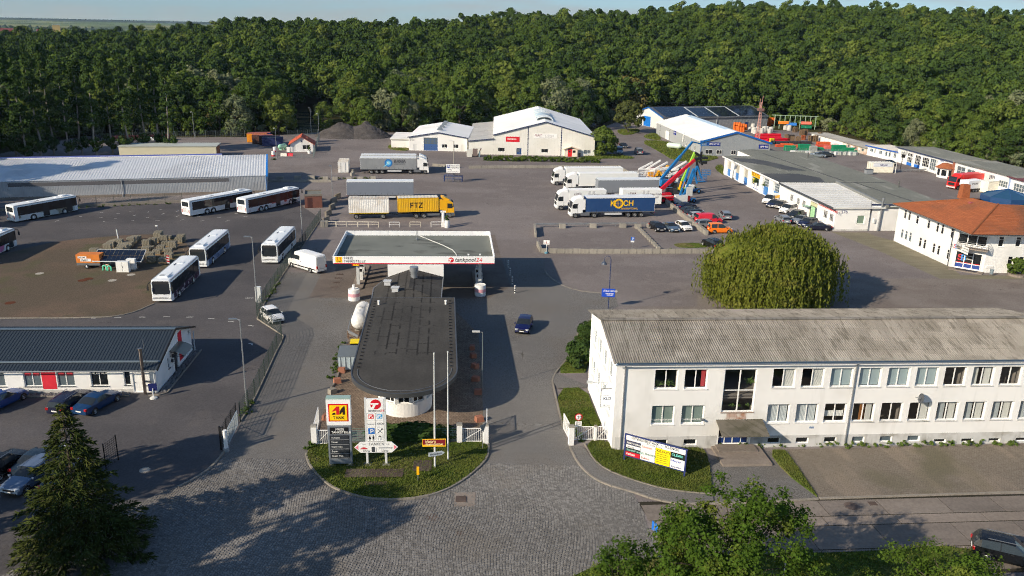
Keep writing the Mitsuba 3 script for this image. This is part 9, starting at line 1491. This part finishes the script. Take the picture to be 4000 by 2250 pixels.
for i,p in enumerate(((88.14,312.42),(92.09,322.45),(87.89,306.06),(91.14,312.98),(93.44,312.11),(95.74,316.43),(95.73,311.26),(91.64,326.51),(103.58,319.22),(104.58,317.55),(87.64,303.56),(93.39,305.33),(90.09,304.00))):t=thing('concrete_ring','pale concrete shaft ring standing in the builders yard','concrete ring',p,0,'concrete rings in the builders yard',s=.8+.3*((i*7)%5)/4);part(t,'ring',MB().lathe([(.75,0),(.9,0),(.9,1.2),(.7,1.9),(.55,1.9),(.6,1.15),(.75,.1)],16),cpipe,40)
wood_m=C(126,104,80,.9)
for i,(p,h)in enumerate((((92.09,280.63),2.6),((93.45,279.81),2.8),((95.37,279.09),2.2),((104.19,301.69),2.0),((105.67,302.67),2.2),((104.96,311.67),1.8),((101.44,284.30),2.0),((102.79,283.46),2.4),((106.25,289.44),2.6),((100.36,288.44),1.6))):
 t=thing('pallet_stack','tall stack of empty wooden pallets in the builders yard','pallet stack',p,.1*i,'pallet stacks in the builders yard')
 for j in range(int(h/.2)):part(t,'pallet',MB().box(-.75,.75,-.6,.6,j*.2,j*.2+.05).box(-.75,.75,-.55,-.4,j*.2+.05,j*.2+.18).box(-.75,.75,.4,.55,j*.2+.05,j*.2+.18),wood_m if i!=9 else C(170,90,50,.8))
greenm=C(20,130,90,.6)
for i,(p,m_,w,h,lab)in enumerate((((86.28,259.32),greenm,3.4,1.6,'green fence panel stack with blue tag, leftmost'),((91.03,260.06),greenm,3.6,2.0,'green mesh pallet boxes behind the small bush'),((93.62,259.56),C(160,164,160),2.4,1.6,'grey block stack between the green stacks'),((96.54,261.82),greenm,2.4,.9,'low green stack right of the grey blocks'),((101.19,258.04),greenm,4.4,2.2,'large green mat stack at the yard fence'),((103.88,257.92),greenm,4.0,1.5,'right-hand green mat stack at the yard fence'),((104.99,255.99),greenm,2.2,.8,'low green stack at the right yard corner'),((101.81,273.08),C(206,90,50),4.4,1.3,'orange-red brick pallet stack behind the green ones'),((99.44,267.86),C(190,80,60),4.0,1.0,'reddish brick stack behind the low green stack'),((101.45,266.29),C(214,110,100),3.6,.9,'pale red tile stack behind the green mats'),((88.44,268.99),C(210,96,40),4.0,1.0,'orange pipe bundle behind the left green stack'),((85.80,267.99),C(196,84,50),2.6,.8,'orange-red pipe bundle at the grey hall corner'),((90.79,267.44),C(206,100,50),2.6,.8,'orange bundle between the green stacks'),((105.68,270.77),C(220,214,210),3.0,1.2,'white and red packed stack before the lock-up doors'))):
 t=thing('material_stack',lab,'material stack',p,.08);n_=max(2,int(h/.35))
 for j in range(n_):part(t,'layer',MB().box(-w/2+.06*(j%2),w/2-.05*(j%3),-.7,.7,j*h/n_+.02,(j+1)*h/n_-.03),m_)
for i in range(14):p=np.array((84.97,252.11))+(np.array((103.86,251.55))-np.array((84.97,252.11)))*i/13;single('wrapped_pallet','grey wrapped block pallet along the builders yard fence','pallet',MB().cbox((0,0,.5),(1.3,1.0,1.0),.1,.97),C(170,174,170)if i%3 else C(214,216,216),tuple(p),.05*i,'wrapped pallets along the yard fence')
mesh_fence('wire_fence','wire fence along the front of the builders yard',[(82.83,252.64),(104.44,249.96)],1.7,3.0,C(140,146,146),.6,.3)
t=thing('pipe_rack','tall pale green cantilever rack with coloured pipes','rack',(107.61,321.32),math.radians(-8));rk_=C(150,172,150);
for i in range(9):part(t,'upright',MB().bar((-7.5+i*1.9,0,0),(-7.5+i*1.9,0,5.2),.22).bar((-7.5+i*1.9,0,1.4),(-7.5+i*1.9,-1.1,1.4),.14).bar((-7.5+i*1.9,0,2.8),(-7.5+i*1.9,-1.1,2.8),.14),rk_)
part(t,'top_beam',MB().bar((-8.6,0,5.2),(8.6,0,5.2),.2),rk_)
for x,m_,z in((-4.2,C(230,130,40),1.9),(-1.2,C(50,120,200),1.4),(4.2,C(222,120,100),2.0),(4.4,C(20,120,90),.6)):single('pipe_bundle',{1.9:'orange',1.4:'blue',2.0:'salmon',.6:'dark green'}[z]+' pipe bundle stored on the green rack','pipe bundle',MB().cyl((-1.9,-.3,.35),(1.9,-.3,.35),.34,8).cyl((-1.9,-.9,.35),(1.9,-.9,.35),.34,8).cyl((-1.9,-.6,.85),(1.9,-.6,.85),.34,8),m_,(*(np.array((107.61,321.32))+np.array([x,-.14*x])),z),math.radians(-8))
stack('pipe_stack','bright red pipe stack behind the grey hall gable',(85.64,281.65),3,C(206,30,50),.5,9,None,False,100);stack('pipe_stack','second red pipe stack in the builders yard, farther right',(88.96,280.11),2,C(190,26,44),.4,8,None,False,100);t=thing('road_roller','yellow road roller between the red pipes','machine',(85.44,274.41));part(t,'drum',MB().cyl((-.7,0,.6),(.7,0,.6),.6,14),dgrey);part(t,'body',MB().cbox((0,.9,1.2),(1.5,1.8,1.2),0,.85),C(230,190,30));blockwall('dark_stack','long low dark stack of plates in the builders yard',[(86.22,274.54),(99.17,277.67)],4,2.0,.9,C(60,60,62),.1,'plate_pile','material stack')
t=thing('lattice_mast','red and white lattice radio mast beside the grey hall','mast',(78.67,268.77));mm_=C(196,150,140);mb=MB()
for i in range(14):
 z0,z1=i*1.0,i+1.0;w0,w1=.6-.03*i,.6-.03*(i+1);c4=lambda w,z:[np.array([a*w,b*w,z])for a,b in((-1,-1),(1,-1),(1,1),(-1,1))];A4,B4=c4(w0,z0),c4(w1,z1)
 for j in range(4):mb.bar(A4[j],B4[j],.09).bar(A4[j],B4[(j+1)%4],.05).bar(A4[(j+1)%4],B4[j],.05)
part(t,'lattice',mb,mm_);part(t,'platform',MB().cbox((0,0,11.6),(1.8,1.8,.8)),C(120,90,84));part(t,'aerials',MB().cyl((-.5,0,12),(-.5,0,15),.06,5).cyl((.4,.3,12),(.4,.3,16),.06,5).cyl((.1,-.4,12),(.1,-.4,14.5),.06,5),C(190,140,130))
heap('stone_heap','grey stone heap beside the lattice mast',(87.90,295.30),2.4,2,1.4,4,conc_m)
# ---- far plain: town buildings and tree lines ------------------------------------------------
g=np.random.default_rng(12)
town=[(20,78,60,0),(60,77,40,0),(110,79,60,1),(150,77,30,0),(72,69,18,2),(243,63,70,0),(400,70,26,0),(490,57,14,0),(25,84,40,3),(180,71,30,3),(60,66,40,3),(270,70,30,1),(340,72,40,1),(200,66,30,3),(310,66,36,3),(120,66,30,3)]
tm_=(C(226,226,226),C(150,156,164),C(210,180,110),C(140,90,84))
for i,(u,v,w,m_)in enumerate(town):
 al=math.atan2(u/.2600*1.0-2000,3200);D_=1500+45*(84-v)**1.15;x,y=D_*math.sin(al),D_*math.cos(al);h=10+4*(i%3)if m_!=2 else 34;z=float(terrain(x,y))
 t=thing('far_building',('white','grey','ochre tall','red-roofed')[m_]+' building in the far town, %s from the left'%('first','second','third','fourth','fifth','sixth','seventh','eighth','ninth','tenth','eleventh','twelfth','thirteenth','fourteenth','fifteenth','sixteenth')[sorted(range(16),key=lambda q:town[q][0]).index(i)],'building',(x,y,z),-al);part(t,'wall',MB().box(-w/2,w/2,0,20,-10,h),tm_[m_]if m_!=3 else C(190,180,168));part(t,'roof',MB().box(-w/2-.5,w/2+.5,-.5,20.5,h,h+1)if m_!=3 else MB().prism([(-1,h),(21,h),(10,h+7)],-w/2,w/2,(np.zeros(3),Y3,Z3,X3)),C(190,192,194)if m_!=3 else C(120,66,60))
FT=[group('plain_tree_model%d'%i,crown=plyd(crown(150+i,9,0,17+3*i,10,16,4.5,rcl=.5),LB))for i in range(2)]
for i in range(420):
 al=g.uniform(-.62,-.28);D_=1150+4200*g.random()**1.3;x,y=D_*math.sin(al),D_*math.cos(al);inst('plain_trees__%03d'%i,FT[i%2],x,y,float(terrain(x,y))-1,g.uniform(.7,1.4),i,g.uniform(.6,1.1))
labels['plain_trees']={'label':'scattered trees and tree lines on the far plain','category':'trees','kind':'stuff'}
# air over the distance
scene['air']={'type':'homogeneous','albedo':{'type':'rgb','value':[.95,.95,.95]},'sigma_t':{'type':'rgb','value':[.00002,.000028,.00004]}}

scene['haze']={'type':'cube','to_world':T().translate([0,5800,57]).scale([12600,8400,70.]),'bsdf':{'type':'null'},'interior':{'type':'ref','id':'air'}}
labels['haze']={'label':'thin bluish haze in the air over the distant plain','category':'haze','kind':'stuff'}
scene['camera']['medium']={'type':'ref','id':'air'}
